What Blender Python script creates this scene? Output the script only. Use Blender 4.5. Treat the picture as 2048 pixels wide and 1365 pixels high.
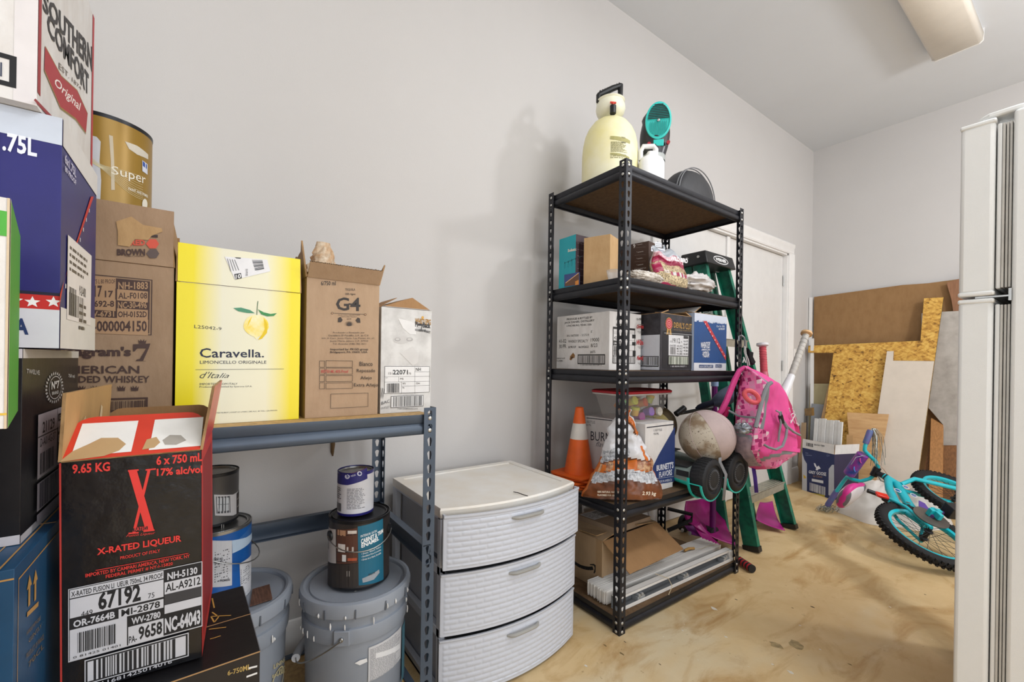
import bpy, bmesh, math, random
from math import sin, cos, pi, radians, sqrt, atan2
from mathutils import Vector, Matrix, noise
SC = bpy.context.scene
COL = SC.collection
for o in list(bpy.data.objects): bpy.data.objects.remove(o)

# ---------------- camera, world, lights, exposure ----------------
FOC = 858.0; PX = 1024.0; PY = 724.0; CAM_H = 1.045; YAW = radians(35.6); ROLL = 0.015
_f = Vector((-cos(YAW), sin(YAW), 0)); _r = Vector((sin(YAW), cos(YAW), 0)); _u = Vector((0, 0, 1))
CR = _r * cos(ROLL) + _u * sin(ROLL); CU = _u * cos(ROLL) - _r * sin(ROLL); CO = Vector((0, 0, CAM_H))
cam = bpy.data.cameras.new('camera'); cam_o = bpy.data.objects.new('camera', cam); COL.objects.link(cam_o)
cam.sensor_width = 36; cam.lens = 36 * FOC / 2048; cam.shift_y = (PY - 682.5) / 2048; cam.clip_start = 0.02
mw = Matrix.Identity(4)
for i in range(3):
    mw[i][0] = CR[i]; mw[i][1] = CU[i]; mw[i][2] = -_f[i]; mw[i][3] = CO[i]
cam_o.matrix_world = mw
SC.camera = cam_o
w = bpy.data.worlds.new('world'); SC.world = w; w.use_nodes = True
w.node_tree.nodes['Background'].inputs[0].default_value = (0.9, 0.95, 1, 1)
w.node_tree.nodes['Background'].inputs[1].default_value = 0.3
def area(name, loc, rot, sx, sy, power, col):
    l = bpy.data.lights.new(name, 'AREA'); l.shape = 'RECTANGLE'; l.size = sx; l.size_y = sy; l.energy = power; l.color = col
    o = bpy.data.objects.new(name, l); COL.objects.link(o); o.location = loc; o.rotation_euler = rot
    return o
# added fill lights, a ceiling fixture that is on (behind and beside the camera) and daylight through the open garage door at the right
area('fill_ceiling_near', (0.2, 1.6, 2.98), (0, 0, 0), 0.3, 1.2, 24, (.96, 0.98, 1))  # added unseen light above the shelving, brightens wall and floor
area('lamp_ceiling_far', (2.3, 1.6, 2.98), (0, 0, 0), 0.6, 1.6, 45, (.97, 0.985, 1))
area('daylight_opening', (3.35, 1.1, 1.45), (0, radians(90), 0), 2.3, 3.6, 74, (0.88, 0.94, 1))
area('fill_rear', (0.6, -2.3, 1.55), (radians(90), 0, 0), 2.6, 1.8, 42, (0.9, 0.95, 1))  # added fill from the camera side for the shelf goods
pl = bpy.data.lights.new('fill_bulb', 'POINT'); pl.energy = 74; pl.color = (.98, .985, 1); pl.shadow_soft_size = .12  # added fill light out of view, lifts the ceiling and far end
plo = bpy.data.objects.new('fill_bulb', pl); COL.objects.link(plo); plo.location = (0.95, 3.1, 2.5)
SC.view_settings.view_transform = 'Standard'; SC.view_settings.look = 'None'
SC.view_settings.gamma = 1; SC.view_settings.use_curve_mapping = False; SC.view_settings.exposure = 0.0

# a photo pixel turned into a point on a real plane of the room
def ray(x, y): return _f + CR * ((x - PX) / FOC) - CU * ((y - PY) / FOC)
def atZ(x, y, z): d = ray(x, y); return CO + d * ((z - CAM_H) / d.z)
def atX(x, y, v): d = ray(x, y); return CO + d * (v / d.x)
def atY(x, y, v): d = ray(x, y); return CO + d * (v / d.y)
def atD(x, y, v): return CO + ray(x, y) * v
def atLean(x, y, y0, k): d = ray(x, y); return CO + d * ((y0 + k * CAM_H) / (d.y - k * d.z))
CROP = dict(c1=(0, 0, 3.1025), c2=(0, 400, 2.9675), c3=(0, 780, 2.3333), c4=(150, 400, 2.968), c5=(580, 470, 3.5906), c6=(400, 820, 2.504),
            d1=(1100, 150, 4.1357), d2=(1080, 400, 4.6545), d3=(1080, 590, 4.8762), d4=(1080, 760, 4.8762), d5=(780, 900, 2.935), d6=(1100, 980, 4.2659),
            d7=(1340, 640, 2.8437), d8=(1560, 540, 2.2028), e1=(1640, 840, 4.2643), g1=(1580, 560, 6.0235), g2=(1580, 760, 4.875), g3=(1420, 660, 4.55),
            g4=(1320, 740, 8.533), g5=(1340, 960, 6.825), z0=(0, 0, 1.0))
def cp(c, x, y): a, b, s = CROP[c]; return a + x / s, b + y / s

# ---------------- materials ----------------
def lin(c):
    if isinstance(c, str): c = tuple(int(c[i:i + 2], 16) / 255 for i in (0, 2, 4))
    return tuple(((v / 12.92) if v <= 0.04045 else ((v + 0.055) / 1.055) ** 2.4) for v in c) + (1,)
MATS = {}
def M(name, col=None, rough=0.6, metal=0.0, var=0.06, vscale=12, bump=0.0, bscale=60, alpha=1.0, trans=0.0, coat=0.0, stretch=None, col2=None, ior=1.45, spec=0.5, sss=0):
    if name in MATS: return MATS[name]
    m = bpy.data.materials.new(name); m.use_nodes = True; nt = m.node_tree; N = nt.nodes; L = nt.links
    b = N['Principled BSDF']; b.inputs['Roughness'].default_value = rough; b.inputs['Metallic'].default_value = metal
    b.inputs['Alpha'].default_value = alpha; b.inputs['Transmission Weight'].default_value = trans; b.inputs['Coat Weight'].default_value = coat
    b.inputs['IOR'].default_value = ior; b.inputs['Specular IOR Level'].default_value = spec
    c = lin(col); c2 = lin(col2) if col2 else tuple(max(0, min(1, v * (1 - 2.2 * var))) for v in c[:3]) + (1,)
    tc = N.new('ShaderNodeTexCoord'); mp = N.new('ShaderNodeMapping'); L.new(tc.outputs['Object'], mp.inputs[0])
    if stretch: mp.inputs['Scale'].default_value = stretch
    nz = N.new('ShaderNodeTexNoise'); nz.inputs['Scale'].default_value = vscale; nz.inputs['Detail'].default_value = 5; nz.inputs['Roughness'].default_value = 0.6
    L.new(mp.outputs[0], nz.inputs['Vector'])
    cr = N.new('ShaderNodeValToRGB'); cr.color_ramp.elements[0].position = 0.32; cr.color_ramp.elements[1].position = 0.62
    cr.color_ramp.elements[0].color = c2; cr.color_ramp.elements[1].color = c
    L.new(nz.outputs['Fac'], cr.inputs[0]); L.new(cr.outputs[0], b.inputs['Base Color'])
    if bump > 0:
        n2 = N.new('ShaderNodeTexNoise'); n2.inputs['Scale'].default_value = bscale; n2.inputs['Detail'].default_value = 4
        L.new(mp.outputs[0], n2.inputs['Vector'])
        bp = N.new('ShaderNodeBump'); bp.inputs['Strength'].default_value = bump; bp.inputs['Distance'].default_value = 0.004
        L.new(n2.outputs['Fac'], bp.inputs['Height']); L.new(bp.outputs[0], b.inputs['Normal'])
    MATS[name] = m
    return m
def kraft(name, c, c2=None):   # corrugated board: faint vertical flutes
    return M(name, c, 0.8, var=0.05, vscale=9, bump=0.25, bscale=40, stretch=(2.5, 2.5, 1.2), col2=c2)

# ---------------- mesh builder ----------------
class MB:
    def __init__(s): s.v = []; s.f = []; s.m = []; s.mats = []
    def mi(s, mat):
        if mat not in s.mats: s.mats.append(mat)
        return s.mats.index(mat)
    def add(s, vs, fs, mat, T=None):
        b = len(s.v); k = s.mi(mat)
        for p in vs:
            p = Vector(p); s.v.append(T @ p if T else p)
        for f in fs: s.f.append([b + i for i in f]); s.m.append(k)
    def box(s, a, b, mat, T=None):
        x0, y0, z0 = a; x1, y1, z1 = b
        vs = [(x0, y0, z0), (x1, y0, z0), (x1, y1, z0), (x0, y1, z0), (x0, y0, z1), (x1, y0, z1), (x1, y1, z1), (x0, y1, z1)]
        s.add(vs, [(3, 2, 1, 0), (4, 5, 6, 7), (0, 1, 5, 4), (1, 2, 6, 5), (2, 3, 7, 6), (3, 0, 4, 7)], mat, T); return s
    def hexa(s, P, mat):   # 8 points: bottom ring 4, top ring 4
        s.add(P, [(3, 2, 1, 0), (4, 5, 6, 7), (0, 1, 5, 4), (1, 2, 6, 5), (2, 3, 7, 6), (3, 0, 4, 7)], mat); return s
    def prism(s, pts, ax, t, mat, T=None):  # planar polygon pts (3d) extruded by vector ax*t
        n = len(pts); d = Vector(ax) * t; a = [Vector(p) for p in pts]; b = [p + d for p in a]
        s.add(a + b, [tuple(range(n))[::-1], tuple(range(n, 2 * n))] + [(i, (i + 1) % n, n + (i + 1) % n, n + i) for i in range(n)], mat, T); return s
    def lathe(s, prof, mat, n=32, T=None, mats=None, cap0=False, cap1=False):
        vs = []; k = len(prof)
        for r, z in prof:
            for i in range(n): a = 2 * pi * i / n; vs.append((r * cos(a), r * sin(a), z))
        for j in range(k - 1):
            fs = [(j * n + i, j * n + (i + 1) % n, (j + 1) * n + (i + 1) % n, (j + 1) * n + i) for i in range(n)]
            if j == 0: s.add(vs, fs, mats[j] if mats else mat, T); base = len(s.v) - len(vs)
            else:
                mi = s.mi(mats[j] if mats else mat)
                for f in fs: s.f.append([base + q for q in f]); s.m.append(mi)
        if cap0: s.f.append([base + i for i in range(n)][::-1]); s.m.append(s.mi(mats[0] if mats else mat))
        if cap1: s.f.append([base + (k - 1) * n + i for i in range(n)]); s.m.append(s.mi(mats[-1] if mats else mat))
        return s
    def tube(s, pts, r, mat, n=8, cap=True, closed=False):
        P = [Vector(p) for p in pts]; k = len(P); rr = r if isinstance(r, (list, tuple)) else [r] * k
        vs = []; up = None
        for i in range(k):
            if closed: t = (P[(i + 1) % k] - P[i - 1]).normalized()
            else: t = (P[min(i + 1, k - 1)] - P[max(i - 1, 0)]).normalized()
            if up is None: up = t.orthogonal().normalized()
            up = (up - t * up.dot(t)); up = up.normalized() if up.length > 1e-6 else t.orthogonal().normalized()
            w_ = t.cross(up)
            for j in range(n): a = 2 * pi * j / n; vs.append(P[i] + (up * cos(a) + w_ * sin(a)) * rr[i])
        fs = []
        for i in range(k if closed else k - 1):
            q = (i + 1) % k
            fs += [(i * n + j, i * n + (j + 1) % n, q * n + (j + 1) % n, q * n + j) for j in range(n)]
        if cap and not closed: fs += [tuple(range(n))[::-1], tuple(range((k - 1) * n, k * n))]
        s.add(vs, fs, mat); return s
    def cyl(s, a, b, r, mat, n=16, r2=None): return s.tube([a, b], [r, r if r2 is None else r2], mat, n)
    def grid(s, P, nu, nv, matf, wrap=False, cap=False):  # P[j][i] rows
        b = len(s.v)
        for row in P: s.v += [Vector(p) for p in row]
        W = len(P[0])
        for j in range(len(P) - 1):
            for i in range(W if wrap else W - 1):
                s.f.append([b + j * W + i, b + j * W + (i + 1) % W, b + (j + 1) * W + (i + 1) % W, b + (j + 1) * W + i])
                s.m.append(s.mi(matf(i / W, j / (len(P) - 1)) if callable(matf) else matf))
        if cap:
            s.f.append([b + i for i in range(W)][::-1]); s.m.append(s.m[-1] if not callable(matf) else s.mi(matf(0, 0)))
            s.f.append([b + (len(P) - 1) * W + i for i in range(W)]); s.m.append(s.mi(matf(0, 1)) if callable(matf) else s.m[-1])
        return s
    def build(s, name, parent=None, bevel=0.0, smooth=True, subd=0, solid=0.0, label=None, ang=35, seg=2, inv=None):
        me = bpy.data.meshes.new(name)
        vs = s.v
        if inv is not None: vs = [inv @ p for p in vs]
        me.from_pydata([tuple(p) for p in vs], [], s.f); me.validate(); 
        for m in s.mats: me.materials.append(m)
        if len(me.polygons) == len(s.m): me.polygons.foreach_set('material_index', s.m)
        bm = bmesh.new(); bm.from_mesh(me); bmesh.ops.recalc_face_normals(bm, faces=bm.faces); bm.to_mesh(me); bm.free()
        if smooth:
            me.polygons.foreach_set('use_smooth', [True] * len(me.polygons)); me.set_sharp_from_angle(angle=radians(ang))
        o = bpy.data.objects.new(name, me); COL.objects.link(o)
        if parent: o.parent = parent
        if label: o['label'] = label
        if solid: md = o.modifiers.new('t', 'SOLIDIFY'); md.thickness = solid; md.offset = 0
        if subd: md = o.modifiers.new('s', 'SUBSURF'); md.levels = subd; md.render_levels = subd
        if bevel: md = o.modifiers.new('b', 'BEVEL'); md.width = bevel; md.segments = seg; md.limit_method = 'ANGLE'; md.angle_limit = radians(40)
        return o
def tag(o, label, cat, group=None):
    o['label'] = label; o['category'] = cat
    if group: o['group'] = group
    return o
def thing(name, label, cat, loc=(0, 0, 0), rz=0.0, group=None, rx=0.0, ry=0.0, R=None):
    o = bpy.data.objects.new(name, None); COL.objects.link(o); o.empty_display_size = 0.05
    o.matrix_world = Matrix.Translation(loc) @ (R.to_4x4() if R is not None else (Matrix.Rotation(rz, 4, 'Z') @ Matrix.Rotation(ry, 4, 'Y') @ Matrix.Rotation(rx, 4, 'X')))
    return tag(o, label, cat, group)
def struct(mb, name, **k): o = mb.build(name, **k); o['kind'] = 'structure'; return o
def wpart(mb, name, root, **k):  # part given in world coordinates
    return mb.build(name, root, inv=root.matrix_world.inverted(), **k)

# ---------------- flat print (lettering, panels) on real faces ----------------
_tc = {}
def text_mesh(s, bold=0.0, shear=0.0):
    key = (s, bold, shear)
    if key in _tc: return _tc[key]
    cu = bpy.data.curves.new('t', 'FONT'); cu.body = s; cu.resolution_u = 2; cu.offset = bold; cu.shear = shear
    o = bpy.data.objects.new('t', cu); COL.objects.link(o)
    dg = bpy.context.evaluated_depsgraph_get(); me = bpy.data.meshes.new_from_object(o.evaluated_get(dg))
    vs = [tuple(v.co)[:2] for v in me.vertices]; fs = [tuple(p.vertices) for p in me.polygons]
    bpy.data.objects.remove(o); bpy.data.curves.remove(cu); bpy.data.meshes.remove(me)
    if not vs: vs = [(0, 0), (1, 0), (0, 1)]; fs = []
    x0 = min(v[0] for v in vs); x1 = max(v[0] for v in vs); y0 = min(v[1] for v in vs); y1 = max(v[1] for v in vs)
    vs = [((v[0] - x0) / (x1 - x0), (v[1] - y0) / max(y1 - y0, 1e-6)) for v in vs]
    _tc[key] = (vs, fs); return _tc[key]
def ink(c, rough=0.55): return M('ink_' + (c if isinstance(c, str) else 'x'), c, rough, var=0.03, vscale=20)
class Print:
    """collects flat print of one thing; frames map (u, v, lift) in metres to local points"""
    def __init__(s, root): s.root = root; s.mb = MB(); s.frames = {}; s.k = 0; s.inv = root.matrix_world.inverted(); s.cur = 'F'; s.crop = 'z0'
    def frame(s, name, o, u, v): o, u, v = Vector(o), Vector(u).normalized(), Vector(v).normalized(); s.frames[name] = ('p', o, u, v, u.cross(v))
    def cylframe(s, name, r, ax=(0, 0, 0)): s.frames[name] = ('c', r, Vector(ax))
    def pt(s, u, v, lift):
        f = s.frames[s.cur]
        if f[0] == 'p': return f[1] + f[2] * u + f[3] * v + f[4] * lift
        a = u / f[1]; return f[2] + Vector(((f[1] + lift) * cos(a), (f[1] + lift) * sin(a), v))
    def uv(s, x, y):   # pixel of the present crop -> (u, v) on the present face
        X, Y = cp(s.crop, x, y); d = (s.inv.to_3x3() @ ray(X, Y)); o = s.inv @ CO; f = s.frames[s.cur]
        if f[0] == 'p': t = (f[1] - o).dot(f[4]) / d.dot(f[4]); p = o + d * t - f[1]; return p.dot(f[2]), p.dot(f[3])
        q = o - f[2]; A = d.x ** 2 + d.y ** 2; B = q.x * d.x + q.y * d.y; C = q.x ** 2 + q.y ** 2 - f[1] ** 2
        D = max(B * B - A * C, 0); t = (-B - sqrt(D)) / A; p = q + d * t; return atan2(p.y, p.x) * f[1], p.z
    def on(s, face, crop='z0'): s.cur = face; s.crop = crop; return s
    def _l(s): s.k += 1; return 0.0004 + 0.00004 * s.k
    def rect(s, u0, v0, u1, v1, c, border=None):
        L = s._l(); mat = ink(c) if isinstance(c, str) else c
        if border:
            for a in ((u0, v0, u1, v0 + border), (u0, v1 - border, u1, v1), (u0, v0 + border, u0 + border, v1 - border), (u1 - border, v0 + border, u1, v1 - border)): s._r(*a, L, mat)
        else: s._r(u0, v0, u1, v1, L, mat)
    def _r(s, u0, v0, u1, v1, L, mat):
        n = 1
        if s.frames[s.cur][0] == 'c': n = max(1, int(abs(u1 - u0) / s.frames[s.cur][1] / 0.12))
        for i in range(n):
            a = u0 + (u1 - u0) * i / n; b = u0 + (u1 - u0) * (i + 1) / n
            s.mb.add([s.pt(a, v0, L), s.pt(b, v0, L), s.pt(b, v1, L), s.pt(a, v1, L)], [(0, 1, 2, 3)], mat)
    def q(s, x0, y0, x1, y1):  # bottom-left and top-right pixels -> u0 v0 u1 v1
        a = s.uv(x0, y0); b = s.uv(x1, y1); return a[0], a[1], b[0], b[1]
    def prect(s, x0, y0, x1, y1, c, border=None): s.rect(*s.q(x0, y0, x1, y1), c, border)
    def poly(s, pts, c):
        L = s._l(); n = len(pts)
        if s.frames[s.cur][0] == 'c':
            st = s.frames[s.cur][1] * .12; mat = ink(c) if isinstance(c, str) else c; lo = min(q[0] for q in pts); hi = max(q[0] for q in pts); a = lo
            while a < hi - 1e-7:
                b = min(a + st, hi); P = [tuple(q) for q in pts]
                for sg, lim in ((1, a), (-1, b)):
                    Q = []
                    for i in range(len(P)):
                        p0, p1 = P[i - 1], P[i]; d0, d1 = sg * (p0[0] - lim), sg * (p1[0] - lim)
                        if d0 * d1 < 0: f = d0 / (d0 - d1); Q.append((p0[0] + (p1[0] - p0[0]) * f, p0[1] + (p1[1] - p0[1]) * f))
                        if d1 >= 0: Q.append(p1)
                    P = Q
                    if len(P) < 3: break
                if len(P) >= 3: s.mb.add([s.pt(u, v, L) for u, v in P], [tuple(range(len(P)))], mat)
                a = b
            return
        s.mb.add([s.pt(u, v, L) for u, v in pts], [tuple(range(n))], ink(c) if isinstance(c, str) else c)
    def ppoly(s, pts, c): s.poly([s.uv(*p) for p in pts], c)
    def line(s, pts, w, c):
        for (a, b) in zip(pts, pts[1:]):
            d = Vector((b[0] - a[0], b[1] - a[1])); 
            if d.length < 1e-6: continue
            n = Vector((-d.y, d.x)).normalized() * w / 2
            s.poly([(a[0] + n.x, a[1] + n.y), (a[0] - n.x, a[1] - n.y), (b[0] - n.x, b[1] - n.y), (b[0] + n.x, b[1] + n.y)], c); s.k -= 1
        s.k += 1
    def pline(s, pts, w, c): s.line([s.uv(*p) for p in pts], w, c)
    def text(s, t, u0, v0, u1, v1, c, bold=0.0, shear=0.0):
        vs, fs = text_mesh(t, bold, shear); L = s._l(); mat = ink(c)
        s.mb.add([s.pt(u0 + (u1 - u0) * x, v0 + (v1 - v0) * y, L) for x, y in vs], fs, mat)
    def ptext(s, t, x0, y0, x1, y1, c, bold=0.0, shear=0.0): s.text(t, *s.q(x0, y0, x1, y1), c, bold, shear)
    def bars(s, u0, v0, u1, v1, c='141414', seed=1, n=34):
        rnd = random.Random(seed); w = [rnd.choice((1, 1, 1, 2, 2, 3)) for _ in range(2 * n + 1)]; t = sum(w); x = u0; L = s._l()
        for i, q in enumerate(w):
            d = (u1 - u0) * q / t
            if i % 2 == 0: s._r(x, v0, x + d, v1, L, ink(c))
            x += d
    def pbars(s, x0, y0, x1, y1, c='141414', seed=1, n=34): s.bars(*s.q(x0, y0, x1, y1), c, seed, n)
    def lines(s, u0, v0, u1, v1, c, n, seed=3, th=0.45):   # rows of small print too fine to read
        rnd = random.Random(seed); h = (v1 - v0) / n
        for j in range(n):
            x = u0; e = u1 - (u1 - u0) * rnd.random() * 0.3; L = s._l(); s.k -= 1
            while x < e:
                d = h * rnd.uniform(0.8, 3.2); s._r(x, v1 - (j + 0.5 + th / 2) * h, min(x + d, e), v1 - (j + 0.5 - th / 2) * h, L, ink(c)); x += d + h * 0.4
        s.k += 1
    def plines(s, x0, y0, x1, y1, c, n, seed=3, th=0.45): s.lines(*s.q(x0, y0, x1, y1), c, n, seed, th)
    def done(s, name='printing'):
        if s.mb.f: return s.mb.build(name, s.root, smooth=False)

def carton(name, label, loc, rz, w, d, h, mat, cat='box', group=None, inner=None, open_top=False, rx=0, ry=0, t=0.004, flaps=(), tape=None):
    """front-left-bottom corner at loc; local x right, y back, z up"""
    root = thing(name, label, cat, loc, rz, group, rx, ry); inner = inner or KRAFT_IN
    b = MB()
    if open_top:
        b.box((0, 0, 0), (w, t, h), mat).box((0, d - t, 0), (w, d, h), mat).box((0, t, 0), (t, d - t, h), mat).box((w - t, t, 0), (w, d - t, h), mat).box((t, t, 0), (w - t, d - t, t), inner)
        b.box((t, t, t), (w - t, t + .0006, h - .0005), inner).box((t, d - t - .0006, t), (w - t, d - t, h - .0005), inner).box((t, t, t), (t + .0006, d - t, h - .0005), inner).box((w - t - .0006, t, t), (w - t, d - t, h - .0005), inner)
    else:
        b.box((0, 0, 0), (w, d, h), mat)
        b.box((0, d / 2 - .001, h), (w, d / 2 + .001, h + .0008), inner)
    b.build('carton_body', root, bevel=0.0022)
    p = Print(root)
    p.frame('F', (0, 0, 0), (1, 0, 0), (0, 0, 1)); p.frame('L', (0, d, 0), (0, -1, 0), (0, 0, 1)); p.frame('R', (w, 0, 0), (0, 1, 0), (0, 0, 1)); p.frame('T', (0, 0, h), (1, 0, 0), (0, 1, 0))
    p.size = (w, d, h)
    for fl in flaps: flap(p, w, d, h, inner=inner, base=mat, **fl)
    return root, p
def flap(p, w, d, h, side='F', L=0.1, ang=0.0, base=None, inner=None, out=None, inn=None, r=0.0, inset=0.0015, t=0.0038, flute=False, torn=False):
    """flap hinged on the top edge of a side; ang 0 upright, positive outwards"""
    W = w if side in 'FB' else d
    o, u, n = {'F': ((0, 0, h), (1, 0, 0), (0, -1, 0)), 'B': ((w, d, h), (-1, 0, 0), (0, 1, 0)), 'L': ((0, d, h), (0, -1, 0), (-1, 0, 0)), 'R': ((w, 0, h), (0, 1, 0), (1, 0, 0))}[side]
    o, u, n = Vector(o), Vector(u), Vector(n); v = Vector((0, 0, 1)) * cos(ang) + n * sin(ang); nn = u.cross(v)
    pts = [(inset, 0), (W - inset, 0)]
    if r: pts += [(W - inset - r + r * cos(a), L - r + r * sin(a)) for a in (0, .4, .8, 1.2, 1.57)] + [(inset + r - r * sin(a), L - r + r * cos(a)) for a in (0, .4, .8, 1.2, 1.57)]
    elif torn:
        rn = random.Random(5); k = 9
        pts += [(W - inset - (W - 2 * inset) * i / k, L * (1 - .35 * rn.random() * (0 < i < k)) - L * .3 * (i > 5)) for i in range(k + 1)]
    else: pts += [(W - inset, L), (inset, L)]
    P = [o + u * a + v * (b + 0.001) - nn * t / 2 for a, b in pts]; n_ = len(P); Q = [q + nn * t for q in P]
    mb = MB()
    mb.add(P, [tuple(range(n_))], inn or inner); mb.add(Q, [tuple(range(n_))], out or base)
    mb.add(P + Q, [(i, (i + 1) % n_, n_ + (i + 1) % n_, n_ + i) for i in range(n_)], KRAFT_EDGE)
    mb.build('flap', p.root)
    p.frames['f' + side] = ('p', o + nn * t / 2, u, v, nn)
    p.frames['i' + side] = ('p', o + u * W - nn * t / 2, -u, v, -nn)
    if flute:
        e = MB(); k = int(W / .0045); ov = o + v * (L + .0015)
        for i in range(k): 
            a = ov + u * (inset + i * .0045); s_ = 1 if i % 2 else -1
            e.box((-.0012, -.0013, -.0006), (.0012, .0013, .0006), ink('3a2a1a'), Matrix.Translation(a + nn * .0006 * s_) @ Matrix((u, nn, v)).transposed().to_4x4())
        o_ = e.build('flute_edge', p.root, smooth=False); o_['kind'] = 'stuff'
KRAFT = kraft('kraft_board', 'b39878'); KRAFT_IN = kraft('kraft_inside', 'a07a52'); KRAFT_EDGE = kraft('kraft_cut_edge', 'b89468', '6e5233')
# ---------------- room shell ----------------
def wall_mat(name, c):
    return M(name, c, 0.75, var=0.015, vscale=1.3, bump=0.06, bscale=220)
WALL = wall_mat('painted_wall', 'c6c3c1'); CEIL = wall_mat('painted_ceiling', 'd6d9dd')
TRIM = M('white_trim_paint', 'e6e4e2', 0.4, var=0.02); DOORM = M('door_paint', 'dcdad8', 0.45, var=0.02)
def floor_mat():
    m = bpy.data.materials.new('stained_concrete'); m.use_nodes = True; nt = m.node_tree; N = nt.nodes; L = nt.links; b = N['Principled BSDF']
    tc = N.new('ShaderNodeTexCoord')
    def nz(scale, det=6, st=None, dist=0.0):
        n = N.new('ShaderNodeTexNoise'); n.inputs['Scale'].default_value = scale; n.inputs['Detail'].default_value = det; n.inputs['Roughness'].default_value = 0.62; n.inputs['Distortion'].default_value = dist
        if st: mp = N.new('ShaderNodeMapping'); mp.inputs['Scale'].default_value = st; L.new(tc.outputs['Object'], mp.inputs[0]); L.new(mp.outputs[0], n.inputs[0])
        else: L.new(tc.outputs['Object'], n.inputs[0])
        return n
    def ramp(src, p0, p1, c0, c1):
        r = N.new('ShaderNodeValToRGB'); r.color_ramp.elements[0].position = p0; r.color_ramp.elements[1].position = p1
        r.color_ramp.elements[0].color = c0; r.color_ramp.elements[1].color = c1; L.new(src, r.inputs[0]); return r.outputs[0]
    def mix(f, a, b_):
        x = N.new('ShaderNodeMix'); x.data_type = 'RGBA'; L.new(f, x.inputs[0]); L.new(a, x.inputs[6]); L.new(b_, x.inputs[7]); return x.outputs[2]
    W0 = (0, 0, 0, 1); W1 = (1, 1, 1, 1)
    base = ramp(nz(2.2).outputs[0], .32, .66, lin('c2a270'), lin('d8be90'))
    pale = ramp(nz(1.1, 5, (1, .5, 1)).outputs[0], .52, .66, W0, W1)
    rgb = N.new('ShaderNodeRGB'); rgb.outputs[0].default_value = lin('d2c4a6'); c = mix(pale, base, rgb.outputs[0])
    rust = ramp(nz(4.2, 10, (1.5, .6, 1), .8).outputs[0], .50, .66, W0, (.8, .8, .8, 1))
    rgb2 = N.new('ShaderNodeRGB'); rgb2.outputs[0].default_value = lin('a87f45'); c = mix(rust, c, rgb2.outputs[0])
    # old spill: a darker streak running across the floor beyond the shelving
    sp = N.new('ShaderNodeSeparateXYZ'); L.new(tc.outputs['Object'], sp.inputs[0])
    def ma(op, a, b_=None, c_=None):
        x = N.new('ShaderNodeMath'); x.operation = op
        for i, q in enumerate((a, b_, c_)):
            if q is None: continue
            if isinstance(q, (int, float)): x.inputs[i].default_value = q
            else: L.new(q, x.inputs[i])
        return x.outputs[0]
    wob = nz(3.0, 6).outputs[0]
    lx = ma('ADD', ma('SUBTRACT', sp.outputs[1], 2.50), ma('MULTIPLY', ma('ADD', sp.outputs[0], 0.55), 0.95))   # distance from the streak's centre line
    dd = ma('ABSOLUTE', ma('ADD', lx, ma('MULTIPLY', ma('SUBTRACT', wob, .5), .35)))
    band = ma('SUBTRACT', 1.0, ma('MULTIPLY', dd, 6.0))
    bandc = ramp(band, .0, .7, W0, (.55, .55, .55, 1))
    rgb3 = N.new('ShaderNodeRGB'); rgb3.outputs[0].default_value = lin('84693c'); c = mix(bandc, c, rgb3.outputs[0])
    speck = ramp(nz(26, 3).outputs[0], .68, .74, W0, (.6, .6, .6, 1)); rgb4 = N.new('ShaderNodeRGB'); rgb4.outputs[0].default_value = lin('8d7146'); c = mix(speck, c, rgb4.outputs[0])
    sp2 = ramp(nz(34, 2, (1, 1.7, 1)).outputs[0], .74, .77, W0, (.8, .8, .8, 1)); rgb5 = N.new('ShaderNodeRGB'); rgb5.outputs[0].default_value = lin('ded6c6'); c = mix(sp2, c, rgb5.outputs[0])
    L.new(c, b.inputs['Base Color'])
    r = ramp(nz(5).outputs[0], .3, .7, (.42,) * 3 + (1,), (.65,) * 3 + (1,)); L.new(r, b.inputs['Roughness'])
    bp = N.new('ShaderNodeBump'); bp.inputs['Strength'].default_value = .25; bp.inputs['Distance'].default_value = .006; L.new(nz(18, 8).outputs[0], bp.inputs['Height']); L.new(bp.outputs[0], b.inputs['Normal'])
    return m
X0, X1, Y0, Y1, ZC = -1.66, 3.5, -2.5, 4.67, 3.08
struct(MB().box((X0 - .1, Y0 - .1, -.1), (X1 + .1, Y1 + .1, 0), floor_mat()), 'floor', smooth=False)
struct(MB().box((X0 - .1, Y0 - .1, ZC), (X1 + .1, Y1 + .1, ZC + .1), CEIL), 'ceiling', smooth=False)
struct(MB().box((X0 - .1, Y1, 0), (X1 + .1, Y1 + .1, ZC), WALL), 'wall_back', smooth=False)
struct(MB().box((X1, Y0, 0), (X1 + .1, Y1, ZC), WALL), 'wall_right', smooth=False)
struct(MB().box((X0, Y0 - .1, 0), (X1, Y0, ZC), WALL), 'wall_rear', smooth=False)
# left wall with the double door opening
DA, DB, DH = 2.32, 4.155, 2.03
wl = MB(); wl.box((X0 - .12, Y0, 0), (X0, DA, ZC), WALL).box((X0 - .12, DB, 0), (X0, Y1, ZC), WALL).box((X0 - .12, DA, DH), (X0, DB, ZC), WALL)
struct(wl, 'wall_left', smooth=False)
def casing_prof(mb, a, b, out, mat):   # moulded casing between two points, out = direction away from the opening
    a = Vector(a); b = Vector(b); o = Vector(out)
    prof = [(0, 0), (0, .010), (.012, .014), (.016, .011), (.05, .013), (.062, .019), (.085, .021), (.092, .016), (.092, 0)]
    A = [a + o * p + Vector((q, 0, 0)) for p, q in prof]; B = [b + o * p + Vector((q, 0, 0)) for p, q in prof]
    n = len(prof); mb.add(A + B, [(i, (i + 1) % n, n + (i + 1) % n, n + i) for i in range(n)] + [tuple(range(n))[::-1], tuple(range(n, 2 * n))], mat)
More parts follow.
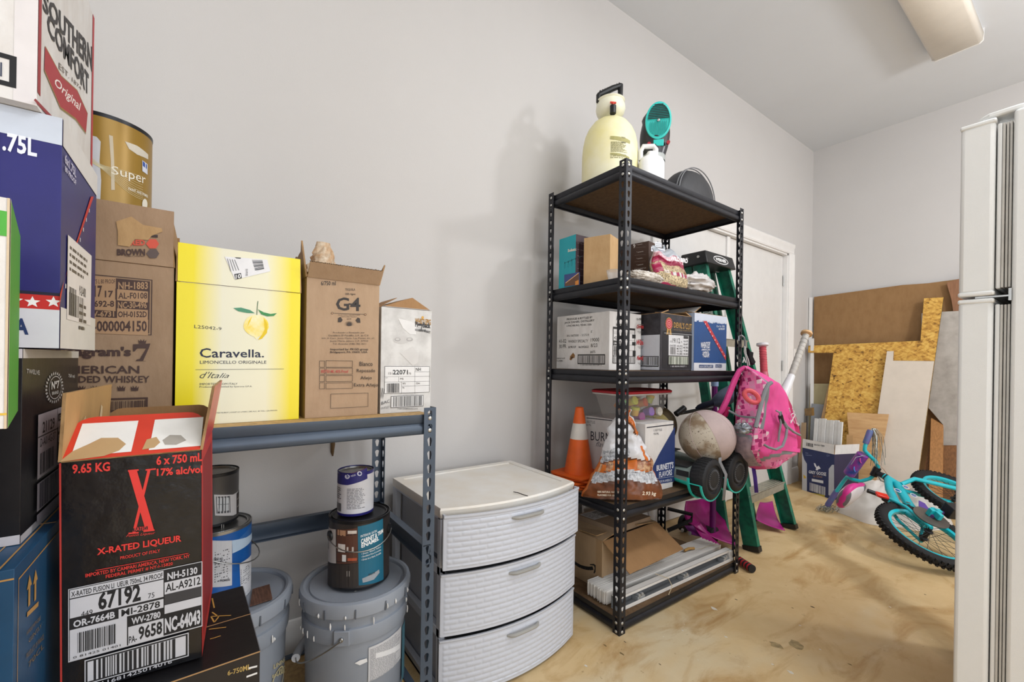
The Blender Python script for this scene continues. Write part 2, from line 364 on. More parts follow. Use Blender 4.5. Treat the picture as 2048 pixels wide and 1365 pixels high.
cs = MB(); casing_prof(cs, (X0, DB, 0), (X0, DB, DH), (0, 1, 0), TRIM); casing_prof(cs, (X0, DA, 0), (X0, DA, DH), (0, -1, 0), TRIM); casing_prof(cs, (X0, DA - .092, DH), (X0, DB + .092, DH), (0, 0, 1), TRIM)
cs.box((X0 - .11, DA, 0), (X0, DA + .015, DH), TRIM).box((X0 - .11, DB - .015, 0), (X0, DB, DH), TRIM).box((X0 - .11, DA, DH - .015), (X0, DB, DH), TRIM)
struct(cs, 'trim_1', ang=25)
AST = 3.19
dr = struct(MB().box((X0 - .075, DA + .018, .012), (X0 - .035, AST - .012, DH - .018), DOORM), 'door_1', bevel=.002)
dr2 = struct(MB().box((X0 - .075, AST + .012, .012), (X0 - .035, DB - .018, DH - .018), DOORM), 'door_2', bevel=.002)
MB().box((X0 - .04, AST - .02, .012), (X0 - .018, AST + .02, DH - .018), TRIM).build('astragal', dr, bevel=.004)
for z in (.3, 1.0, 1.75): MB().cyl((X0 - .028, DB - .017, z), (X0 - .028, DB - .017, z + .09), .006, M('steel', 'a8a8a6', .35, 1)).build('hinge', dr2)
def baseb(mb, a, b, n):
    a = Vector(a); b = Vector(b); n = Vector(n); prof = [(0, 0), (.014, 0), (.014, .095), (.011, .105), (.011, .115), (.006, .128), (0, .132)]
    A = [a + n * p + Vector((0, 0, q)) for p, q in prof]; B = [b + n * p + Vector((0, 0, q)) for p, q in prof]; k = len(prof)
    mb.add(A + B, [(i, (i + 1) % k, k + (i + 1) % k, k + i) for i in range(k)] + [tuple(range(k))[::-1], tuple(range(k, 2 * k))], TRIM)
bb = MB(); baseb(bb, (X0, Y0, 0), (X0, DA - .092, 0), (1, 0, 0)); baseb(bb, (X0, DB + .092, 0), (X0, Y1, 0), (1, 0, 0)); struct(bb, 'baseboard_left', ang=25)
bb = MB(); baseb(bb, (X0, Y1, 0), (X1, Y1, 0), (0, -1, 0)); struct(bb, 'baseboard_back', ang=25)
# wall outlet beside the door casing
t = thing('light_switch', 'white switch plate on the wall beside the door casing', 'switch', (X0, 4.33, 1.14))
MB().box((0, -.037, -.06), (.006, .037, .06), TRIM).build('plate', t, bevel=.003); MB().box((.006, -.008, -.018), (.014, .008, .018), M('switch_white', 'd8d6d0', .4)).build('toggle', t, bevel=.002)
# small marks and drips on the wall are geometry-free paint flecks: one drip of brown glue below the blue shelf
p_ = atX(664, 888, X0)
d = MB(); d.tube([p_ + Vector((.002, 0, .03)), p_ + Vector((.006, .002, .0)), p_ + Vector((.004, .001, -.03)), p_ + Vector((.002, .003, -.045))], [.007, .008, .006, .002], M('brown_drip', '6b5233', .5), 8)
tag(d.build('dried_drip'), 'dried brown drip on the wall under the blue metal shelf', 'stain')

# ---------------- ceiling light (off) ----------------
t = thing('ceiling_light', 'long white wraparound ceiling light, switched off', 'lamp', (-.685, 2.53, ZC))
MB().box((.01, 0, -.03), (.215, 1.23, 0), TRIM).build('housing', t, bevel=.003)
dm = M('prismatic_diffuser', 'e4dccf', .45, var=.02, bump=.3, bscale=400)
prof = [(0, -.028), (.004, -.07), (.02, -.082), (.205, -.082), (.221, -.07), (.225, -.028)]
b = MB(); n = len(prof); b.add([(x, .003, z) for x, z in prof] + [(x, 1.22, z) for x, z in prof], [(i, i + 1, n + i + 1, n + i) for i in range(n - 1)] , dm); b.build('diffuser', t, ang=20, solid=.002)
for y in (-.002, 1.22): 
    b = MB(); b.prism([(x + (-.004 if x < .1 else .004), y, z - (.003 if z < -.05 else -.03)) for x, z in prof], (0, 1, 0), .008, TRIM); b.build('end_cap', t)

# ---------------- refrigerator ----------------
FR = M('fridge_enamel', 'e2e2e0', .35, var=.01, bump=.12, bscale=500); FRG = M('fridge_gasket', 'c9c6c0', .6)
fx, fy, ft = -.237, 1.611, 1.68
t = thing('refrigerator', 'tall white top freezer refrigerator seen from its side', 'refrigerator', (fx, fy, 0))
MB().box((.092, .0, .02), (.75, .72, ft + .005), FR).build('cabinet', t, bevel=.008, seg=3)
def fdoor(nm, z0, z1):
    b = MB(); b.box((0, .005, z0), (.062, .715, z1), FR); o = b.build(nm, t, bevel=.009, seg=3)
    for z in (z0, z1): MB().box((-.001, .003, z - .006), (.064, .717, z + .006), FR).build('edge_trim', o, bevel=.004)
    MB().box((.0645, .012, z0 + .01), (.073, .70, z1 - .01), FR).build('door_liner', o, bevel=.003)
    g = MB()
    for k in range(3): g.box((.0735 + k * .006, .012 + k % 2 * .003, z0 + .012), (.078 + k * .006, .70, z1 - .012), FRG)
    g.build('gasket', o, bevel=.001)
fdoor('freezer_door', 1.238, ft - .004); fdoor('fridge_door', .07, 1.219)
b = MB(); b.prism([(.03, .03, ft + .006), (.05, .012, ft + .006), (.10, .01, ft + .006), (.14, .02, ft + .006), (.14, .09, ft + .006), (.03, .07, ft + .006)], (0, 0, 1), .014, FR); b.build('hinge_cover', t, bevel=.004)
st = M('steel', 'a8a8a6', .35, 1)
b = MB(); b.box((.03, .01, 1.2265), (.095, .06, 1.2305), st); b.box((.088, -.003, 1.215), (.093, .06, 1.245), st); b.cyl((.04, .025, 1.219), (.04, .025, 1.238), .012, FR, 16); b.build('middle_hinge', t)
MB().box((.0, .02, .0), (.70, .70, .06), M('fridge_toe', '3a3a3a', .6)).build('toe_grille', t)
# ---------------- slotted steel shelving ----------------
def post_mesh(mat, H, fl, name, pitch=.0381, small=False):
    mb = MB(); t = .0018; n = 12
    def hole(i):   # teardrop key hole, local centre
        a = 2 * pi * i / n; x = cos(a); z = sin(a)
        r = .0072 if z > -.5 else None
        if r: return (.0072 * x, .004 + .0072 * z)
        return (.0034 * (1 if x > 0 else -1) if abs(x) > .3 else 0, -.0135)
    def outer(i, w, h):
        a = 2 * pi * i / n + 1e-6; c, s_ = cos(a), sin(a); k = min((w / 2) / abs(c) if abs(c) > 1e-6 else 9, (h / 2) / abs(s_) if abs(s_) > 1e-6 else 9); return (k * c, k * s_)
    for (U, Nn) in ((Vector((1, 0, 0)), Vector((0, 1, 0))), (Vector((0, 1, 0)), Vector((1, 0, 0)))):
        k = int(H / pitch)
        for j in range(k):
            zc = H - (j + .5) * pitch
            for lay in (0, 1):
                vs = [U * (fl / 2 + outer(i, fl, pitch)[0]) + Vector((0, 0, zc + outer(i, fl, pitch)[1])) + Nn * t * lay for i in range(n)] + [U * (fl / 2 + hole(i)[0]) + Vector((0, 0, zc + hole(i)[1])) + Nn * t * lay for i in range(n)]
                # corners of the cell
                cs_ = [U * (fl / 2 + sx * fl / 2) + Vector((0, 0, zc + sz * pitch / 2)) + Nn * t * lay for sx, sz in ((1, 1), (-1, 1), (-1, -1), (1, -1))]
                b = len(mb.v); mb.add(vs + cs_, [], mat); mi = mb.mi(mat)
                for i in range(n): mb.f.append([b + i, b + (i + 1) % n, b + n + (i + 1) % n, b + n + i]); mb.m.append(mi)
                for q in range(4):
                    a0 = atan2(((1, 1), (-1, 1), (-1, -1), (1, -1))[q][1] * pitch, ((1, 1), (-1, 1), (-1, -1), (1, -1))[q][0] * fl) % (2 * pi); i = int(a0 / (2 * pi / n))
                    mb.f.append([b + i, b + 2 * n + q, b + (i + 1) % n]); mb.m.append(mi)
                if lay == 0: b0 = b
                else:
                    for i in range(n): mb.f.append([b0 + n + i, b0 + n + (i + 1) % n, b + n + (i + 1) % n, b + n + i]); mb.m.append(mi)
        zb = H - k * pitch
        if zb > .002: mb.box((0, 0, 0), (fl if U.x else t, fl if U.y else t, zb), mat)
        # long edges
        e = U * fl; mb.add([e, e + Nn * t, e + Nn * t + Vector((0, 0, H)), e + Vector((0, 0, H))], [(0, 1, 2, 3)], mat)
        mb.add([Vector((0, 0, H)), U * fl + Vector((0, 0, H)), U * fl + Nn * t + Vector((0, 0, H)), Nn * t + Vector((0, 0, H))], [(0, 1, 2, 3)], mat)
    me = bpy.data.meshes.new(name); me.from_pydata([tuple(v) for v in mb.v], [], mb.f); me.materials.append(mat)
    return me
def beam(mb, a, b, out, mat, prof, zt):
    a = Vector(a); b = Vector(b); o = Vector(out)
    A = [a + o * p + Vector((0, 0, zt + q)) for p, q in prof]; B = [b + o * p + Vector((0, 0, zt + q)) for p, q in prof]; n = len(prof)
    mb.add(A + B, [(i, (i + 1) % n, n + (i + 1) % n, n + i) for i in range(n)] + [tuple(range(n))[::-1], tuple(range(n, 2 * n))], mat)
PB = [(-.022, 0), (0, 0), (.0, -.018), (-.003, -.022), (.002, -.026), (.005, -.033), (.005, -.042), (.001, -.049), (-.012, -.052), (-.012, -.049), (-.002, -.046), (.002, -.040), (.001, -.032), (-.005, -.024), (-.004, -.003), (-.022, -.003)]
PC = [(-.022, 0), (0, 0), (.0, -.022), (-.004, -.026), (-.001, -.030), (.003, -.034), (.003, -.052), (-.001, -.056), (-.014, -.058), (-.014, -.055), (-.005, -.052), (-.003, -.034), (-.008, -.026), (-.004, -.003), (-.022, -.003)]
def shelving(name, label, x0, x1, y0, y1, H, levels, mat, boardm, prof, fl, bolts=True):
    t = thing(name, label, 'shelf', ((x0 + x1) / 2, (y0 + y1) / 2, 0)); inv = t.matrix_world.inverted()
    me = post_mesh(mat, H, fl, 'post')
    for (x, y, q) in ((x1, y0, 1), (x1, y1, 2), (x0, y0, 0), (x0, y1, 3)):
        o = bpy.data.objects.new('post', me); COL.objects.link(o); o.parent = t; o.matrix_local = inv @ Matrix.Translation((x, y, 0)) @ Matrix.Rotation(q * pi / 2, 4, 'Z')
    g = .0035
    zn = M('zinc_rivet', 'c8c8c4', .35, .8); bm_ = MB(); bm_.lathe([(0, .0022), (.003, .0022), (.0055, .0008), (.006, 0)], zn, 12); bo = None
    for z in levels:
        for a, b, o_ in (((x1 - g, y0 + g, 0), (x1 - g, y1 - g, 0), (1, 0, 0)), ((x0 + g, y0 + g, 0), (x0 + g, y1 - g, 0), (-1, 0, 0)), ((x0 + g, y0 + g, 0), (x1 - g, y0 + g, 0), (0, -1, 0)), ((x0 + g, y1 - g, 0), (x1 - g, y1 - g, 0), (0, 1, 0))):
            mb = MB(); o3 = Vector(o_); a, b = Vector(a) , Vector(b)
            pr = [(p - .007, q) for p, q in prof]; beam(mb, a, b, o3, mat, pr, z); wpart(mb, 'beam', t, ang=50)
        mb = MB(); mb.box((x0 + .012, y0 + .012, z - .016), (x1 - .012, y1 - .012, z + .0004), boardm); wpart(mb, 'shelf_board', t, smooth=False)
        for dz in (-.010, -.044):
            for (x, y, ax) in ((x1, y0 + fl / 2, 'x'), (x1 - fl / 2, y0, 'y'), (x1, y1 - fl / 2, 'x'), (x0 + fl / 2, y0, 'y')):
                R = Matrix.Rotation(pi / 2, 4, 'Y') if ax == 'x' else Matrix.Rotation(pi / 2, 4, 'X')
                if bo is None: bo = bm_.build('rivet', t); c = bo
                else: c = bo.copy(); COL.objects.link(c)
                c.parent = t; c.matrix_local = inv @ Matrix.Translation((x, y, z + dz)) @ R
    return t
BLACKM = M('black_shelf_steel', '23242a', .42, .3, var=.12, vscale=25)
BLUEM = M('blue_grey_steel', '4b5767', .4, .25, var=.08, vscale=8)
BOARD_D = M('dark_particle_board', '6b5238', .8, var=.16, vscale=60, bump=.2); BOARD_L = M('pale_particle_board', 'c9a672', .75, var=.15, vscale=70, bump=.2)
BX0, BX1, BY0, BY1 = -1.54, -1.085, 1.30, 2.20
SH = (1.82, 1.381, 1.015, .49, .055)
shelving('shelving_unit', 'tall black slotted steel shelving unit with five loaded shelves', BX0, BX1, BY0, BY1, 1.832, SH, BLACKM, BOARD_D, PB, .034)
CX0, CX1, CY0, CY1 = -1.57, -1.118, -.38, .537
shelving('shelving_unit', 'low blue grey steel shelving unit holding paint and cartons', CX0, CX1, CY0, CY1, .912, (.892,), BLUEM, BOARD_L, PC, .036)
u = [o for o in bpy.data.objects if o.get('label', '').startswith('low blue')][0]
for z, sides in ((.525, 3), (.075, 4)):
    for i, (a, b, o_) in enumerate((((CX0 + .004, CY0, 0), (CX0 + .004, CY1, 0), (-1, 0, 0)), ((CX0, CY1 - .004, 0), (CX1, CY1 - .004, 0), (0, 1, 0)), ((CX0, CY0 + .004, 0), (CX1, CY0 + .004, 0), (0, -1, 0)), ((CX1 - .004, CY0, 0), (CX1 - .004, CY1, 0), (1, 0, 0)))[:sides]):
        mb = MB(); beam(mb, a, b, o_, BLUEM, [(p - .007, q) for p, q in PC], z); wpart(mb, 'beam', u, ang=50)
wpart(MB().box((CX0 + .012, CY0 + .012, .055), (CX1 - .012, CY1 - .012, .07), BOARD_L), 'shelf_board', u, smooth=False)

# ---------------- woven look drawer cart ----------------
PW = M('cart_white_plastic', 'c0c4ce', .35, var=.012); PWT = M('cart_top_plastic', 'e6e3de', .4, var=.05, vscale=5, col2='ddd4c6'); PG = M('cart_grey_side', 'a9abb3', .45, var=.02); PH = M('cart_handle_grey', '9a9995', .45)
t = thing('drawer_cart', 'white plastic three drawer cart with woven fronts and grey handles', 'drawers', (-1.39, .865, 0))
yA, yB, xF, xK = .592, 1.146, -1.19, -1.60
def bulge(y, amp): s_ = (y - yA) / (yB - yA); return amp * 4 * s_ * (1 - s_)
N = 24; ys = [yA + (yB - yA) * i / N for i in range(N + 1)]
mb = MB(); zt = .592
ring = lambda e, z: [(xF + e + bulge(y, .05), y + (e if y == yB else (-e if y == yA else 0)), z) for y in ys] + [(xK, yB, z), (xK, yA, z)]
rs = [ring(0, zt - .03), ring(.004, zt - .006), ring(.0, zt)]
inn = [(xF - .03 + bulge(y, .045), yA + .03 + (yB - yA - .06) * i / N, zt) for i, y in enumerate(ys)] + [(xK + .03, yB - .03, zt), (xK + .03, yA + .03, zt)]
inn2 = [(p[0] * 1, p[1], zt - .004) for p in inn]
mb.grid(rs + [inn, inn2], 0, 0, PWT, wrap=True); b = len(mb.v) - len(inn2); mb.f.append([b + i for i in range(len(inn2))]); mb.m.append(0)
mb.f.append([i for i in range(len(inn2))][::-1]); mb.m.append(0)
wpart(mb, 'top', t, ang=40)
fr = MB()   # frame: corner posts and side rails
for y in (yA, yB - .02):
    fr.box((xK, y, .0), (xK + .035, y + .02, zt - .03), PW); fr.box((xF - .02, y, .0), (xF + .0, y + .02, zt - .03), PW)
    for z in (.0, .192, .384): fr.box((xK + .03, y, z), (xF, y + .02, z + .028), PW)
fr.box((xK, yA, .0), (xF, yB, .012), PW)
for y in (yA, yB - .02): fr.box((xK + .03, y, .555), (xF, y + .02, .564), PW)
wpart(fr, 'frame', t, bevel=.002)
def weave(u_, v_):   # basket weave relief in metres
    cw, ch = .052, .0165; j = math.floor(v_ / ch); fv = v_ / ch - j; uu = u_ / cw + (.5 if j % 2 else 0); fu = uu - math.floor(uu)
    e = min(1, min(fu, 1 - fu) / .14); q = sin(pi * min(1, max(0, fv))) ** .5
    return -.0004 + .0032 * q * (e ** .6) + (.0012 * (1 - e) if e < 1 else 0)
for i, (z0, z1, outx) in enumerate(((.412, .578, .024), (.205, .395, .010), (.012, .192, .006))):
    d_ = MB(); d_.box((xK + .04, yA + .024, z0 + .012), (xF + outx - .012, yB - .024, z0 + .016), PG)
    for y in (yA + .022, yB - .026): d_.box((xK + .04, y, z0 + .012), (xF + outx - .01, y + .004, z1 - .01), PG)
    d_.box((xK + .04, yA + .022, z0 + .012), (xK + .044, yB - .022, z1 - .01), PG)
    dw = wpart(d_, 'drawer', t, smooth=False)
    f_ = MB(); nu, nv = 220, 66; P = []
    ya, yb = yA - .003, yB + .003
    for jv in range(nv + 1):
        v_ = (z1 - z0) * jv / nv; row = []
        for iu in range(nu + 1):
            s_ = iu / nu; y = ya + (yb - ya) * s_; z = z0 + v_
            edge = min(s_, 1 - s_) * (yb - ya); m_ = 1 if (edge > .012 and .010 < v_ < (z1 - z0) - .014) else 0
            x = xF + outx + .002 + .056 * 4 * s_ * (1 - s_) + (weave(s_ * (yb - ya), v_) if m_ else .0008) + (.0035 if v_ > (z1 - z0) - .008 else 0)
            row.append((x, y, z))
        P.append(row)
    f_.grid(P, 0, 0, PW)
    back = [[(p[0] - .004, p[1], p[2]) for p in (P[0][k] for k in range(0, nu + 1, 10))], [(p[0] - .006, p[1], p[2]) for p in (P[-1][k] for k in range(0, nu + 1, 10))]]
    f_.grid(back, 0, 0, PW); f_.grid([[P[-1][k] for k in range(0, nu + 1, 10)], back[1]], 0, 0, PW); f_.grid([[P[0][k] for k in range(0, nu + 1, 10)], back[0]], 0, 0, PW)
    f_.box((xF + outx - .012, yA, z0), (xF + outx + .004, yA + .006, z1), PW).box((xF + outx - .012, yB - .006, z0), (xF + outx + .004, yB, z1), PW)
    o = wpart(f_, 'drawer_front', t, ang=60)
    zc = z1 - .032; hm = MB(); yc = (yA + yB) / 2 + .0; pts = []
    for k in range(13):
        y = yc - .064 + .128 * k / 12; s_ = (y - ya) / (yb - ya); lift = .012 * min(1, min(k, 12 - k) / 1.5)
        pts.append((xF + outx + .002 + .056 * 4 * s_ * (1 - s_) + .001 + lift, y, zc))
    hm.tube(pts, [.004] + [.0062] * 11 + [.004], PH, 10)
    ho = wpart(hm, 'handle', t, label='grey bar handle')
# twig on the cart top
p = [atZ(*cp('d5', x, y), zt + .001) for x, y in ((725, 248), (750, 252), (775, 262), (808, 272))]
tag(MB().tube(p, .0016, M('dark_twig', '2c2420', .7), 6).build('twig'), 'thin dark twig lying on top of the white drawer cart', 'twig')
# ---------------- stack of cartons at the near left ----------------
R90 = pi / 2
BLU = M('carton_navy', '27266b', .45, var=.08); WHC = kraft('white_board', 'dcdad8', 'cfcac6'); BLK = M('carton_black', '1d1c1f', .35, var=.1, bump=.15, bscale=30); TEAL = M('carton_petrol', '1d4a6e', .4, var=.08, bump=.1, bscale=30)
# navy 1.75 litre vodka carton
t, p = carton('carton', 'navy and white vodka carton with red starred band, in the near stack', (-0.813315, -0.49383, 1.05385), R90, 0.3363, 0.2213, 0.3053, BLU)
W, D_, H = p.size
p.on('F', 'c1').rect(0, H - .036, W, H, 'c3cad6'); p.on('F', 'c2').rect(0, 0, W, .055, 'd5d7de')
u0, v0, u1, v1 = p.q(90, 640, 345, 572); p.rect(0, v0, W, v1, 'c22a26'); p.rect(0, v1, W, v1 + .004, '1c1a30')
for px_ in (193, 318):
    c = p.uv(px_, 607); p.poly([(c[0] + (.0075 if k % 2 == 0 else .0032) * sin(k * pi / 5), c[1] + (.0075 if k % 2 == 0 else .0032) * cos(k * pi / 5)) for k in range(10)], 'f0f0f0')
c = p.uv(66, 600); 
for k_ in (1, 2, 3): p.poly([(c[0] - .036 * k_ + .036 + (.011 if k % 2 == 0 else .0048) * sin(k * pi / 5), c[1] + (.011 if k % 2 == 0 else .0048) * cos(k * pi / 5)) for k in range(10)], 'f0f0f0')
p.ptext('A', 82, 798, 172, 706, '1f3566', .04); c = p.q(82, 798, 172, 706); p.text('VODK', c[0] - .16, c[1], c[0] - .006, c[3], '1f3566', .04)
p.on('F', 'c1'); c = p.q(60, 935, 232, 865); p.text('1.75L', c[0] - .012, c[1] - .002, c[2], c[3], 'dfe2ee', .03)
p.on('R', 'c1').rect(0, H - .036, D_, H, 'd9d6d4'); p.on('R', 'c2').rect(0, 0, D_, .055, 'dad6d2')
p.ppoly([(345, 640), (375, 480), (552, -20), (535, -20), (350, 560)], 'c22a26')
a = Vector(p.uv(360, 590)); b_ = Vector(p.uv(540, 10))
for k in range(1, 9): c = a + (b_ - a) * k / 9; p.rect(c.x - .002, c.y - .003, c.x + .002, c.y + .003, 'e8e4e4')
p.on('R', 'c1').ptext('6x1.75L', 395, 1010, 465, 1050, 'cfcbe0', .02); p.ptext('80 PROOF', 395, 1060, 465, 1120, 'cfcbe0', .02)
p.on('R', 'c2'); u0, v0 = p.uv(388, 690)[0], p.uv(388, 690)[1]; u1 = p.uv(530, 780)[0]; v1 = p.uv(388, 200)[1]
p.rect(u0, v0 - .004, u1, v1, 'e2dcda'); p.bars(u0 + .01, v0 + .002, u0 + .10, v0 + .035, '3a3330', 4, 26); p.lines(u0 + .01, v1 - .05, u1 - .02, v1 - .01, '5b524e', 4, 7); p.bars(u0 + .01, v1 - .11, u0 + .05, v1 - .07, '3a3330', 9, 14)
p.text('M-28-4000', u0 + .07, v1 - .075, u1 - .04, v1 - .06, '3a3330'); p.lines(u0 + .07, v1 - .13, u1 - .03, v1 - .085, '5b524e', 4, 11)
p.done()
# liqueur carton with red ribbon, on top of it
t, p = carton('carton', 'white carton with red border and red ribbon banner, high in the near stack', (-0.79473, -0.531, 1.3600599999999998), R90, 0.3540, 0.3230, 0.3186, WHC)
W, D_, H = p.size
p.on('F', 'c1'); p.rect(W - .020, .0, W, H, 'd9d4d4'); 
c = p.q(0, 525, 105, 355); p.rect(c[0] - .10, c[1], c[2], c[3], '17171a', .006); p.bars(c[0] - .09, c[1] + .01, c[2] - .012, c[3] - .012, '3c4256', 5, 20)
p.on('R', 'c1'); p.rect(0, .018, .012, H, '9c2a31'); p.rect(D_ - .014, .03, D_, H, 'b8323a')
p.ppoly([(205, 620), (215, 610), (330, 730), (330, 760)], '9c2a31')
def slant(txt, x0, y0b, y0t, x1, y1b, y1t, c, bold=0, shear=0):   # text running along a receding face: corners left bottom/top and right bottom/top
    A = Vector(p.uv(x0, y0b)); B = Vector(p.uv(x0, y0t)); C = Vector(p.uv(x1, y1b)); E = Vector(p.uv(x1, y1t)); vs, fs = text_mesh(txt, bold, shear); L = p._l()
    p.mb.add([p.pt(*((A * (1 - a) + C * a) * (1 - b) + (B * (1 - a) + E * a) * b), L) for a, b in vs], fs, ink(c))
slant('SOUTHERN', 262, 60, -60, 570, 450, 290, '2b2728', .03); slant('COMFORT', 290, 200, 65, 548, 600, 460, '2b2728', .03)
slant('EST. 1874', 362, 425, 385, 500, 560, 540, '6d6254')
p.ppoly([(275, 285), (375, 470), (475, 560), (540, 705), (530, 825), (465, 735), (370, 665), (270, 430)], 'a92b33')
for off in (0, 7): p.pline([(270, 430 + off), (370, 665 + off), (465, 735 + off), (530, 825 + off)], .0012, '9b8240')
p.pline([(275, 285), (375, 470), (475, 560), (540, 705)], .0014, '9b8240')
slant('Original', 335, 545, 470, 498, 715, 640, 'f2e8e4', .012, .35)
p.done()
# top of the stack, mostly out of the picture
t, p = carton('carton', 'grey white carton topping the near stack beside the wall', (-0.7965, -0.5442750000000001, 1.6804299999999999), R90, 0.3540, 0.3452, 0.2478, WHC)
p.on('R').rect(0, 0, p.size[1], .04, '9c9a9c'); p.done()
# black whiskey carton
t, p = carton('carton', 'black twelve bottle whiskey carton with silver crest, under the navy one', (-0.809775, -0.531, 0.80251), R90, 0.3416, 0.2965, 0.2496, BLK)
W, D_, H = p.size
p.on('F', 'c3'); p.rect(0, 0, W, .012, 'c9c6cc'); p.rect(0, H - .012, W, H, 'cfcbd0'); p.on('R').rect(0, H - .012, D_, H, 'd3cec9'); p.rect(0, 0, D_, .010, 'b9b6ba')
p.on('R', 'c2'); slant('TWELVE', 155, 1030, 1003, 232, 1040, 1014, 'c4c0bf', .01); slant('750 ml', 403, 1054, 1034, 440, 1058, 1038, 'c4c0bf', .01)
ce = Vector(p.uv(320, 1115)); ru = abs(p.uv(372, 1115)[0] - ce.x); rv = abs(p.uv(320, 1020)[1] - ce.y)
for k in range(26): a = 2 * pi * k / 26; p.poly([(ce.x + ru * s_ * cos(a + da), ce.y + rv * s_ * sin(a + da)) for s_, da in ((1, 0), (.93, .12), (.78, .1), (.84, -.04))], 'b9b5b2')
p.line([(ce.x + ru * .66 * cos(a), ce.y + rv * .70 * sin(a)) for a in [k * pi / 8 for k in range(17)]], .0012, 'c9c5c2')
p.text('Nº7', ce.x - ru * .42, ce.y - rv * .08, ce.x + ru * .42, ce.y + rv * .42, 'd8d4d0', .03); p.text('BRAND', ce.x - ru * .36, ce.y - rv * .42, ce.x + ru * .36, ce.y - rv * .22, 'c9c5c2', .02)
p.on('R', 'c3'); a0 = Vector(p.uv(172, 118)); a1 = Vector(p.uv(158, 628)); u0 = a0.x - .002; u1 = p.uv(306, 100)[0]; v1 = a0.y; v0 = a1.y
hh = v1 - v0; p.rect(u0, v0 + hh * .40, u1, v1, 'c9bfc3'); p.rect(u0, v0 + hh * .10, u1, v0 + hh * .36, 'b3aab2'); p.rect(u0, v0, u1, v0 + hh * .07, 'b3aab2')
um = u0 + (u1 - u0) * .62; p.rect(um, v1 - hh * .55, u1, v1 - hh * .20, '2a2427'); p.text('21129', u0 + .02, v1 - hh * .19, um - .015, v1 - hh * .08, '2a2427', .02); p.text('D-A014G-37', u0 + .01, v1 - hh * .31, um - .01, v1 - hh * .23, '2a2427')
p.line([(u0, v1 - hh * .21), (u1, v1 - hh * .21)], .0015, '2a2427'); p.line([(um, v0 + hh * .4), (um, v1)], .0015, '2a2427'); p.bars(u0 + .01, v0 + hh * .43, um - .02, v1 - hh * .37, '4a4246', 8, 16)
p.bars(u0 + .01, v0 + hh * .11, u1 - .02, v0 + hh * .35, '4a4450', 12, 26)
for k, s_ in enumerate(('GA-117', 'W-0017', 'SC-42')): p.rect(um + .004, v1 - hh * (.06 + .11 * k) - .012, u1 - .004, v1 - hh * (.06 + .11 * k), 'c9bfc3' if k else '2a2427'); p.text(s_, um + .008, v1 - hh * (.06 + .11 * k) - .009, u1 - .008, v1 - hh * (.06 + .11 * k) - .003, '2a2427' if k else 'd0c8cc')
p.done()
# petrol blue carton below
t, p = carton('carton', 'dark blue carton with gold lines and upright arrows, lowest seen in the near stack', (-0.721275, -0.5283450000000001, 0.501625), R90, 0.3558, 0.3407, 0.3000, TEAL)
W, D_, H = p.size
GD = 'b48a4e'
p.on('F'); p.rect(W - .06, 0, W - .022, H - .02, 'a8927a', .0015); p.rect(0, H - .012, W, H - .010, GD); p.rect(W - .022 - .10, .02, W - .026, H - .03, '1a4163')
p.on('R'); p.rect(.012, -.0, .0135, H - .016, GD); p.rect(.012, H - .018, D_ - .01, H - .016, GD)
p.on('T'); p.rect(W - .014, .0, W - .012, D_, GD); p.rect(W - .03, .03, W - .0285, D_, GD); p.rect(0, .012, W - .014, .0135, GD)
p.on('R', 'c3')
for x in (132, 160):
    a = Vector(p.uv(x, 1010 if x < 150 else 985)); b_ = Vector(p.uv(x + 1, 895 if x < 150 else 870)); w_ = .0035; h_ = b_.y - a.y
    p.poly([(a.x - w_, a.y), (a.x + w_, a.y), (a.x + w_, a.y + h_ * .75), (a.x + w_ * 2.6, a.y + h_ * .75), (a.x, b_.y + h_ * .25), (a.x - w_ * 2.6, a.y + h_ * .75), (a.x - w_, a.y + h_ * .75)], GD)
p.pline([(122, 1052), (175, 1000)], .006, GD); slant('HANDLE WITH CARE', 120, 1150, 1130, 185, 1075, 1055, '7f6a4a'); slant('GENTLY', 130, 1185, 1165, 190, 1110, 1090, '7f6a4a')
slant('PRODUCT OF FRANCE', 118, 1260, 1235, 200, 1165, 1140, '7f6a4a'); slant('70CL', 128, 1300, 1275, 200, 1205, 1180, '7f6a4a')
p.done()
carton('carton', 'plain kraft carton on the floor under the dark blue carton', (-.725, -.53, 0), R90, .355, .34, 0.5001, KRAFT)
# green edged white carton nearest the camera
al = radians(11.5)
t, p = carton('carton', 'white carton with green edges, nearest the camera at the picture edge', tuple(Vector((-.569, -.142, .979)) + Vector((sin(al), -cos(al), 0)) * .27), R90 + al, .27, .18, .204, WHC)
W, D_, H = p.size
p.on('R').rect(0.006, 0, D_, H, '3f9a2c'); p.rect(0, 0, .006, H, 'd8c9b4'); p.on('F'); p.rect(W - .05, H - .034, W, H - .012, '4aa436'); p.rect(W - .0016, .0, W, H, 'cdb99c'); p.rect(0, .012, W, .014, 'd9b23c'); p.text('SPARKLING WATER', W - .16, .003, W - .02, .010, '8a8a8a')
p.done()
carton('carton', 'plain kraft carton supporting the green edged carton, below the picture edge', tuple(Vector((-.545, -.175, 0)) + Vector((sin(al), -cos(al), 0)) * .36), R90 + al, .36, .15, .977, KRAFT)

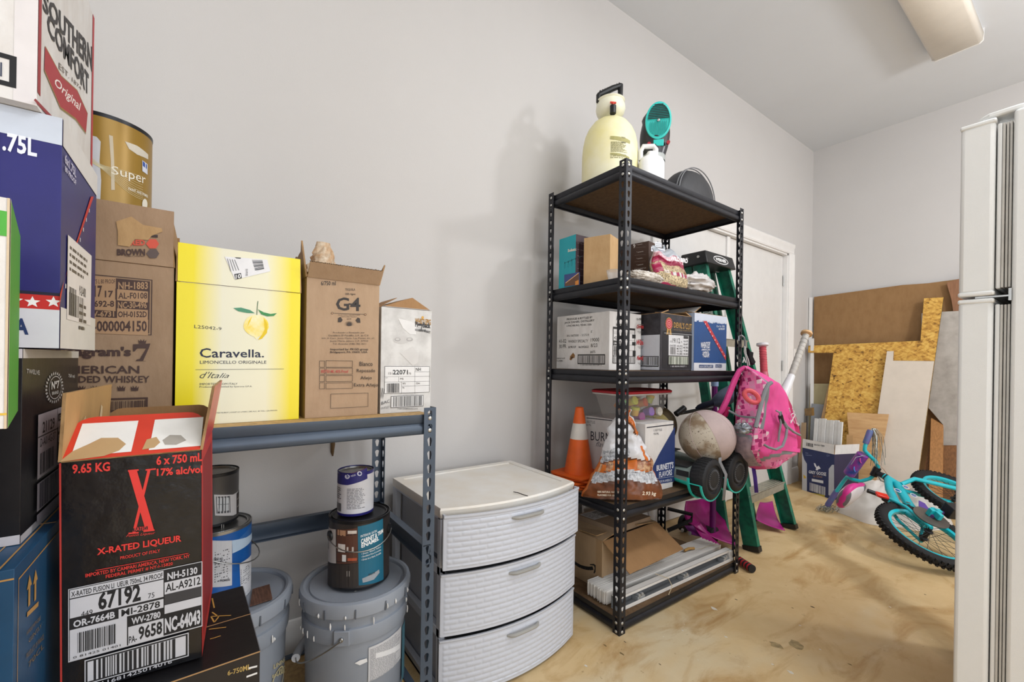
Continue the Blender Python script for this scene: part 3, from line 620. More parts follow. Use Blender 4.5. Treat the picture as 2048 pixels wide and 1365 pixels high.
# ---------------- black and red liqueur carton, open, with the black carton under it ----------------
t, p = carton('carton', 'black carton with gold marker scrawl on its lid, under the red lettered one', (-.7954, -.139, .24), radians(92), .218, .25, .328, BLK)
W, D_, H = p.size
p.on('T', 'c3')
for a in (((980, 1165), (1000, 1160), (1030, 1150)), ((975, 1120), (1055, 1110)), ((990, 1040), (1020, 1062), (1000, 1088), (985, 1060), (1078, 1055)), ((990, 975), (1000, 1020))): p.pline(a, .0022, 'c79a4e')
p.on('F', 'c3'); slant('6-750ML', 1062, 1335, 1312, 1170, 1305, 1278, 'b59a5a', .015); p.pline([(1150, 1340), (1200, 1322)], .003, 'd9d9d9'); p.pline([(1160, 1300), (1200, 1290)], .003, 'd9d9d9')
p.rect(0, H - .002, W, H, 'a98458'); p.on('R').rect(0, H - .002, D_, H, 'a98458')
p.done()
carton('carton', 'plain kraft carton on the floor under the black marker scrawled carton', (-.80, -.13, 0), radians(92), .205, .27, .239, KRAFT)
GLB = M('carton_gloss_black', '15161b', .22, var=.2, vscale=40, bump=.35, bscale=35, spec=.6)
REDC = M('carton_red_side', 'c23030', .35)
TORN = kraft('torn_board', 'c9a87c', 'b08c60')
t, p = carton('carton', 'open black carton with red lettering and red rimmed flap, nearest carton in front', (-.838, -.156, .5715), radians(86), .158, .235, .325, GLB, open_top=True, ry=radians(-.8),
    flaps=[dict(side='F', L=.085, ang=radians(-52), out=M('flap_red', 'd8402c', .45), r=.022), dict(side='B', L=.05, ang=radians(3), r=.02, out=KRAFT_IN), dict(side='L', L=.095, ang=radians(-3), inn=kraft('kraft_light', 'bd9563'), out=REDC), dict(side='R', L=.10, ang=radians(9), out=REDC)])
W, D_, H = p.size
p.on('R').rect(0, 0, D_, H, 'b83430')
p.rect(D_ * .1, .02, D_ * .9, H - .02, '8c1f22')
# print on the tilted front flap
p.frames['F2'] = p.frames['fF']; p.on('F2'); p.rect(.010, .008, .074, .072, 'ece9e6'); p.rect(.094, .008, .157, .072, 'ece9e6')
p.poly([(.0, .0), (.045, .004), (.06, .012), (.066, .024), (.055, .038), (.036, .040), (.025, .030), (.01, .018)], 'bf9c70'); p.poly([(.086, .010), (.10, .012), (.106, .022), (.10, .034), (.089, .030)], 'bf9c70'); p.poly([(.112, .016), (.126, .014), (.138, .022), (.13, .034), (.116, .036), (.108, .026)], 'a9a29a')
p.on('fB'); p.frames['iL2'] = p.frames['iL']; p.on('iL2'); p.poly([(.06, .0), (.10, .0), (.10, .03), (.09, .055), (.08, .05), (.075, .02)], 'd9bd94'); p.poly([(.16, .02), (.178, .02), (.18, .06), (.17, .065)], 'e0c8a4')
RD = 'dd3a34'
p.on('F', 'c3'); p.rect(0, 0, .002, H, 'b3342f')
slant('9.65 KG', 338, 393, 348, 514, 380, 335, RD, .03); slant('6 x 750 mL', 730, 353, 310, 944, 333, 292, RD, .03); slant('17% alc/vol', 732, 403, 368, 944, 388, 352, RD, .03)
p.ppoly([(600, 380), (640, 378), (720, 655), (680, 655)], RD); p.ppoly([(690, 370), (704, 370), (632, 668), (618, 668)], RD)
for a in (((598, 378), (648, 374)), ((680, 374), (728, 369)), ((600, 670), (648, 666)), ((670, 660), (722, 654))): p.pline(a, .0022, RD)
p.prect(622, 662, 690, 636, '15161b'); slant('RATED', 628, 658, 640, 685, 655, 637, RD, .01); slant('Fusion Liqueur', 590, 690, 676, 725, 676, 660, RD, 0, .4)
slant('X-RATED LIQUEUR', 454, 777, 740, 847, 712, 676, RD, .03); slant('PRODUCT OF ITALY', 562, 792, 777, 748, 757, 742, RD, .015)
p.pline([(448, 842), (880, 762)], .0009, RD); slant('IMPORTED BY CAMPARI AMERICA, NEW YORK, NY', 400, 878, 858, 886, 784, 766, RD, .015); slant('FEDERAL PERMIT # NY-I-15820', 495, 880, 863, 807, 818, 802, RD, .015)
def band(x0, x1, yl, yr, yl2, yr2, c):   # slanted panel on the face: left x, right x, top left/right, bottom left/right
    p.ppoly([(x0, yl2), (x1, yr2), (x1, yr), (x0, yl)], c)
def on_line(x, f):   # y of the panel row at fraction f down the label at crop x
    yt = 932 + (802 - 932) * (x - 325) / 620; yb = 1270 + (1102 - 1270) * (x - 325) / 620; return yt + (yb - yt) * f
def cell(x0, x1, f0, f1, c): p.ppoly([(x0, on_line(x0, f1)), (x1, on_line(x1, f1)), (x1, on_line(x1, f0)), (x0, on_line(x0, f0))], c)
def ct(s_, x0, x1, f0, f1, c, b=.02): slant(s_, x0, on_line(x0, f1), on_line(x0, f0), x1, on_line(x1, f1), on_line(x1, f0), c, b)
Wc = 'c6c8d0'; Kc = '17181d'
cell(320, 945, -.01, 1.0, 'c2c4cc'); cell(324, 941, 0, .985, Kc)
cell(328, 764, .01, .125, Wc); ct('X-RATED FUSION LI  UEUR 750mL 34 PROOF', 334, 760, .035, .11, Kc)
cell(328, 764, .14, .40, Wc); ct('67192', 460, 658, .12, .385, Kc, .035); ct('449', 380, 434, .34, .42, Kc, .0); ct('75', 692, 722, .30, .375, Kc, 0)
ct('OR-7664B', 344, 538, .44, .54, Wc, .03); cell(555, 764, .43, .56, Wc); ct('MI-2878', 568, 748, .445, .545, Kc, .02)
cell(328, 594, .56, .985, Wc); ct('WV-2780', 615, 750, .60, .70, Wc, .03); cell(600, 764, .72, .985, Wc); ct('PA-', 603, 640, .86, .96, Kc, .02); ct('9658', 648, 758, .75, .95, Kc, .03)
ct('NH-5130', 782, 922, .055, .165, Wc, .03); cell(769, 940, .19, .37, Wc); ct('AL-A9212', 774, 936, .215, .34, Kc, .02); cell(769, 940, .37, .52, '3a3a3e'); cell(769, 940, .53, .66, Wc); ct('NC-64043', 770, 936, .72, .95, Wc, .04)
A = p.uv(365, on_line(365, .93)); B = p.uv(545, on_line(545, .64)); rnd = random.Random(3); x = 365
while x < 545:
    w_ = rnd.choice((2, 2, 3, 5, 7)); 
    p.ppoly([(x, on_line(x, .90)), (x + w_, on_line(x + w_, .90)), (x + w_, on_line(x + w_, .62)), (x, on_line(x, .62))], '1c1d22'); x += w_ + rnd.choice((3, 4, 5))
ct('0 81425 01401', 345, 565, .93, .96, Kc, 0)
def bx(x, f): yt = 1258 + (1128 - 1258) * (x - 398) / 484; yb = 1372 + (1238 - 1372) * (x - 398) / 484; return yt + (yb - yt) * f
p.ppoly([(398, bx(398, 1)), (882, bx(882, 1)), (882, bx(882, 0)), (398, bx(398, 0))], 'c2c4cc'); p.ppoly([(403, bx(403, .96)), (877, bx(877, .96)), (877, bx(877, .04)), (403, bx(403, .04))], '1b1c20'); p.ppoly([(412, bx(412, .90)), (868, bx(868, .90)), (868, bx(868, .10)), (412, bx(412, .10))], 'c6c8d0')
x = 440
while x < 820:
    w_ = rnd.choice((5, 5, 7, 12, 14)); p.ppoly([(x, bx(x, .9)), (x + w_, bx(x + w_, .9)), (x + w_, bx(x + w_, .1)), (x, bx(x, .1))], '1c1d22'); x += w_ + rnd.choice((5, 7, 10))
slant('11681425014016', 480, 1372, 1354, 805, 1268, 1252, 'b9bbc4', .01)
p.done()
# ---------------- cartons on the blue shelf ----------------
ZB = .893
RB = kraft('brown_board', 'a1866c', '957a60'); RB2 = kraft('brown_board_b', 'b0957a', 'a78c71')
DK = '46302a'
# whiskey carton with the seal on its raised top
t, p = carton('carton', 'tall brown whiskey carton printed with crowns and a state code table, under the gold can', (-1.19, -.325, ZB), R90, .268, .26, .345, RB, open_top=True,
    flaps=[dict(side='F', L=.122, ang=radians(-1.5), out=RB), dict(side='R', L=.122, ang=radians(-4), out=kraft('brown_side', 'b08a5c')), dict(side='L', L=.122, ang=0), dict(side='B', L=.122, ang=0)])
W, D_, H = p.size
p.on('F', 'c2')
def S(s_, x0, yb, x1, yt, c=DK, b=.02, sh=0.0, dy=0): slant(s_, x0, yb, yt, x1, yb + dy, yt + dy, c, b, sh)
A = p.uv(905, 475); B = p.uv(905, 805)
p.rect(W - .268 + .035, B[1], A[0], A[1], DK, .0018); p.rect(W - .268 + .04, B[1] + .004, A[0] - .004, A[1] - .004, DK)
cr = 'ab8866'
def C2(x0, y0, x1, y1, c=cr): p.prect(x0, y1, x1, y0, c)
C2(420, 465, 688, 505); S('SEAGRAMS 7 1.75 L 80 PROOF', 425, 498, 684, 472, DK, .01)
C2(420, 510, 685, 585); S('20817', 470, 578, 606, 508, DK, .03); S('17', 622, 580, 672, 540, DK, .03)
S('NH-1883', 702, 531, 878, 488, cr, .02); C2(695, 545, 878, 597); S('AL-F0108', 702, 588, 874, 551, DK, .02)
C2(420, 592, 687, 645); S('MI-4692-8', 460, 637, 678, 598, DK, .03); S('NC-30-496', 700, 645, 872, 605, cr, .02)
S('WV-6731', 500, 695, 678, 660, cr, .03); C2(695, 655, 878, 705); S('OH-0152D', 700, 698, 872, 662, DK, .03)
C2(420, 712, 880, 788); S('PA-000004150', 470, 783, 872, 718, DK, .03)
S("Seagram's", 330, 945, 778, 872, DK, .045); 
p.ppoly([(790, 858), (893, 853), (884, 880), (850, 956), (868, 957), (864, 958), (806, 957), (812, 948), (830, 945), (868, 882), (815, 882), (800, 900), (790, 900)], DK)
def crown(x, y, w_, h_, c=DK):
    p.ppoly([(x - w_ * .8, y + h_ / 2), (x - w_, y - h_ * .3), (x - w_ * .5, y + h_ * .05), (x - w_ * .45, y - h_ * .45), (x, y), (x, y - h_ * .6), (x + .01, y - h_ * .6), (x + .01, y), (x + w_ * .45, y - h_ * .45), (x + w_ * .5, y + h_ * .05), (x + w_, y - h_ * .3), (x + w_ * .8, y + h_ / 2)], c)
crown(845, 840, 25, 28)
S('AMERICAN', 320, 1032, 828, 985, DK, .02); S('BLENDED WHISKEY', 300, 1086, 888, 1045, DK, .02, 0, 0)
for k in range(6): crown(405 + 79 * k, 1117, 25, 34)
p.prect(600, 1262, 878, 1172, DK, .0035); p.pbars(615, 1262, 870, 1190, DK, 6, 30)
p.on('fF', 'c2'); S('BROWN', 695, 332, 862, 292, DK, .05); S('RED', 775, 272, 862, 238, 'c8503c', .05)
for cx_, cy_, c in ((908, 320, '5b4c48'), (906, 262, 'd0533f')):
    p.ppoly([(cx_ - 40, cy_), (cx_ - 18, cy_ - 27), (cx_ + 20, cy_ - 27), (cx_ + 38, cy_), (cx_ + 20, cy_ + 27), (cx_ - 18, cy_ + 27)], c)
p.ppoly([(890, 220), (905, 208), (937, 210), (937, 226)], '3a2a26'); S('FAMILY OWNED', 742, 338, 860, 332, DK)
p.ppoly([(690, 130), (780, 100), (850, 150), (960, 170), (965, 190), (900, 215), (880, 240), (800, 235), (770, 280), (700, 270), (700, 190)], kraft('torn_tape', 'b9976b', 'a5835a'))
p.done()
# yellow limoncello carton
def yellow_mat():
    m = bpy.data.materials.new('yellow_fade_print'); m.use_nodes = True; nt = m.node_tree; N = nt.nodes; L = nt.links; b = N['Principled BSDF']; b.inputs['Roughness'].default_value = .4
    tc = N.new('ShaderNodeTexCoord'); sx = N.new('ShaderNodeSeparateXYZ'); L.new(tc.outputs['Object'], sx.inputs[0])
    r = N.new('ShaderNodeValToRGB'); mp = N.new('ShaderNodeMapRange'); mp.inputs[1].default_value = 0; mp.inputs[2].default_value = .245
    L.new(sx.outputs[0], mp.inputs[0]); L.new(mp.outputs[0], r.inputs[0]); e = r.color_ramp.elements
    e[0].position = .12; e[0].color = lin('eddc06'); e[1].position = .92; e[1].color = lin('ecdb0a'); a = e.new(.34); a.color = lin('e6e3cc'); a = e.new(.70); a.color = lin('e8e5c8')
    L.new(r.outputs[0], b.inputs['Base Color']); return m
YM = yellow_mat(); YE = M('yellow_print', 'efe118', .4, var=.02)
t, p = carton('carton', 'bright yellow and white lemon liqueur carton with a lemon picture', (-1.185, -.052, ZB), radians(91), .246, .20, .316, YM, open_top=True,
    flaps=[dict(side='F', L=.085, ang=radians(-2), out=YM), dict(side='L', L=.08, ang=radians(-1), out=YE), dict(side='R', L=.08, ang=radians(-2), out=YE)])
W, D_, H = p.size
p.on('F', 'c4'); NV = '1d2440'
slant('L25042-9', 708, 762, 742, 870, 775, 757, '33353a', 0)
slant('Caravella.', 740, 938, 880, 1122, 936, 890, NV, .012); slant('LIMONCELLO ORIGINALE', 742, 974, 955, 1136, 973, 955, NV, .0)
p.pline([(715, 1009), (1240, 1004)], .0008, '33353a'); slant("d'Italia", 740, 1060, 1018, 915, 1057, 1030, '33353a', -.005, .5)
slant('IMPORTED FROM ITALY', 740, 1101, 1088, 965, 1097, 1087, '44464c'); slant('Produced and Bottled by Sperone S.P.A.', 740, 1119, 1106, 1052, 1114, 1103, '44464c')
slant('6/750 ML/BOT | CONT 4.5 LITERS | 28% ALC. BY VOL. | (56 PROOF)', 830, 1272, 1262, 1200, 1256, 1247, '44464c')
def blob(cx, cy, rx_, ry_, c, n=20, ph=0): p.ppoly([(cx + rx_ * cos(2 * pi * k / n), cy + ry_ * sin(2 * pi * k / n)) for k in range(n)], c)
def lemon(): return M('lemon_print', 'f3d52c', .4, var=.18, vscale=24, col2='f4f0c8')
p.ppoly([(1075 + 75 * cos(a) * (1 if sin(a) < .2 else 1 - .25 * sin(a) ** 2), 752 + (70 if sin(a) < 0 else 62) * sin(a) + (14 if abs(a - pi / 2) < .2 else 0)) for a in [2 * pi * k / 28 for k in range(28)]], lemon())
p.ppoly([(1120, 700), (1142, 740), (1140, 790), (1110, 825), (1085, 832), (1110, 800), (1125, 770)], 'e9c81c'); p.ppoly([(1052, 690), (1030, 720), (1022, 755), (1040, 722)], 'f0cf2c')
p.pline([(1079, 684), (1082, 640), (1086, 602)], .0016, '5f7a5c')
p.ppoly([(940, 643), (985, 640), (1040, 655), (1068, 674), (1020, 672), (970, 662)], '4f9272'); p.ppoly([(1085, 650), (1120, 668), (1160, 678), (1198, 673), (1180, 690), (1140, 692), (1105, 680)], '3f8f52')
p.on('fF', 'c4'); p.ppoly([(888, 338), (1140, 355), (1160, 425), (950, 475)], 'e9e9ec')
p.ppoly([(1048, 352), (1112, 358), (1126, 412), (1078, 428)], 'dcdcdf')
for k in range(9): p.pline([(1050 + k * 2.2, 360 + k * 7.2), (1112 + k * 1.2, 360 + k * 6.0)], .0009 + .0005 * (k % 3), '222326')
p.ppoly([(945, 442), (985, 435), (990, 466), (952, 474)], '2a2b30'); p.ppoly([(948, 342), (985, 344), (983, 350), (958, 348)], '2a2b30'); slant('10', 953, 472, 446, 985, 464, 438, 'e6e6e6', .03)
for k in range(4): p.pline([(905 + 14 * k, 350 + 2 * k), (925 + 16 * k, 425 - 2 * k)], .0012, '77787c')
slant('121063', 1012, 452, 410, 1025, 452, 410, '55565a')
p.done()
# tequila carton, open, kraft
t, p = carton('carton', 'open kraft tequila carton with flaps up and printed check boxes', (-1.19, .208, ZB), radians(90.5), .186, .21, .36, RB2, open_top=True,
    flaps=[dict(side='F', L=.045, ang=radians(42), inn=kraft('kraft_flap_in', 'a9804f'), out=RB2, flute=True), dict(side='L', L=.09, ang=radians(8), torn=True), dict(side='R', L=.085, ang=radians(14), torn=True), dict(side='B', L=.06, ang=radians(6))])
W, D_, H = p.size
p.on('F', 'c5'); K = '3a2f28'
def S(s_, x0, yb, x1, yt, c=K, b=.0, sh=0.0, dy=0): slant(s_, x0, yb, yt, x1, yb + dy, yt + dy, c, b, sh)
S('6/750 ml', 222, 364, 328, 332, K, .02); S('TEQUILA', 396, 405, 468, 385, K, .01); S('100% Agave', 396, 437, 470, 418, K, .01)
S('G', 330, 545, 425, 450, '2e2723', .02); S('4', 432, 548, 505, 452, '2e2723', .02); p.prect(420, 502, 445, 494, '2e2723')
p.pline([(312, 563), (530, 571)], .001, K); blob(303, 563, 9, 8, K); blob(303, 563, 6, 5, 'b28a66'); blob(540, 573, 9, 8, K); blob(540, 573, 6, 5, 'b28a66')
S('FOUR FAMILY GENERATIONS', 345, 580, 502, 573); S('DISTILLING TEQUILA', 366, 594, 480, 586); S('SINCE 1937', 408, 610, 440, 600)
p.ppoly([(343, 628), (345, 598), (362, 590), (378, 612), (366, 628)], K); p.ppoly([(505, 632), (502, 602), (486, 594), (470, 614), (482, 632)], K)
for k in range(11): a = pi * (.08 + .84 * k / 10); p.ppoly([(425 - 6, 655), (425 + 6, 655), (425 + 44 * cos(a), 657 - 42 * sin(a))], K)
for i, s_ in enumerate(('Producido y Envasado por', 'Destileria El Pandillo, S.A. de C.V', 'km. 6 Carr. Jesús María- Las Pomas s/n, s/c', 'Jesús María, Jalisco C.P. 47950', 'Tel. Arandas (348) 783 3611')):
    x0, x1 = ((308, 536), (277, 564), (228, 606), (286, 560), (306, 545))[i]; S(s_, x0, 711 + 20.2 * i, x1, 697 + 20.2 * i, '4b4038')
S('Imported by: PKGD group', 290, 834, 560, 815, K, .02); S('Bridgeport, PA 19405. USA.', 288, 853, 558, 836, K, .02)
for i in range(4):
    y = 905 + 52 * i; p.prect(210, y + 47, 249, y, K, .0009); p.prect(256, y + 47, 449, y, K, .0009); x0, x1 = ((498, 592), (478, 610), (505, 586), (458, 630))[i]; S(('Blanco', 'Reposado', 'Añejo', 'Extra Añejo')[i], x0, 943 + 51.5 * i, x1, 912 + 51.5 * i, K, .005)
S('80/750 ML 40% Proof', 222, 992, 418, 970, 'b5524a', .02); p.prect(289, 1248, 561, 1135, K, .0009)
p.done()
d = MB(); rnd = random.Random(4)   # crumpled printed paper inside the open carton
P = []
for j in range(9):
    P.append([(cos(2 * pi * i / 14) * .034 * (1 - .09 * j) * (.8 + .35 * rnd.random()), sin(2 * pi * i / 14) * .045 * (1 - .08 * j) * (.8 + .35 * rnd.random()), .011 * j * (1 - .0 * j)) for i in range(14)])
d.grid(P, 0, 0, lambda u_, v_: M('crumpled_paper', 'd8cab4', .7, var=.2, vscale=30, col2='a8763e'), wrap=True, cap=True)
o = tag(d.build('crumpled_paper', smooth=False), 'crumpled printed paper poking out of the open kraft tequila carton', 'paper'); o.location = (-1.27, .262, ZB + .385)
MB().tube([(0, 0, -.335), (.005, 0, -.1), (0, 0, .01)], .02, M('crumpled_paper', ''), 8).build('paper_body', o)
# white pig faced whiskey carton
PIG = M('grey_photo_print', 'd5d4d2', .5, var=.05, vscale=14, col2='b4b2b0')
t, p = carton('carton', 'white whiskey carton with a pale animal photo, rightmost on the blue shelf', (-1.195, .402, ZB), radians(91.5), .155, .19, .302, PIG, open_top=True, flaps=[dict(side='F', L=.001, ang=0)])
W, D_, H = p.size
b = MB(); b.prism([(.004, .0, H + .001), (.151, .0, H + .001), (.093, .002, H + .034)], (0, 1, .02), .13, KRAFT_IN); b.build('folded_flap', t)
b = MB(); b.hexa([Vector(q) for q in ((.0, .05, H), (.004, .05, H), (.004, .17, H), (.0, .17, H), (.062, .05, H + .036), (.066, .05, H + .036), (.066, .17, H + .036), (.062, .17, H + .036))], KRAFT_IN); b.build('folded_flap', t)
p.on('F', 'c5')
blob(800, 755, 60, 28, 'c4c2c0'); blob(772, 752, 22, 13, 'a5a3a2'); blob(858, 752, 24, 14, 'a8a6a5'); blob(772, 750, 14, 7, 'c9c7c5'); blob(858, 750, 15, 8, 'c9c7c5')
p.ppoly([(775, 600), (860, 620), (905, 640), (905, 715), (860, 715), (810, 670)], 'dddcdb'); p.ppoly([(790, 850), (880, 800), (925, 860), (915, 920), (880, 940)], 'cfcdcb')
S('WHISTLEPIG', 898, 640, 1010, 598, 'a5782c', .03, 0, 10); S('PiggyBack', 898, 672, 1008, 622, '2c2c30', .04, 0, 12); S('100% RYE', 930, 690, 976, 676, '3a3a3e', .02, 0, 4); S('BOURBON WHISKEY', 898, 690, 1008, 674, '3a3a3e', .02, 0, 18); blob(952, 594, 9, 9, 'cf9c3c')
p.prect(676, 1142, 1002, 946, 'e2e2e2'); p.prect(676, 1142, 1002, 946, '26272c', .001)
for l in (((676, 1020), (894, 1018)), ((676, 1058), (798, 1056)), ((894, 946), (896, 1142)), ((780, 1020), (780, 1056)), ((798, 1056), (800, 1142)), ((780, 1056), (1002, 1052)), ((798, 1087), (1002, 1082)), ((894, 1018), (1002, 1016)), ((894, 984), (1002, 984))): p.pline(l, .0007, '26272c')
S('151', 706, 1004, 734, 988); S('22071', 737, 1004, 845, 970, '1e1f24', .02); S('75', 850, 1004, 868, 990); S('NH', 902, 978, 938, 955, '1e1f24', .01); S('MI', 790, 1042, 812, 1028); S('WV', 806, 1076, 830, 1062); S('OH', 904, 1074, 930, 1060); S('PA', 806, 1104, 820, 1092); S('VT', 684, 1032, 700, 1025)
p.pbars(694, 1136, 784, 1066, '222227', 4, 22); p.prect(722, 1243, 957, 1151, 'dcdcdc'); p.prect(722, 1243, 957, 1151, '26272c', .0012); p.pbars(738, 1236, 945, 1156, '222227', 7, 30); S('10810080602215', 772, 1254, 915, 1244, '55565a')
S('W', 650, 1180, 678, 1100, '3a3a3e', -.01, .3); S('BAC', 655, 1222, 715, 1200, '55565a', 0, 0, -18); S('OUTLET', 652, 1255, 714, 1240, '77787c', 0, 0, -12)
p.done()

# ---------------- cans and buckets ----------------
TIN = M('tinplate', 'aeb0b2', .28, .85, var=.1, vscale=30); TINB = M('dark_tin', '2b2c30', .35, .5, var=.15, vscale=20)
def can(name, label, loc, r, h, body, rim, lid, rz=0, bands=(), group=None, cat='paint can'):
    t = thing(name, label, cat, loc, rz, group)
    b = MB(); prof = [(r * .96, .002), (r, 0), (r * 1.012, .003), (r, .007)] ; zs = [0.007]; ms = [rim, rim, rim]
    for z, m in bands: prof.append((r, z)); ms.append(m)
    prof += [(r, h - .008), (r * 1.012, h - .004), (r * 1.012, h), (r * .985, h + .001), (r * .975, h - .003)]; ms += [body, rim, rim, rim, rim]
    b.lathe(prof, body, 48, mats=ms); b.mb = None; b.add([(r * .96 * cos(2 * pi * i / 32), r * .96 * sin(2 * pi * i / 32), .002) for i in range(32)], [tuple(range(32))], rim); b.build('can_body', t)
    l = MB(); l.lathe([(r * .975, h - .003), (r * .93, h - .006), (r * .90, h - .001), (r * .87, h - .001), (r * .84, h - .005), (.0005, h - .005)], lid, 48); l.build('lid', t)
    p = Print(t); p.cylframe('C', r); return t, p
cpos = atD(205, 430, 1.105)
gc = (cpos.x, cpos.y, 1.368)
GOLD = M('gold_label', '9c7a30', .35, .2, var=.08, vscale=6)
t, p = can('paint_can', 'gold exterior paint can with drips, on top of the brown whiskey carton', (-1.325, -.19, 1.352), .083, .205, GOLD, TINB, TIN)
p.on('C', 'c1')
p.ppoly([(560, 1290), (562, 840), (600, 850), (625, 880), (618, 1000), (628, 1120), (620, 1290)], 'c9cbd2')
p.ppoly([(676, 838), (700, 846), (708, 1000), (712, 1180), (690, 1180), (688, 1000)], 'c5b9a2'); p.ppoly([(775, 878), (850, 905), (918, 960), (918, 990), (850, 960), (800, 925)], 'cdc6b8')
for k in range(11):
    a = [(560 + 150 * f + 175 * f * f, 968 + k * 2 + (40 + 12 * k) * f + (190 - 2 * k * k * .2) * f * f * (1.5 - f) + 18 * sin(6 * f + k * .2)) for f in [q / 12 for q in range(13)]]
    p.pline(a, .0006, 'd9cfa8')
slant('Super', 690, 1095, 1030, 900, 1165, 1085, 'e8e2d2', .0); slant('PAINT AND PRIMER', 795, 1180, 1163, 915, 1230, 1212, 'e8e2d2', .01); slant('EXTERIOR ACRYLIC', 768, 1288, 1270, 930, 1335, 1318, 'e8e2d2', .02)
p.ppoly([(880, 995), (912, 1020), (912, 1085), (880, 1062)], 'cfd3e0'); p.ppoly([(883, 1000), (908, 1022), (908, 1050), (883, 1030)], '2f4f9e'); blob(895, 1268, 16, 34, 'e2dccb')
p.done()
def gallon_handle(t, r, z, a0, a1, droop=.0, swing=0.0):
    for a in (a0, a1):
        e = MB(); x, y = cos(a), sin(a); e.cyl((r * x, r * y, z), ((r + .005) * x, (r + .005) * y, z), .014, M('black_plastic', '191a1c', .4), 20); e.build('ear', t)
    h = MB(); am = (a0 + a1) / 2; pts = []
    for k in range(15):
        f = k / 14; a = a0 + (a1 - a0) * f; q = sin(pi * f); pts.append(((r + .008 + .012 * q) * cos(a), (r + .008 + .012 * q) * sin(a), z - droop * q))
    h.tube(pts, .0016, M('steel', ''), 8); h.build('bail_handle', t)
# bucket builder
GB = M('grey_bucket_plastic', '8b929d', .42, var=.05, vscale=5); GBL = M('grey_bucket_lid', '939aa5', .4, var=.05, vscale=5)
PTW = M('white_paint_drip', 'e4e4e4', .4)
def bucket(loc, rz, label, seed):
    t = thing('paint_bucket', label, 'bucket', loc, rz, 'five gallon buckets under the blue shelf'); h = .335
    b = MB(); b.lathe([(.0005, .003), (.130, .003), (.131, 0), (.1325, .004), (.1375, .225), (.143, .226), (.144, .232), (.1455, .262), (.144, .266), (.139, .268), (.1395, .292), (.146, .294), (.147, .300), (.147, .318), (.14, .32)], GB, 64); b.build('bucket_body', t)
    l = MB(); l.lathe([(.1475, .296), (.150, .298), (.1525, .325), (.150, .334), (.142, .337), (.136, .334), (.133, .326), (.128, .326), (.126, .330), (.0005, .330)], GBL, 64); l.build('lid', t)
    n = MB()
    for k in range(12):
        a = 2 * pi * k / 12 + .13; r = .1527; T = Matrix.Rotation(a, 4, 'Z'); n.box((r - .003, -.0018, .297), (r + .001, .0018, .322), M('bucket_slot', '5b616b', .5), T)
    n.build('lid_slot', t)['kind'] = 'stuff'
    for a in (-.62, 2.52):
        e = MB(); T = Matrix.Rotation(a, 4, 'Z'); e.box((.139, -.02, .228), (.151, .02, .268), GB, T); e.cyl(T @ Vector((.150, 0, .247)), T @ Vector((.156, 0, .247)), .006, M('steel', ''), 12); e.build('handle_lug', t, bevel=.002)
    hd = MB(); pts = []
    for k in range(21):
        f = k / 20; a = -.62 - pi * f; q = sin(pi * f); pts.append((.158 * cos(a) * (1 - .0 * q), .158 * sin(a), .247 - .115 * q))
    hd.tube(pts, .0021, M('steel', ''), 8); ho = hd.build('bail_handle', t)
    g = MB(); g.tube([pts[8] , pts[9], pts[10], pts[11], pts[12]], .011, M('grip_white', 'c9ccd2', .5), 12); g.build('grip', ho)
    rnd = random.Random(seed); dmb = MB()
    for k in range(16):
        a = rnd.uniform(-2.2, 1.0); z = rnd.choice((.232, .27, .30)); L_ = rnd.uniform(.006, .02); r = .1485 if z < .28 else .153
        T = Matrix.Rotation(a, 4, 'Z'); dmb.tube([T @ Vector((r, 0, z + L_)), T @ Vector((r + .0006, .0004, z + L_ / 2)), T @ Vector((r, .0006, z))], [.0012, rnd.uniform(.001, .0028), .0012], PTW, 8)
    dmb.build('paint_drips', t)['kind'] = 'stuff'
    p = Print(t); p.cylframe('C', .1387); return t, p
ZS = .0708
t, p = bucket((-1.285, .371, ZS), 0.1, 'grey five gallon bucket under the brown gallon can, with a long printed label', 2)
p.on('C', 'c6'); p.prect(842, 1365, 1006, 1085, 'c3c4c8'); c = p.q(842, 1365, 1006, 1085); p.lines(c[0] + .004, c[1], c[2] - .004, c[3] - .006, '8a8b90', 22, 5); p.prect(1008, 1365, 1052, 1040, '4f7f92'); p.ppoly([(1036, 1010), (1050, 1005), (1052, 1040), (1036, 1045)], '1d6fb8'); p.ppoly([(1030, 1255), (1046, 1240), (1042, 1290), (1030, 1300)], '7fae3a')
slant('VALSPAR', 1035, 1100, 1060, 1052, 1090, 1055, '2f4a58', .02); slant('PROFESSIONAL', 1035, 1180, 1120, 1052, 1170, 1112, '2f4a58', .02)
slant('RUSTY VERMONT', 780, 1018, 1005, 866, 1002, 990, '33363c', .01)
p.ppoly([(775, 1270), (800, 1255), (835, 1245), (838, 1262), (800, 1280)], 'dfe0e2'); p.ppoly([(880, 1220), (1000, 1170), (1000, 1195), (880, 1245)], 'd9dadd')
p.done()
t, p = bucket((-1.385, .062, ZS), -.25, 'grey five gallon bucket under the blue and white gallon can', 5)
p.on('C', 'c6'); slant('LINING', 368, 1300, 1278, 425, 1260, 1238, 'c9bd92', .02); slant('PRO', 395, 1325, 1305, 425, 1298, 1278, 'c9bd92', .02); slant('ENAMEL', 362, 1345, 1330, 425, 1315, 1298, 'c9bd92', .02)
c = Vector(p.uv(395, 1350)); p.line([(c.x + .028 * cos(a), c.y + .028 * sin(a)) for a in [k * pi / 10 for k in range(21)]], .004, 'c9bd92')
p.done()
ZL = ZS + .337
wd = MB(); a = [atZ(*cp('c6', x, y), ZL - .004) for x, y in ((262, 905), (348, 880), (362, 952), (250, 988))]; wd.prism(a, (0, 0, 1), .0035, M('wood_scrap', '6b4a3a', .7, var=.25, vscale=30, stretch=(1, 8, 1)))
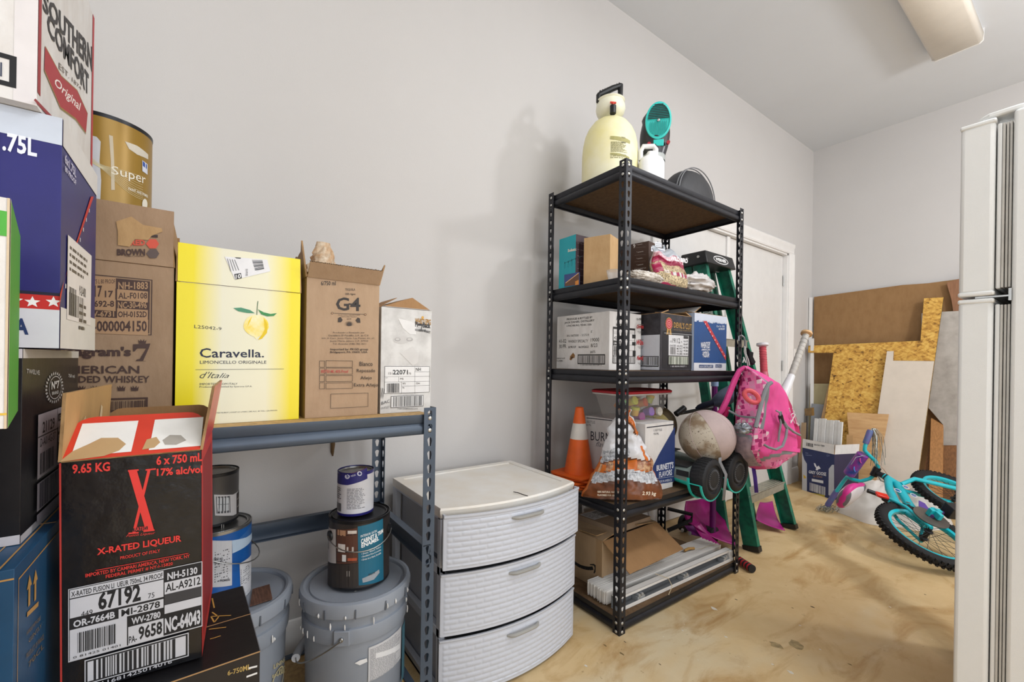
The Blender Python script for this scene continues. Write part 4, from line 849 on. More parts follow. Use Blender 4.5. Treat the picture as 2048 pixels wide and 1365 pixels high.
tag(wd.build('wood_scrap'), 'flat dark wood scrap lying on the left grey bucket lid', 'wood')
# big gallon can
CAB = M('cabinet_photo_print', '3a3534', .35, var=.2, vscale=20)
t, p = can('paint_can', 'dark gallon can of cabinet enamel with teal panel, on the right bucket', (-1.283, .377, ZL), .0845, .19, CAB, TINB, TINB)
p.on('C', 'c6'); 
p.ppoly([(612, 590), (680, 600), (682, 770), (612, 760)], 'c9c6c4'); p.ppoly([(618, 600), (640, 602), (646, 700), (620, 695)], '3c4048'); p.ppoly([(684, 600), (790, 592), (790, 765), (686, 770)], '5a3a2e')
for y in (628, 712, 760): p.pline([(684, y), (735, y + 2), (790, y - 5)], .002, '2a2020')
for x0, x1, y0, y1, c in ((690, 730, 606, 628, 'b58a6a'), (740, 785, 605, 622, 'd8cfc6'), (692, 728, 675, 710, 'd9d4d0'), (735, 770, 688, 710, 'c9c2bc'), (712, 732, 728, 760, 'dfe0e0'), (740, 786, 742, 758, 'b0583c')): p.prect(x0, y1, x1, y0, c)
p.ppoly([(790, 585), (915, 545), (918, 850), (795, 880)], '1b6580'); p.ppoly([(612, 762), (700, 775), (792, 766), (795, 882), (700, 892), (612, 875)], '38322f')
for x in (737, 748): p.pline([(x, 808), (x, 835)], .0014, 'b5b0aa')
p.pline([(700, 780), (700, 885)], .0008, '1d1a19'); p.pline([(743, 780), (745, 888)], .0008, '1d1a19')
slant('INTERIOR SATIN', 805, 640, 628, 885, 612, 600, 'dfe6ea', .01); slant('CABINET & TRIM', 806, 672, 648, 915, 615, 595, 'f0f3f4', .03); slant('ENAMEL', 808, 692, 670, 895, 652, 632, 'f0f3f4', .03)
for k, s_ in enumerate(("• Door, Won't Yellow", '• Excellent Flow & Leveling', '• Dries to a Hard, Durable')): slant(s_, 808, 728 + 15 * k, 718 + 15 * k, 905, 690 + 16 * k, 680 + 16 * k, 'e3eaee', .01)
p.ppoly([(812, 845), (895, 800), (898, 815), (870, 850), (815, 866)], '9aa0a6'); slant('GALLON', 842, 832, 822, 875, 820, 810, '2a2f33', .02)
p.done(); gallon_handle(t, .0845, .142, -1.42, .95, .028)
lb = MB(); lb.prism([atZ(*cp('c6', x, y), ZL - .004) for x, y in ((762, 895), (860, 868), (866, 878), (822, 892), (775, 912))], (0, 0, 1), .001, M('paper_scrap', 'b9b3aa', .7)); tag(lb.build('paper_scrap'), 'small torn paper scrap on the right bucket lid', 'paper')
# quart can on it
zt_ = ZL + .192
t, p = can('paint_can', 'small blue and white quart can on top of the dark enamel can', (-1.292, .366, zt_), .0505, .122, M('white_label', 'd3d4da', .4, var=.04), M('blue_label', '2c2a78', .3, .2), TIN, bands=())
p.on('C', 'c6'); p.ppoly([(638, 315), (730, 325), (836, 288), (838, 345), (740, 378), (640, 368)], '25246e'); p.pline([(640, 318), (735, 326), (836, 290)], .002, '5b2a3c')
for x, y in ((738, 335), (799, 320)): blob(x, y, 12, 12, 'c9ccdc'); blob(x, y, 6, 7, '25246e')
p.plines(655, 440, 710, 390, '66676c', 6, 4); p.plines(735, 500, 832, 385, '77787e', 14, 6); p.pbars(674, 496, 708, 470, '26262a', 4, 14)
slant('AQUA', 755, 338, 328, 780, 332, 322, 'd9dbe6', .01)
p.done()
# left pair of cans
t, p = can('paint_can', 'blue and white gallon can with black ear, on the left bucket', (-1.402, .028, ZL), .0845, .19, M('blue_gallon_label', '1f5fae', .35, var=.1), TIN, TIN)
p.on('C', 'c6'); p.ppoly([(60, 655), (160, 655), (160, 880), (60, 890)], 'cdced4'); p.plines(72, 870, 152, 690, '5c5e66', 13, 8)
for k in range(8): p.pline([(160 + k * 3, 720 - k * 8), (210, 690 - k * 8), (255, 640 - k * 9)], .0006, '7fb2e0')
p.ppoly([(160, 655), (230, 640), (272, 610), (272, 640), (220, 690), (162, 720)], 'b9cfe6')
p.ppoly([(197, 770), (255, 725), (258, 960), (205, 975)], 'd7d9df'); p.plines(202, 890, 252, 760, '6a6c74', 9, 2); p.pbars(206, 965, 245, 915, '26262a', 5, 16)
slant('FIRST AID', 70, 755, 742, 115, 752, 740, '3a3c44', .02); slant('TREATMENT', 70, 772, 762, 115, 770, 760, '3a3c44', .02); slant('PREMIERS', 100, 862, 850, 150, 856, 846, '3a3c44', .02)
p.done(); gallon_handle(t, .0845, .14, -.35, 2.8, .05)
t, p = can('paint_can', 'dark quart can with a kitchen picture, on top of the blue and white gallon can', (-1.425, .02, ZL + .192), .062, .137, M('charcoal_label', '4a4848', .35, var=.05), TINB, TIN)
p.on('C', 'c6'); p.ppoly([(70, 425), (165, 425), (220, 395), (222, 505), (165, 530), (75, 530)], 'c4c3c6'); p.ppoly([(80, 435), (150, 432), (152, 515), (82, 520)], '484a50'); p.ppoly([(88, 442), (143, 440), (144, 505), (90, 510)], 'c9cdd2'); p.pline([(115, 440), (116, 508)], .0012, '55575c'); p.pline([(88, 475), (144, 472)], .0012, '55575c')
p.ppoly([(182, 420), (222, 395), (222, 510), (182, 525)], '2b2322'); 
for y in (450, 488): p.pline([(184, y), (222, y - 22)], .002, 'b5aba4')
for x in (108, 118): p.pline([(x, 575), (x, 595)], .0014, 'b5b0aa')
p.done()
# ---------------- goods on the black shelving ----------------
SM = M('black_plastic', '')
# top shelf: pump sprayer
z1 = 1.8212
YP = M('translucent_yellow_plastic', 'efeaca', .4, var=.10, vscale=4, col2='e8de9c'); YP2 = M('milky_plastic', 'ece9d2', .4, var=.03)
t = thing('pump_sprayer', 'pale yellow pump sprayer tank with black handle on the top shelf', 'sprayer', (-1.335, 1.485, z1))
b = MB(); b.lathe([(.0005, .002), (.112, .002), (.122, .01), (.125, .03), (.124, .17), (.121, .205), (.113, .245), (.10, .275), (.078, .305), (.05, .325), (.03, .332), (.03, .345), (.0005, .345)], YP, 48); b.build('tank', t, ang=60)
b = MB(); b.lathe([(.03, .336), (.045, .342), (.060, .355), (.066, .375), (.064, .392), (.058, .405), (.062, .408), (.064, .412), (.0005, .414)], YP2, 40); b.build('funnel_collar', t, ang=50)
h = MB(); d_ = Vector((.45, .89, 0)).normalized(); up = Vector((0, 0, 1))
def H_(a, z): return d_ * a + up * z
h.tube([H_(.045, .405), H_(.046, .44), H_(.046, .475), H_(.048, .497)], [.011, .011, .012, .010], SM, 10); h.tube([H_(.048, .492), H_(.01, .475), H_(-.03, .452), H_(-.058, .436)], [.011, .0135, .0135, .011], SM, 10); h.tube([H_(-.058, .438), H_(-.058, .405)], .010, SM, 10)
h.tube([H_(-.055, .408), H_(.045, .412)], .008, SM, 8)
for k in range(9): f = k / 8; c = H_(.04 - .09 * f, .49 - .045 * f); h.tube([c + Vector((.012, 0, .002)), c + Vector((0, 0, .0135)), c + Vector((-.012, 0, .002))], .0022, SM, 6)
h.build('pump_handle', t)
a = Vector((.055, -.045, 0)); b = MB(); b.cyl(a + up * .318, a + up * .352, .0135, SM, 16); b.build('relief_valve', t); b = MB(); RDP = M('red_plastic', 'd8402c', .4); b.cyl(a + up * .352, a + up * .368, .005, RDP, 10); b.cyl(a + up * .366 - d_ * .013, a + up * .366 + d_ * .013, .0045, RDP, 10); b.build('valve_knob', t)
p = Print(t); p.cylframe('C', .1245); p.on('C', 'd1'); OL = 'a8a266'
p.ppoly([(500, 505), (580, 512), (640, 530), (662, 545), (662, 570), (580, 545), (500, 530)], OL); c = p.q(502, 640, 640, 560); p.lines(c[0], c[1], c[2], c[3], '8f8c62', 12, 3, .6); p.ppoly([(498, 645), (580, 650), (655, 680), (655, 695), (580, 672), (498, 662)], OL); slant('WARNING', 590, 520, 508, 625, 528, 516, '3d3c28', .02); slant('WARNING', 590, 562, 550, 625, 570, 558, '3d3c28', .02); c = p.q(498, 692, 650, 664); p.lines(c[0], c[1], c[2], c[3], '8f8c62', 3, 9, .5)
p.done()
# white jug
t = thing('jug', 'small white plastic jug with loop handle beside the pump sprayer', 'jug', (-1.19, 1.59, z1), radians(55)); WP = M('white_jug_plastic', 'e6e6e6', .35, var=.02)
b = MB(); P = []
for z, rx_, ry_ in ((0, .05, .035), (.004, .055, .040), (.105, .055, .04), (.125, .046, .034), (.14, .02, .02), (.155, .018, .018)):
    P.append([(rx_ * (abs(cos(a)) ** .6) * (1 if cos(a) > 0 else -1), ry_ * (abs(sin(a)) ** .6) * (1 if sin(a) > 0 else -1), z + .001) for a in [2 * pi * k / 28 for k in range(28)]])
b.grid(P, 0, 0, WP, wrap=True, cap=True); b.build('jug_body', t, ang=50)
b = MB(); b.tube([(-.045, 0, .12), (-.046, 0, .160), (-.035, 0, .182), (.01, 0, .184), (.02, 0, .17), (.018, 0, .14)], [.010, .010, .011, .011, .012, .013], WP, 10); b.build('handle', t, ang=50)
# handheld vacuum
TQ = M('turquoise_plastic', '33c4bd', .4, var=.03); VB = M('vacuum_black', '2a2b30', .3, var=.06); SMK = M('smoky_clear_plastic', '8b8f8e', .15, alpha=.55, var=.05); 
vx, vy = -1.26, 1.70
t = thing('handheld_vacuum', 'black and turquoise handheld vacuum with a clear dust cup, standing on the top shelf', 'vacuum', (vx, vy, z1))
ax = Vector((.34, -.06, -.2)).normalized()
b = MB(); b.lathe([(.0005, .001), (.046, .001), (.050, .006), (.0515, .10), (.0515, .165), (.048, .17), (.0005, .17)], SMK, 32); b.build('dust_cup', t)
b = MB(); b.lathe([(.03, .10), (.047, .155), (.047, .16), (.0005, .16)], M('dark_teal', '1d4c50', .4), 24); b.build('filter', t)
b = MB(); b.lathe([(.053, .168), (.054, .19), (.052, .195)], M('clear_band', 'a9adab', .3), 32); b.build('collar', t)
fn = Vector((.62, -.66, -.12)).normalized(); us = Vector((0, 0, 1)); us = (us - fn * us.dot(fn)).normalized(); rs = us.cross(fn).normalized(); tc_ = Vector((.0, .02, .345))
b = MB(); P = []
for f in [k / 14 for k in range(15)]:
    z = .19 + .235 * f; c = Vector((0.0 + .0 * f, .0 + .02 * f, z)); rr_ = .051 + .017 * sin(pi * min(1, f * 1.15)) if f < .72 else .066 * sqrt(max(.02, 1 - ((f - .72) / .30) ** 2)); dpt = rr_ * (.95 - .15 * f)
    P.append([c + Vector((cos(a), sin(a) * 1.0, 0)) * 0 + (rs * cos(a) * rr_ + fn * sin(a) * dpt * (.85 if sin(a) > 0 else 1.0)) for a in [2 * pi * k / 28 for k in range(28)]])
b.grid(P, 0, 0, VB, wrap=True, cap=True); b.build('motor_housing', t, ang=60)
T = Matrix.Translation(tc_ + fn * .060) @ Matrix((rs, us, fn)).transposed().to_4x4()
b = MB(); b.lathe([(.060, -.006), (.067, .004), (.066, .012), (.058, .014), (.056, .008), (.0005, .007)], TQ, 40, T @ Matrix.Diagonal((.86, 1.22, 1, 1))); g_ = b.build('fan_grille', t, ang=50)
for k in range(9): y = .008 + k * .0072; w_ = .052 * sqrt(max(0, 1 - (y / .072) ** 2)) * .9; s_ = MB(); s_.box((-w_, y, .0125), (w_, y + .0035, .0145), M('slot_black', '16181a', .6), T); s_.build('slot', g_, smooth=False)
for k in range(9): x = -.034 + k * .0085; hgt = .068 * sqrt(max(0, 1 - (x / .052) ** 2)) * .95; s_ = MB(); s_.box((x - .0013, -hgt, .0125), (x + .0013, -.004, .0140), M('teal_shade', '1c8f8c', .5), T); s_.build('slot', g_, smooth=False)
b = MB(); b.lathe([(.0005, .017), (.006, .016), (.007, .012)], M('steel', ''), 16, T); b.build('badge', t)
b = MB(); b.box((-.020, -.112, .006), (.026, -.082, .014), TQ, T); b.build('release_tab', t, bevel=.003)
b = MB(); 
for x in (-.038, .046): b.cyl(T @ Vector((x, -.098, .0)), T @ Vector((x, -.098, .014)), .008, M('dark_red_plastic', 'a82c38', .4), 12)
b.build('button', t)
# black camera-like bag
t = thing('pouch', 'rounded black zipped case lying at the right of the top shelf', 'case', (-1.27, 2.0, z1)); BV = M('black_vinyl', '3b3b3e', .55, var=.1, bump=.2)
b = MB(); P = []; nS = 20
for k in range(13):
    f = k / 12; x = -.075 + .15 * f; s_ = .6 + .4 * sin(pi * f) ** .35
    row = []
    for i in range(nS + 1): a = pi * i / nS; row.append((x, (.17 * cos(a)) * s_, .205 * max(0, sin(a)) ** .72 * s_ + .001))
    row += [(x, -.16 * s_ * (1 - 2 * q / 6), .001) for q in range(1, 6)]
    P.append(row)
b.grid(P, 0, 0, BV, wrap=True, cap=True); b.build('case_body', t, ang=60)
for x in (.040, .056): b = MB(); b.tube([(x, .171 * cos(a) * (.965), .207 * max(0, sin(a)) ** .72 * (.985) + .001) for a in [pi * q / 24 for q in range(25)]], .0028, M('zip_grey', '7c7d80', .5), 6); b.build('zipper', t)

# second shelf
z2 = 1.3822
TL = M('teal_box_print', '1b9ba8', .45, var=.03); DRK = M('dark_photo_side', '3a2f36', .4, var=.25, vscale=30)
t, p = carton('carton', 'teal box of string lights with a night photo, left on the second shelf', (-1.478, 1.315, z2 + .0005), radians(0), .108, .11, .226, TL)
p.on('R').rect(0, 0, .11, .226, '4a3840'); 
for k in range(7): p.rect(.01, .02 + k * .028, .10, .022 + k * .028, '8a7c80')
p.rect(.02, .0, .028, .19, '2a2024'); p.rect(.07, .0, .078, .15, '8a7c80')
p.on('F', 'd2'); slant('Solistic', 260, 488, 460, 340, 472, 446, 'ece2cf', .03); p.pline([(228, 590), (300, 560), (400, 520)], .0012, '123b40')
for x, y in ((232, 600), (265, 590), (297, 575), (333, 562), (372, 545)): p.pline([(x, y - 22), (x, y)], .0025, '123b40'); c = Vector(p.uv(x, y + 22)); p.line([(c.x + .004 * cos(a), c.y + .008 * sin(a)) for a in [q * pi / 5 for q in range(11)]], .0006, '123b40')
p.ppoly([(228, 812), (372, 790), (372, 672), (228, 698)], '3c4f86'); p.ppoly([(235, 780), (365, 680), (365, 790), (235, 805)], '6a4a38'); p.pline([(240, 775), (362, 682)], .003, 'f0c08a'); p.ppoly([(330, 760), (362, 745), (362, 790), (330, 795)], 'd88a3c')
p.done()
carton('carton', 'plain kraft box between the teal box and the shelf post', (-1.34, 1.335, z2 + .0005), radians(20), .12, .10, .205, kraft('kraft_smooth', 'c9a67a', 'bd996c'))[1].done()
carton('carton', 'flat kraft box under the dark brown appliance box', (-1.37, 1.585, z2 + .0005), radians(10), .16, .12, .045, KRAFT)[1].done()
BR = M('brown_appliance_print', '4a342a', .4, var=.05)
t, p = carton('carton', 'dark brown appliance box with white feature list, on a flat kraft box', (-1.375, 1.585, z2 + .047), radians(10), .165, .13, .168, BR)
p.on('F', 'd2')
for k, y in enumerate((410, 480, 540, 600)): 
    c = p.uv(902, y + 5); p.rect(c[0] - .001, c[1] - .001, c[0] + .001, c[1] + .001, 'e6e0da'); q_ = p.q(910, y + 12, 965, y - 4); p.lines(q_[0], q_[1], q_[2], q_[3], 'd8cfc6', 2, k, .6); p.pline([(880, y + 38), (985, y + 28)], .0005, 'a89a90')
slant('9', 868, 450, 412, 888, 450, 412, 'e6e0da', .02); slant('BREWS THE PERFECT CUP', 878, 662, 648, 988, 640, 628, 'd8cfc6', .0)
p.on('R', 'd2'); p.ppoly([(1068, 438), (1132, 445), (1132, 400), (1068, 390)], 'dfe1e6'); p.ppoly([(1032, 478), (1160, 502), (1160, 458), (1032, 435)], 'dfe1e6'); p.pline([(1075, 425), (1128, 432)], .0015, '5a5c64'); p.pline([(1075, 408), (1128, 415)], .0015, '5a5c64'); slant('EXPRESS', 1040, 462, 450, 1150, 484, 472, '3a4a7a', .02); p.ppoly([(1060, 610), (1065, 560), (1085, 530), (1110, 545), (1110, 600), (1095, 640), (1070, 640)], 'a8683c')
p.done()
# clear cup
t = thing('plastic_cup', 'crinkled clear plastic cup in front of the plain kraft box', 'cup', (-1.18, 1.352, z2 + .0005)); CLR = M('clear_film', 'e6e2de', .15, alpha=.38, var=.05)
b = MB(); b.lathe([(.0005, .001), (.024, .001), (.026, .004), (.033, .038), (.034, .04), (.032, .04), (.025, .006)], CLR, 24); b.build('cup_body', t, ang=60)
def crumple(name, label, cat, loc, sx, sy, sz, matf, seed, amp=.18, nu=48, nv=30, power=.8, part='bag_film', flat=.25, freq=2.5):
    t = thing(name, label, cat, loc); b = MB(); P = []
    for j in range(nv + 1):
        th = pi * j / nv; row = []
        for i in range(nu):
            ph = 2 * pi * i / nu; v = Vector((sin(th) * cos(ph), sin(th) * sin(ph), -cos(th)))
            n_ = noise.fractal(v * freq + Vector((seed, seed * 1.7, 0)), .8, 2.2, 4); r = 1 + amp * n_ * 1.6 + amp * .5 * abs(noise.noise(v * freq * 2.6 + Vector((0, seed, 3))))
            z = (v.z * r * .5 + .5) * sz; row.append((v.x * r * sx / 2, v.y * r * sy / 2, max(.0012, z)))
        P.append(row)
    b.grid(P, nu, nv, matf, wrap=True); b.build(part, t, ang=70); return t
WB = M('white_bag_film', 'd9d5d3', .35, alpha=.92, var=.08, vscale=20); LACE = M('white_netting', 'dcd6cd', .7, var=.25, vscale=90, col2='a09488')
crumple('bag_of_netting', 'bunched white netting on the second shelf beside the shelf post', 'netting', (-1.145, 1.50, z2), .08, .22, .05, LACE, 3, .12, freq=6)
crumple('plastic_bag', 'crumpled white plastic bag hanging over the right of the second shelf', 'bag', (-1.135, 1.865, z2), .11, .235, .085, WB, 9, .22, freq=3)
crumple('plastic_bag', 'small crumpled clear plastic bag behind the bird seed bag', 'bag', (-1.26, 1.78, z2), .09, .13, .21, M('pale_clear_film', 'ccd2da', .2, alpha=.8, var=.12, vscale=30), 21, .28, freq=3)
# bird seed bag
SEED = M('seed_mix', 'd9c6a0', .8, var=.4, vscale=160, col2='4e4030'); SEED2 = M('seed_bag_photo', 'c8ae8c', .5, var=.35, vscale=60, col2='6a4030'); MG = M('magenta_bag_print', '9c1f48', .35, var=.08)
t = thing('seed_bag', 'crumpled maroon and white bag of wild bird seed on the second shelf', 'bag', (-1.145, 1.675, z2 + .0005), radians(84))
b = MB(); P = []; nu, nv = 60, 44
for j in range(nv + 1):
    f = j / nv; row = []; wv = .105 * (1 - .35 * max(0, f - .55)); dv = .045 * (sin(pi * min(1, f * .9 + .12)) ** .6) * (1 - .6 * f) + .004
    for i in range(nu):
        a = 2 * pi * i / nu; x = wv * (abs(cos(a)) ** .75) * (1 if cos(a) > 0 else -1); y = dv * sin(a) + .03 * f * f
        n_ = noise.fractal(Vector((x * 18, y * 18, f * 4)), .9, 2, 3) * .012 * (.3 + f); row.append((x + n_, y + n_ * 1.2 - .01 * sin(9 * f) * f, max(.001, f * .172 + .012 * f * sin(6 * x / .1) + n_ * .5)))
    P.append(row)
def seedm(u_, v_):
    front = .5 < u_ < 1.0; x = (u_ - .5) * 2
    w_ = v_ + .10 * (x - .5) + .03 * sin(14 * x)
    if w_ < .03: return MG
    if front:
        if .40 < x < .9 and .28 < w_ < .38: return MG if (int(x * 40) % 3) else WB
        if x < .28 and .30 < w_ < .52: return MG
        if w_ < .56: return SEED if w_ < .40 + .1 * sin(5 * x) else SEED2
        if w_ < .70: return MG
        if w_ < .82: return M('pink_white_print', 'e0c9ce', .4, var=.3, vscale=50, col2='a83058')
        return M('pale_clear_film', '')
    return SEED if w_ < .5 else WB
b.grid(P, 0, 0, seedm, wrap=True, cap=True); b.build('bag_film', t, ang=60)
p = Print(t); p.frame('F', (-.10, -.052, 0), (1, 0, 0), (0, .12, 1)); p.on('F'); p.text('WILD BIRD', .06, .112, .17, .132, 'ece6e8', .04, .2); p.text('FOOD', .015, .052, .045, .066, 'e8dfe2', .02); p.done()

# third shelf: big cartons
z3 = 1.0162
WJ = kraft('white_carton_clay', 'dbd8d6', 'cfcbc8')
t, p = carton('carton', 'large white whiskey carton with distillery print, left on the middle shelf', (-1.212, 1.362, z3 + .0005), R90, .205, .325, .245, WJ)
W, D_, H = p.size; Kk = '2a2826'
p.on('L', 'd3')
def S(s_, x0, y0, x1, y1, h_, c=Kk, b=.01, sh=0): slant(s_, x0, y0, y0 - h_, x1, y1, y1 - h_ * 1.12, c, b, sh)
S('PRODUCED & BOTTLED BY', 262, 250, 512, 230, 19, Kk, .02); S('JACK DANIEL DISTILLERY', 240, 288, 532, 264, 23, Kk, .02); S('LYNCHBURG, TENN. USA', 262, 316, 504, 302, 20, Kk, .015)
S('SKU 56875000  -  3157519', 262, 410, 478, 403, 20, '3d3a38', 0); S('41-02', 186, 470, 256, 468, 33, Kk, 0); S('WHISKEY SPECIALTY', 276, 468, 470, 464, 25, Kk, 0); S('19000', 496, 458, 578, 456, 34, Kk, 0)
S('30 PR', 186, 522, 256, 520, 34, Kk, 0); S('30 PROOF', 276, 522, 352, 520, 20, Kk, .01); S('06/29/2023', 376, 520, 474, 518, 19, Kk, .01); S('8/23', 496, 512, 560, 510, 34, Kk, 0); S('3875', 490, 570, 540, 570, 22, Kk, 0); S("5'", 496, 372, 512, 370, 22, Kk, 0)
S('DSP-KY-A14', 166, 628, 244, 626, 13, Kk, .01); S('9 LITERS', 166, 652, 222, 651, 13, Kk, .01)
p.prect(368, 676, 636, 580, Kk); p.prect(376, 666, 628, 592, 'd0cccb'); p.pbars(382, 664, 622, 594, Kk, 3, 36); S('1 50 82184 00758 2', 398, 690, 602, 692, 12, '4a4644', 0)
p.ppoly([(296, 600), (325, 565), (342, 590), (338, 615), (320, 620), (305, 640), (290, 632)], '8a6236'); p.ppoly([(300, 615), (318, 600), (322, 615), (308, 628)], '3c2a1c')
p.on('F', 'd3')
S("JACK DANIEL'S", 742, 250, 862, 255, 48, Kk, .02, .3); S('Winter Jack', 742, 318, 850, 320, 45, Kk, .01, .3)
p.prect(706, 600, 926, 330, Kk); p.prect(712, 594, 920, 350, 'd2cecc')
for y in (365, 380, 445, 492, 545): p.pline([(712, y), (920, y)], .0012, Kk)
p.prect(714, 490, 788, 452, Kk); S('OR-2712', 718, 484, 785, 484, 22, 'd2cecc', .02); S('42114', 720, 435, 785, 435, 30, Kk, .01); p.pbars(718, 590, 765, 500, Kk, 6, 12); p.prect(895, 425, 930, 390, Kk); p.prect(895, 495, 930, 462, Kk); p.prect(900, 600, 930, 545, Kk)
p.prect(706, 668, 925, 600, Kk); p.prect(712, 662, 918, 606, 'd2cecc'); p.pbars(716, 660, 912, 608, Kk, 8, 30)
S('12-750ML', 938, 248, 1012, 250, 20, Kk, .01)
for y, w_ in ((330, 'Original'), (478, 'Wine'), (635, 'Family')): S(w_, 940, y + 12, 1015, y + 14, 50, 'b83a3c', .03, .4); S('TENNESSEE', 955, y - 35, 1005, y - 34, 9, '5a5654'); S('100% NATURAL SPICED', 948, y + 34, 1012, y + 35, 8, '5a5654'); S('PRODUCT', 960, y + 46, 1000, y + 47, 8, '5a5654')
p.done()
BKD = M('carton_dull_black', '262429', .5, var=.3, vscale=25, col2='3c3a40')
t, p = carton('carton', 'scuffed black whiskey carton with red rosette, in the middle of the middle shelf', (-1.123, 1.583, z3 + .0005), radians(91), .240, .33, .247, BKD, open_top=True, flaps=[dict(side='F', L=.03, ang=radians(-80)), dict(side='L', L=.06, ang=radians(-74)), dict(side='R', L=.05, ang=radians(-70))])
W, D_, H = p.size
p.on('L', 'd3'); p.prect(700, 722, 1170, 388, 'c9ccd4'); p.prect(700, 694, 1160, 598, Kk); p.prect(700, 684, 1152, 606, 'c9ccd4'); p.pbars(980, 684, 1148, 608, '3a3c38', 9, 18); S('002821 2', 1030, 708, 1125, 704, 12, '4a4c50')
p.on('F', 'd3'); GLD = 'b08a4c'; RR = 'b03440'
p.prect(1190, 720, 1480, 375, '201f24'); c = Vector(p.uv(1257, 283)); r = abs(p.uv(1290, 283)[0] - c.x)
for k in range(14): a = 2 * pi * k / 14; p.poly([(c.x + r * s_ * cos(a + o_), c.y + r * s_ * 1.05 * sin(a + o_)) for s_, o_ in ((.75, -.25), (1.05, -.16), (1.05, .16), (.75, .25))], GLD)
def circ(cx, cy, r_, c_, n=24): p.poly([(cx + r_ * cos(2 * pi * k / n), cy + r_ * sin(2 * pi * k / n)) for k in range(n)], c_)
circ(c.x, c.y, r * .95, RR); circ(c.x, c.y, r * .68, 'd8a8a0'); circ(c.x, c.y, r * .60, RR); circ(c.x, c.y, r * .30, 'd8a8a0'); circ(c.x, c.y, r * .22, RR)
for sx in (-1, 1): p.poly([(c.x + sx * r * .1, c.y - r * .9), (c.x + sx * r * .55, c.y - r * .8), (c.x + sx * r * .8, c.y - r * 1.95), (c.x + sx * r * .45, c.y - r * 1.75), (c.x + sx * r * .2, c.y - r * 2.0)], GLD)
S("DEVIL'S CUT", 1302, 320, 1478, 345, 55, GLD, .02); S('KENTUCKY STRAIGHT BOURBON WHISKEY', 1302, 346, 1470, 360, 10, '8a7448')
p.pline([(1210, 372), (1482, 392)], .0015, 'c9c9cc')
p.ppoly([(1250, 598), (1442, 602), (1447, 402), (1252, 390)], 'd3d3d6'); S('19112', 1288, 470, 1362, 475, 46, Kk, .015); S('151', 1264, 465, 1282, 466, 18, Kk); S('75', 1368, 470, 1382, 471, 16, Kk); p.pbars(1264, 582, 1318, 512, Kk, 3, 14)
S('OH-8120B', 1262, 506, 1320, 508, 20, Kk, .01)
for k, s_ in enumerate(('WS-1912', 'MI-7917', 'WV-7867', 'PA-2882')): S(s_, 1330, 510 + 25 * k, 1386, 512 + 25 * k, 18, Kk, .01)
for k, s_ in enumerate(('AL-A195', 'DS-6471', 'MC-7002', 'WY-282+', 'NC-2022')): S(s_, 1396, 462 + 31 * k, 1440, 464 + 31 * k, 18, Kk, .01)
p.prect(1396, 428, 1442, 404, '3a3a3c'); p.prect(1246, 686, 1445, 598, Kk); p.prect(1252, 678, 1440, 606, 'd0d4c8'); p.pbars(1256, 678, 1436, 608, '2c3a2c', 5, 24); S('1 80 80696 00037 1', 1272, 706, 1420, 706, 14, 'c9c9cc')
p.done()
NVC = M('carton_royal_blue', '1c4a86', .45, var=.06)
t, p = carton('carton', 'blue and white vodka carton with a red diagonal ribbon, right on the middle shelf', (-1.118, 1.829, z3 + .0005), radians(89), .275, .30, .267, NVC, open_top=True, flaps=[dict(side='F', L=.05, ang=radians(-78), out=WJ), dict(side='L', L=.06, ang=radians(-60), out=WJ)])
W, D_, H = p.size
p.on('F', 'd3'); c = p.uv(1600, 255); p.rect(0, c[1], W, H, 'ccd3e2'); p.rect(0, 0, W, p.uv(1600, 665)[1], 'd3d5dc')
rnd = random.Random(2)
for k in range(16): x = W * k / 16; p.rect(x, c[1] - rnd.uniform(.002, .008), x + W / 16 * rnd.uniform(.6, 1), c[1] + .001, 'ccd3e2')
p.ppoly([(1590, 255), (1622, 255), (1812, 600), (1808, 640)], 'c23a40')
for k in range(9): c_ = (1612 + 23 * k, 285 + 39 * k); q_ = p.uv(*c_); p.rect(q_[0] - .003, q_[1] - .003, q_[0] + .003, q_[1] + .003, 'e6dce0')
S('WHEATLEY', 1565, 520, 1658, 520, 55, 'e2e6ee', .03); S('AMERICAN', 1572, 545, 1655, 545, 18, 'e2e6ee', .02); S('·VODKA·', 1580, 612, 1650, 612, 58, 'e2e6ee', .03); S('12 x 1L, 12.0L', 1720, 318, 1798, 320, 20, 'e2e6ee', .02); S('82 PROOF', 1740, 342, 1798, 343, 16, 'e2e6ee', .02)
p.prect(1550, 712, 1686, 684, '24416e'); S('1XX DISTILLERY', 1556, 708, 1680, 708, 17, 'd3d5dc', .01); p.prect(1708, 708, 1770, 680, '24416e'); S('BUFFALO', 1712, 702, 1766, 702, 14, 'd3d5dc')
p.on('L').rect(0, .0, D_, H, 'b9c6de'); p.done()

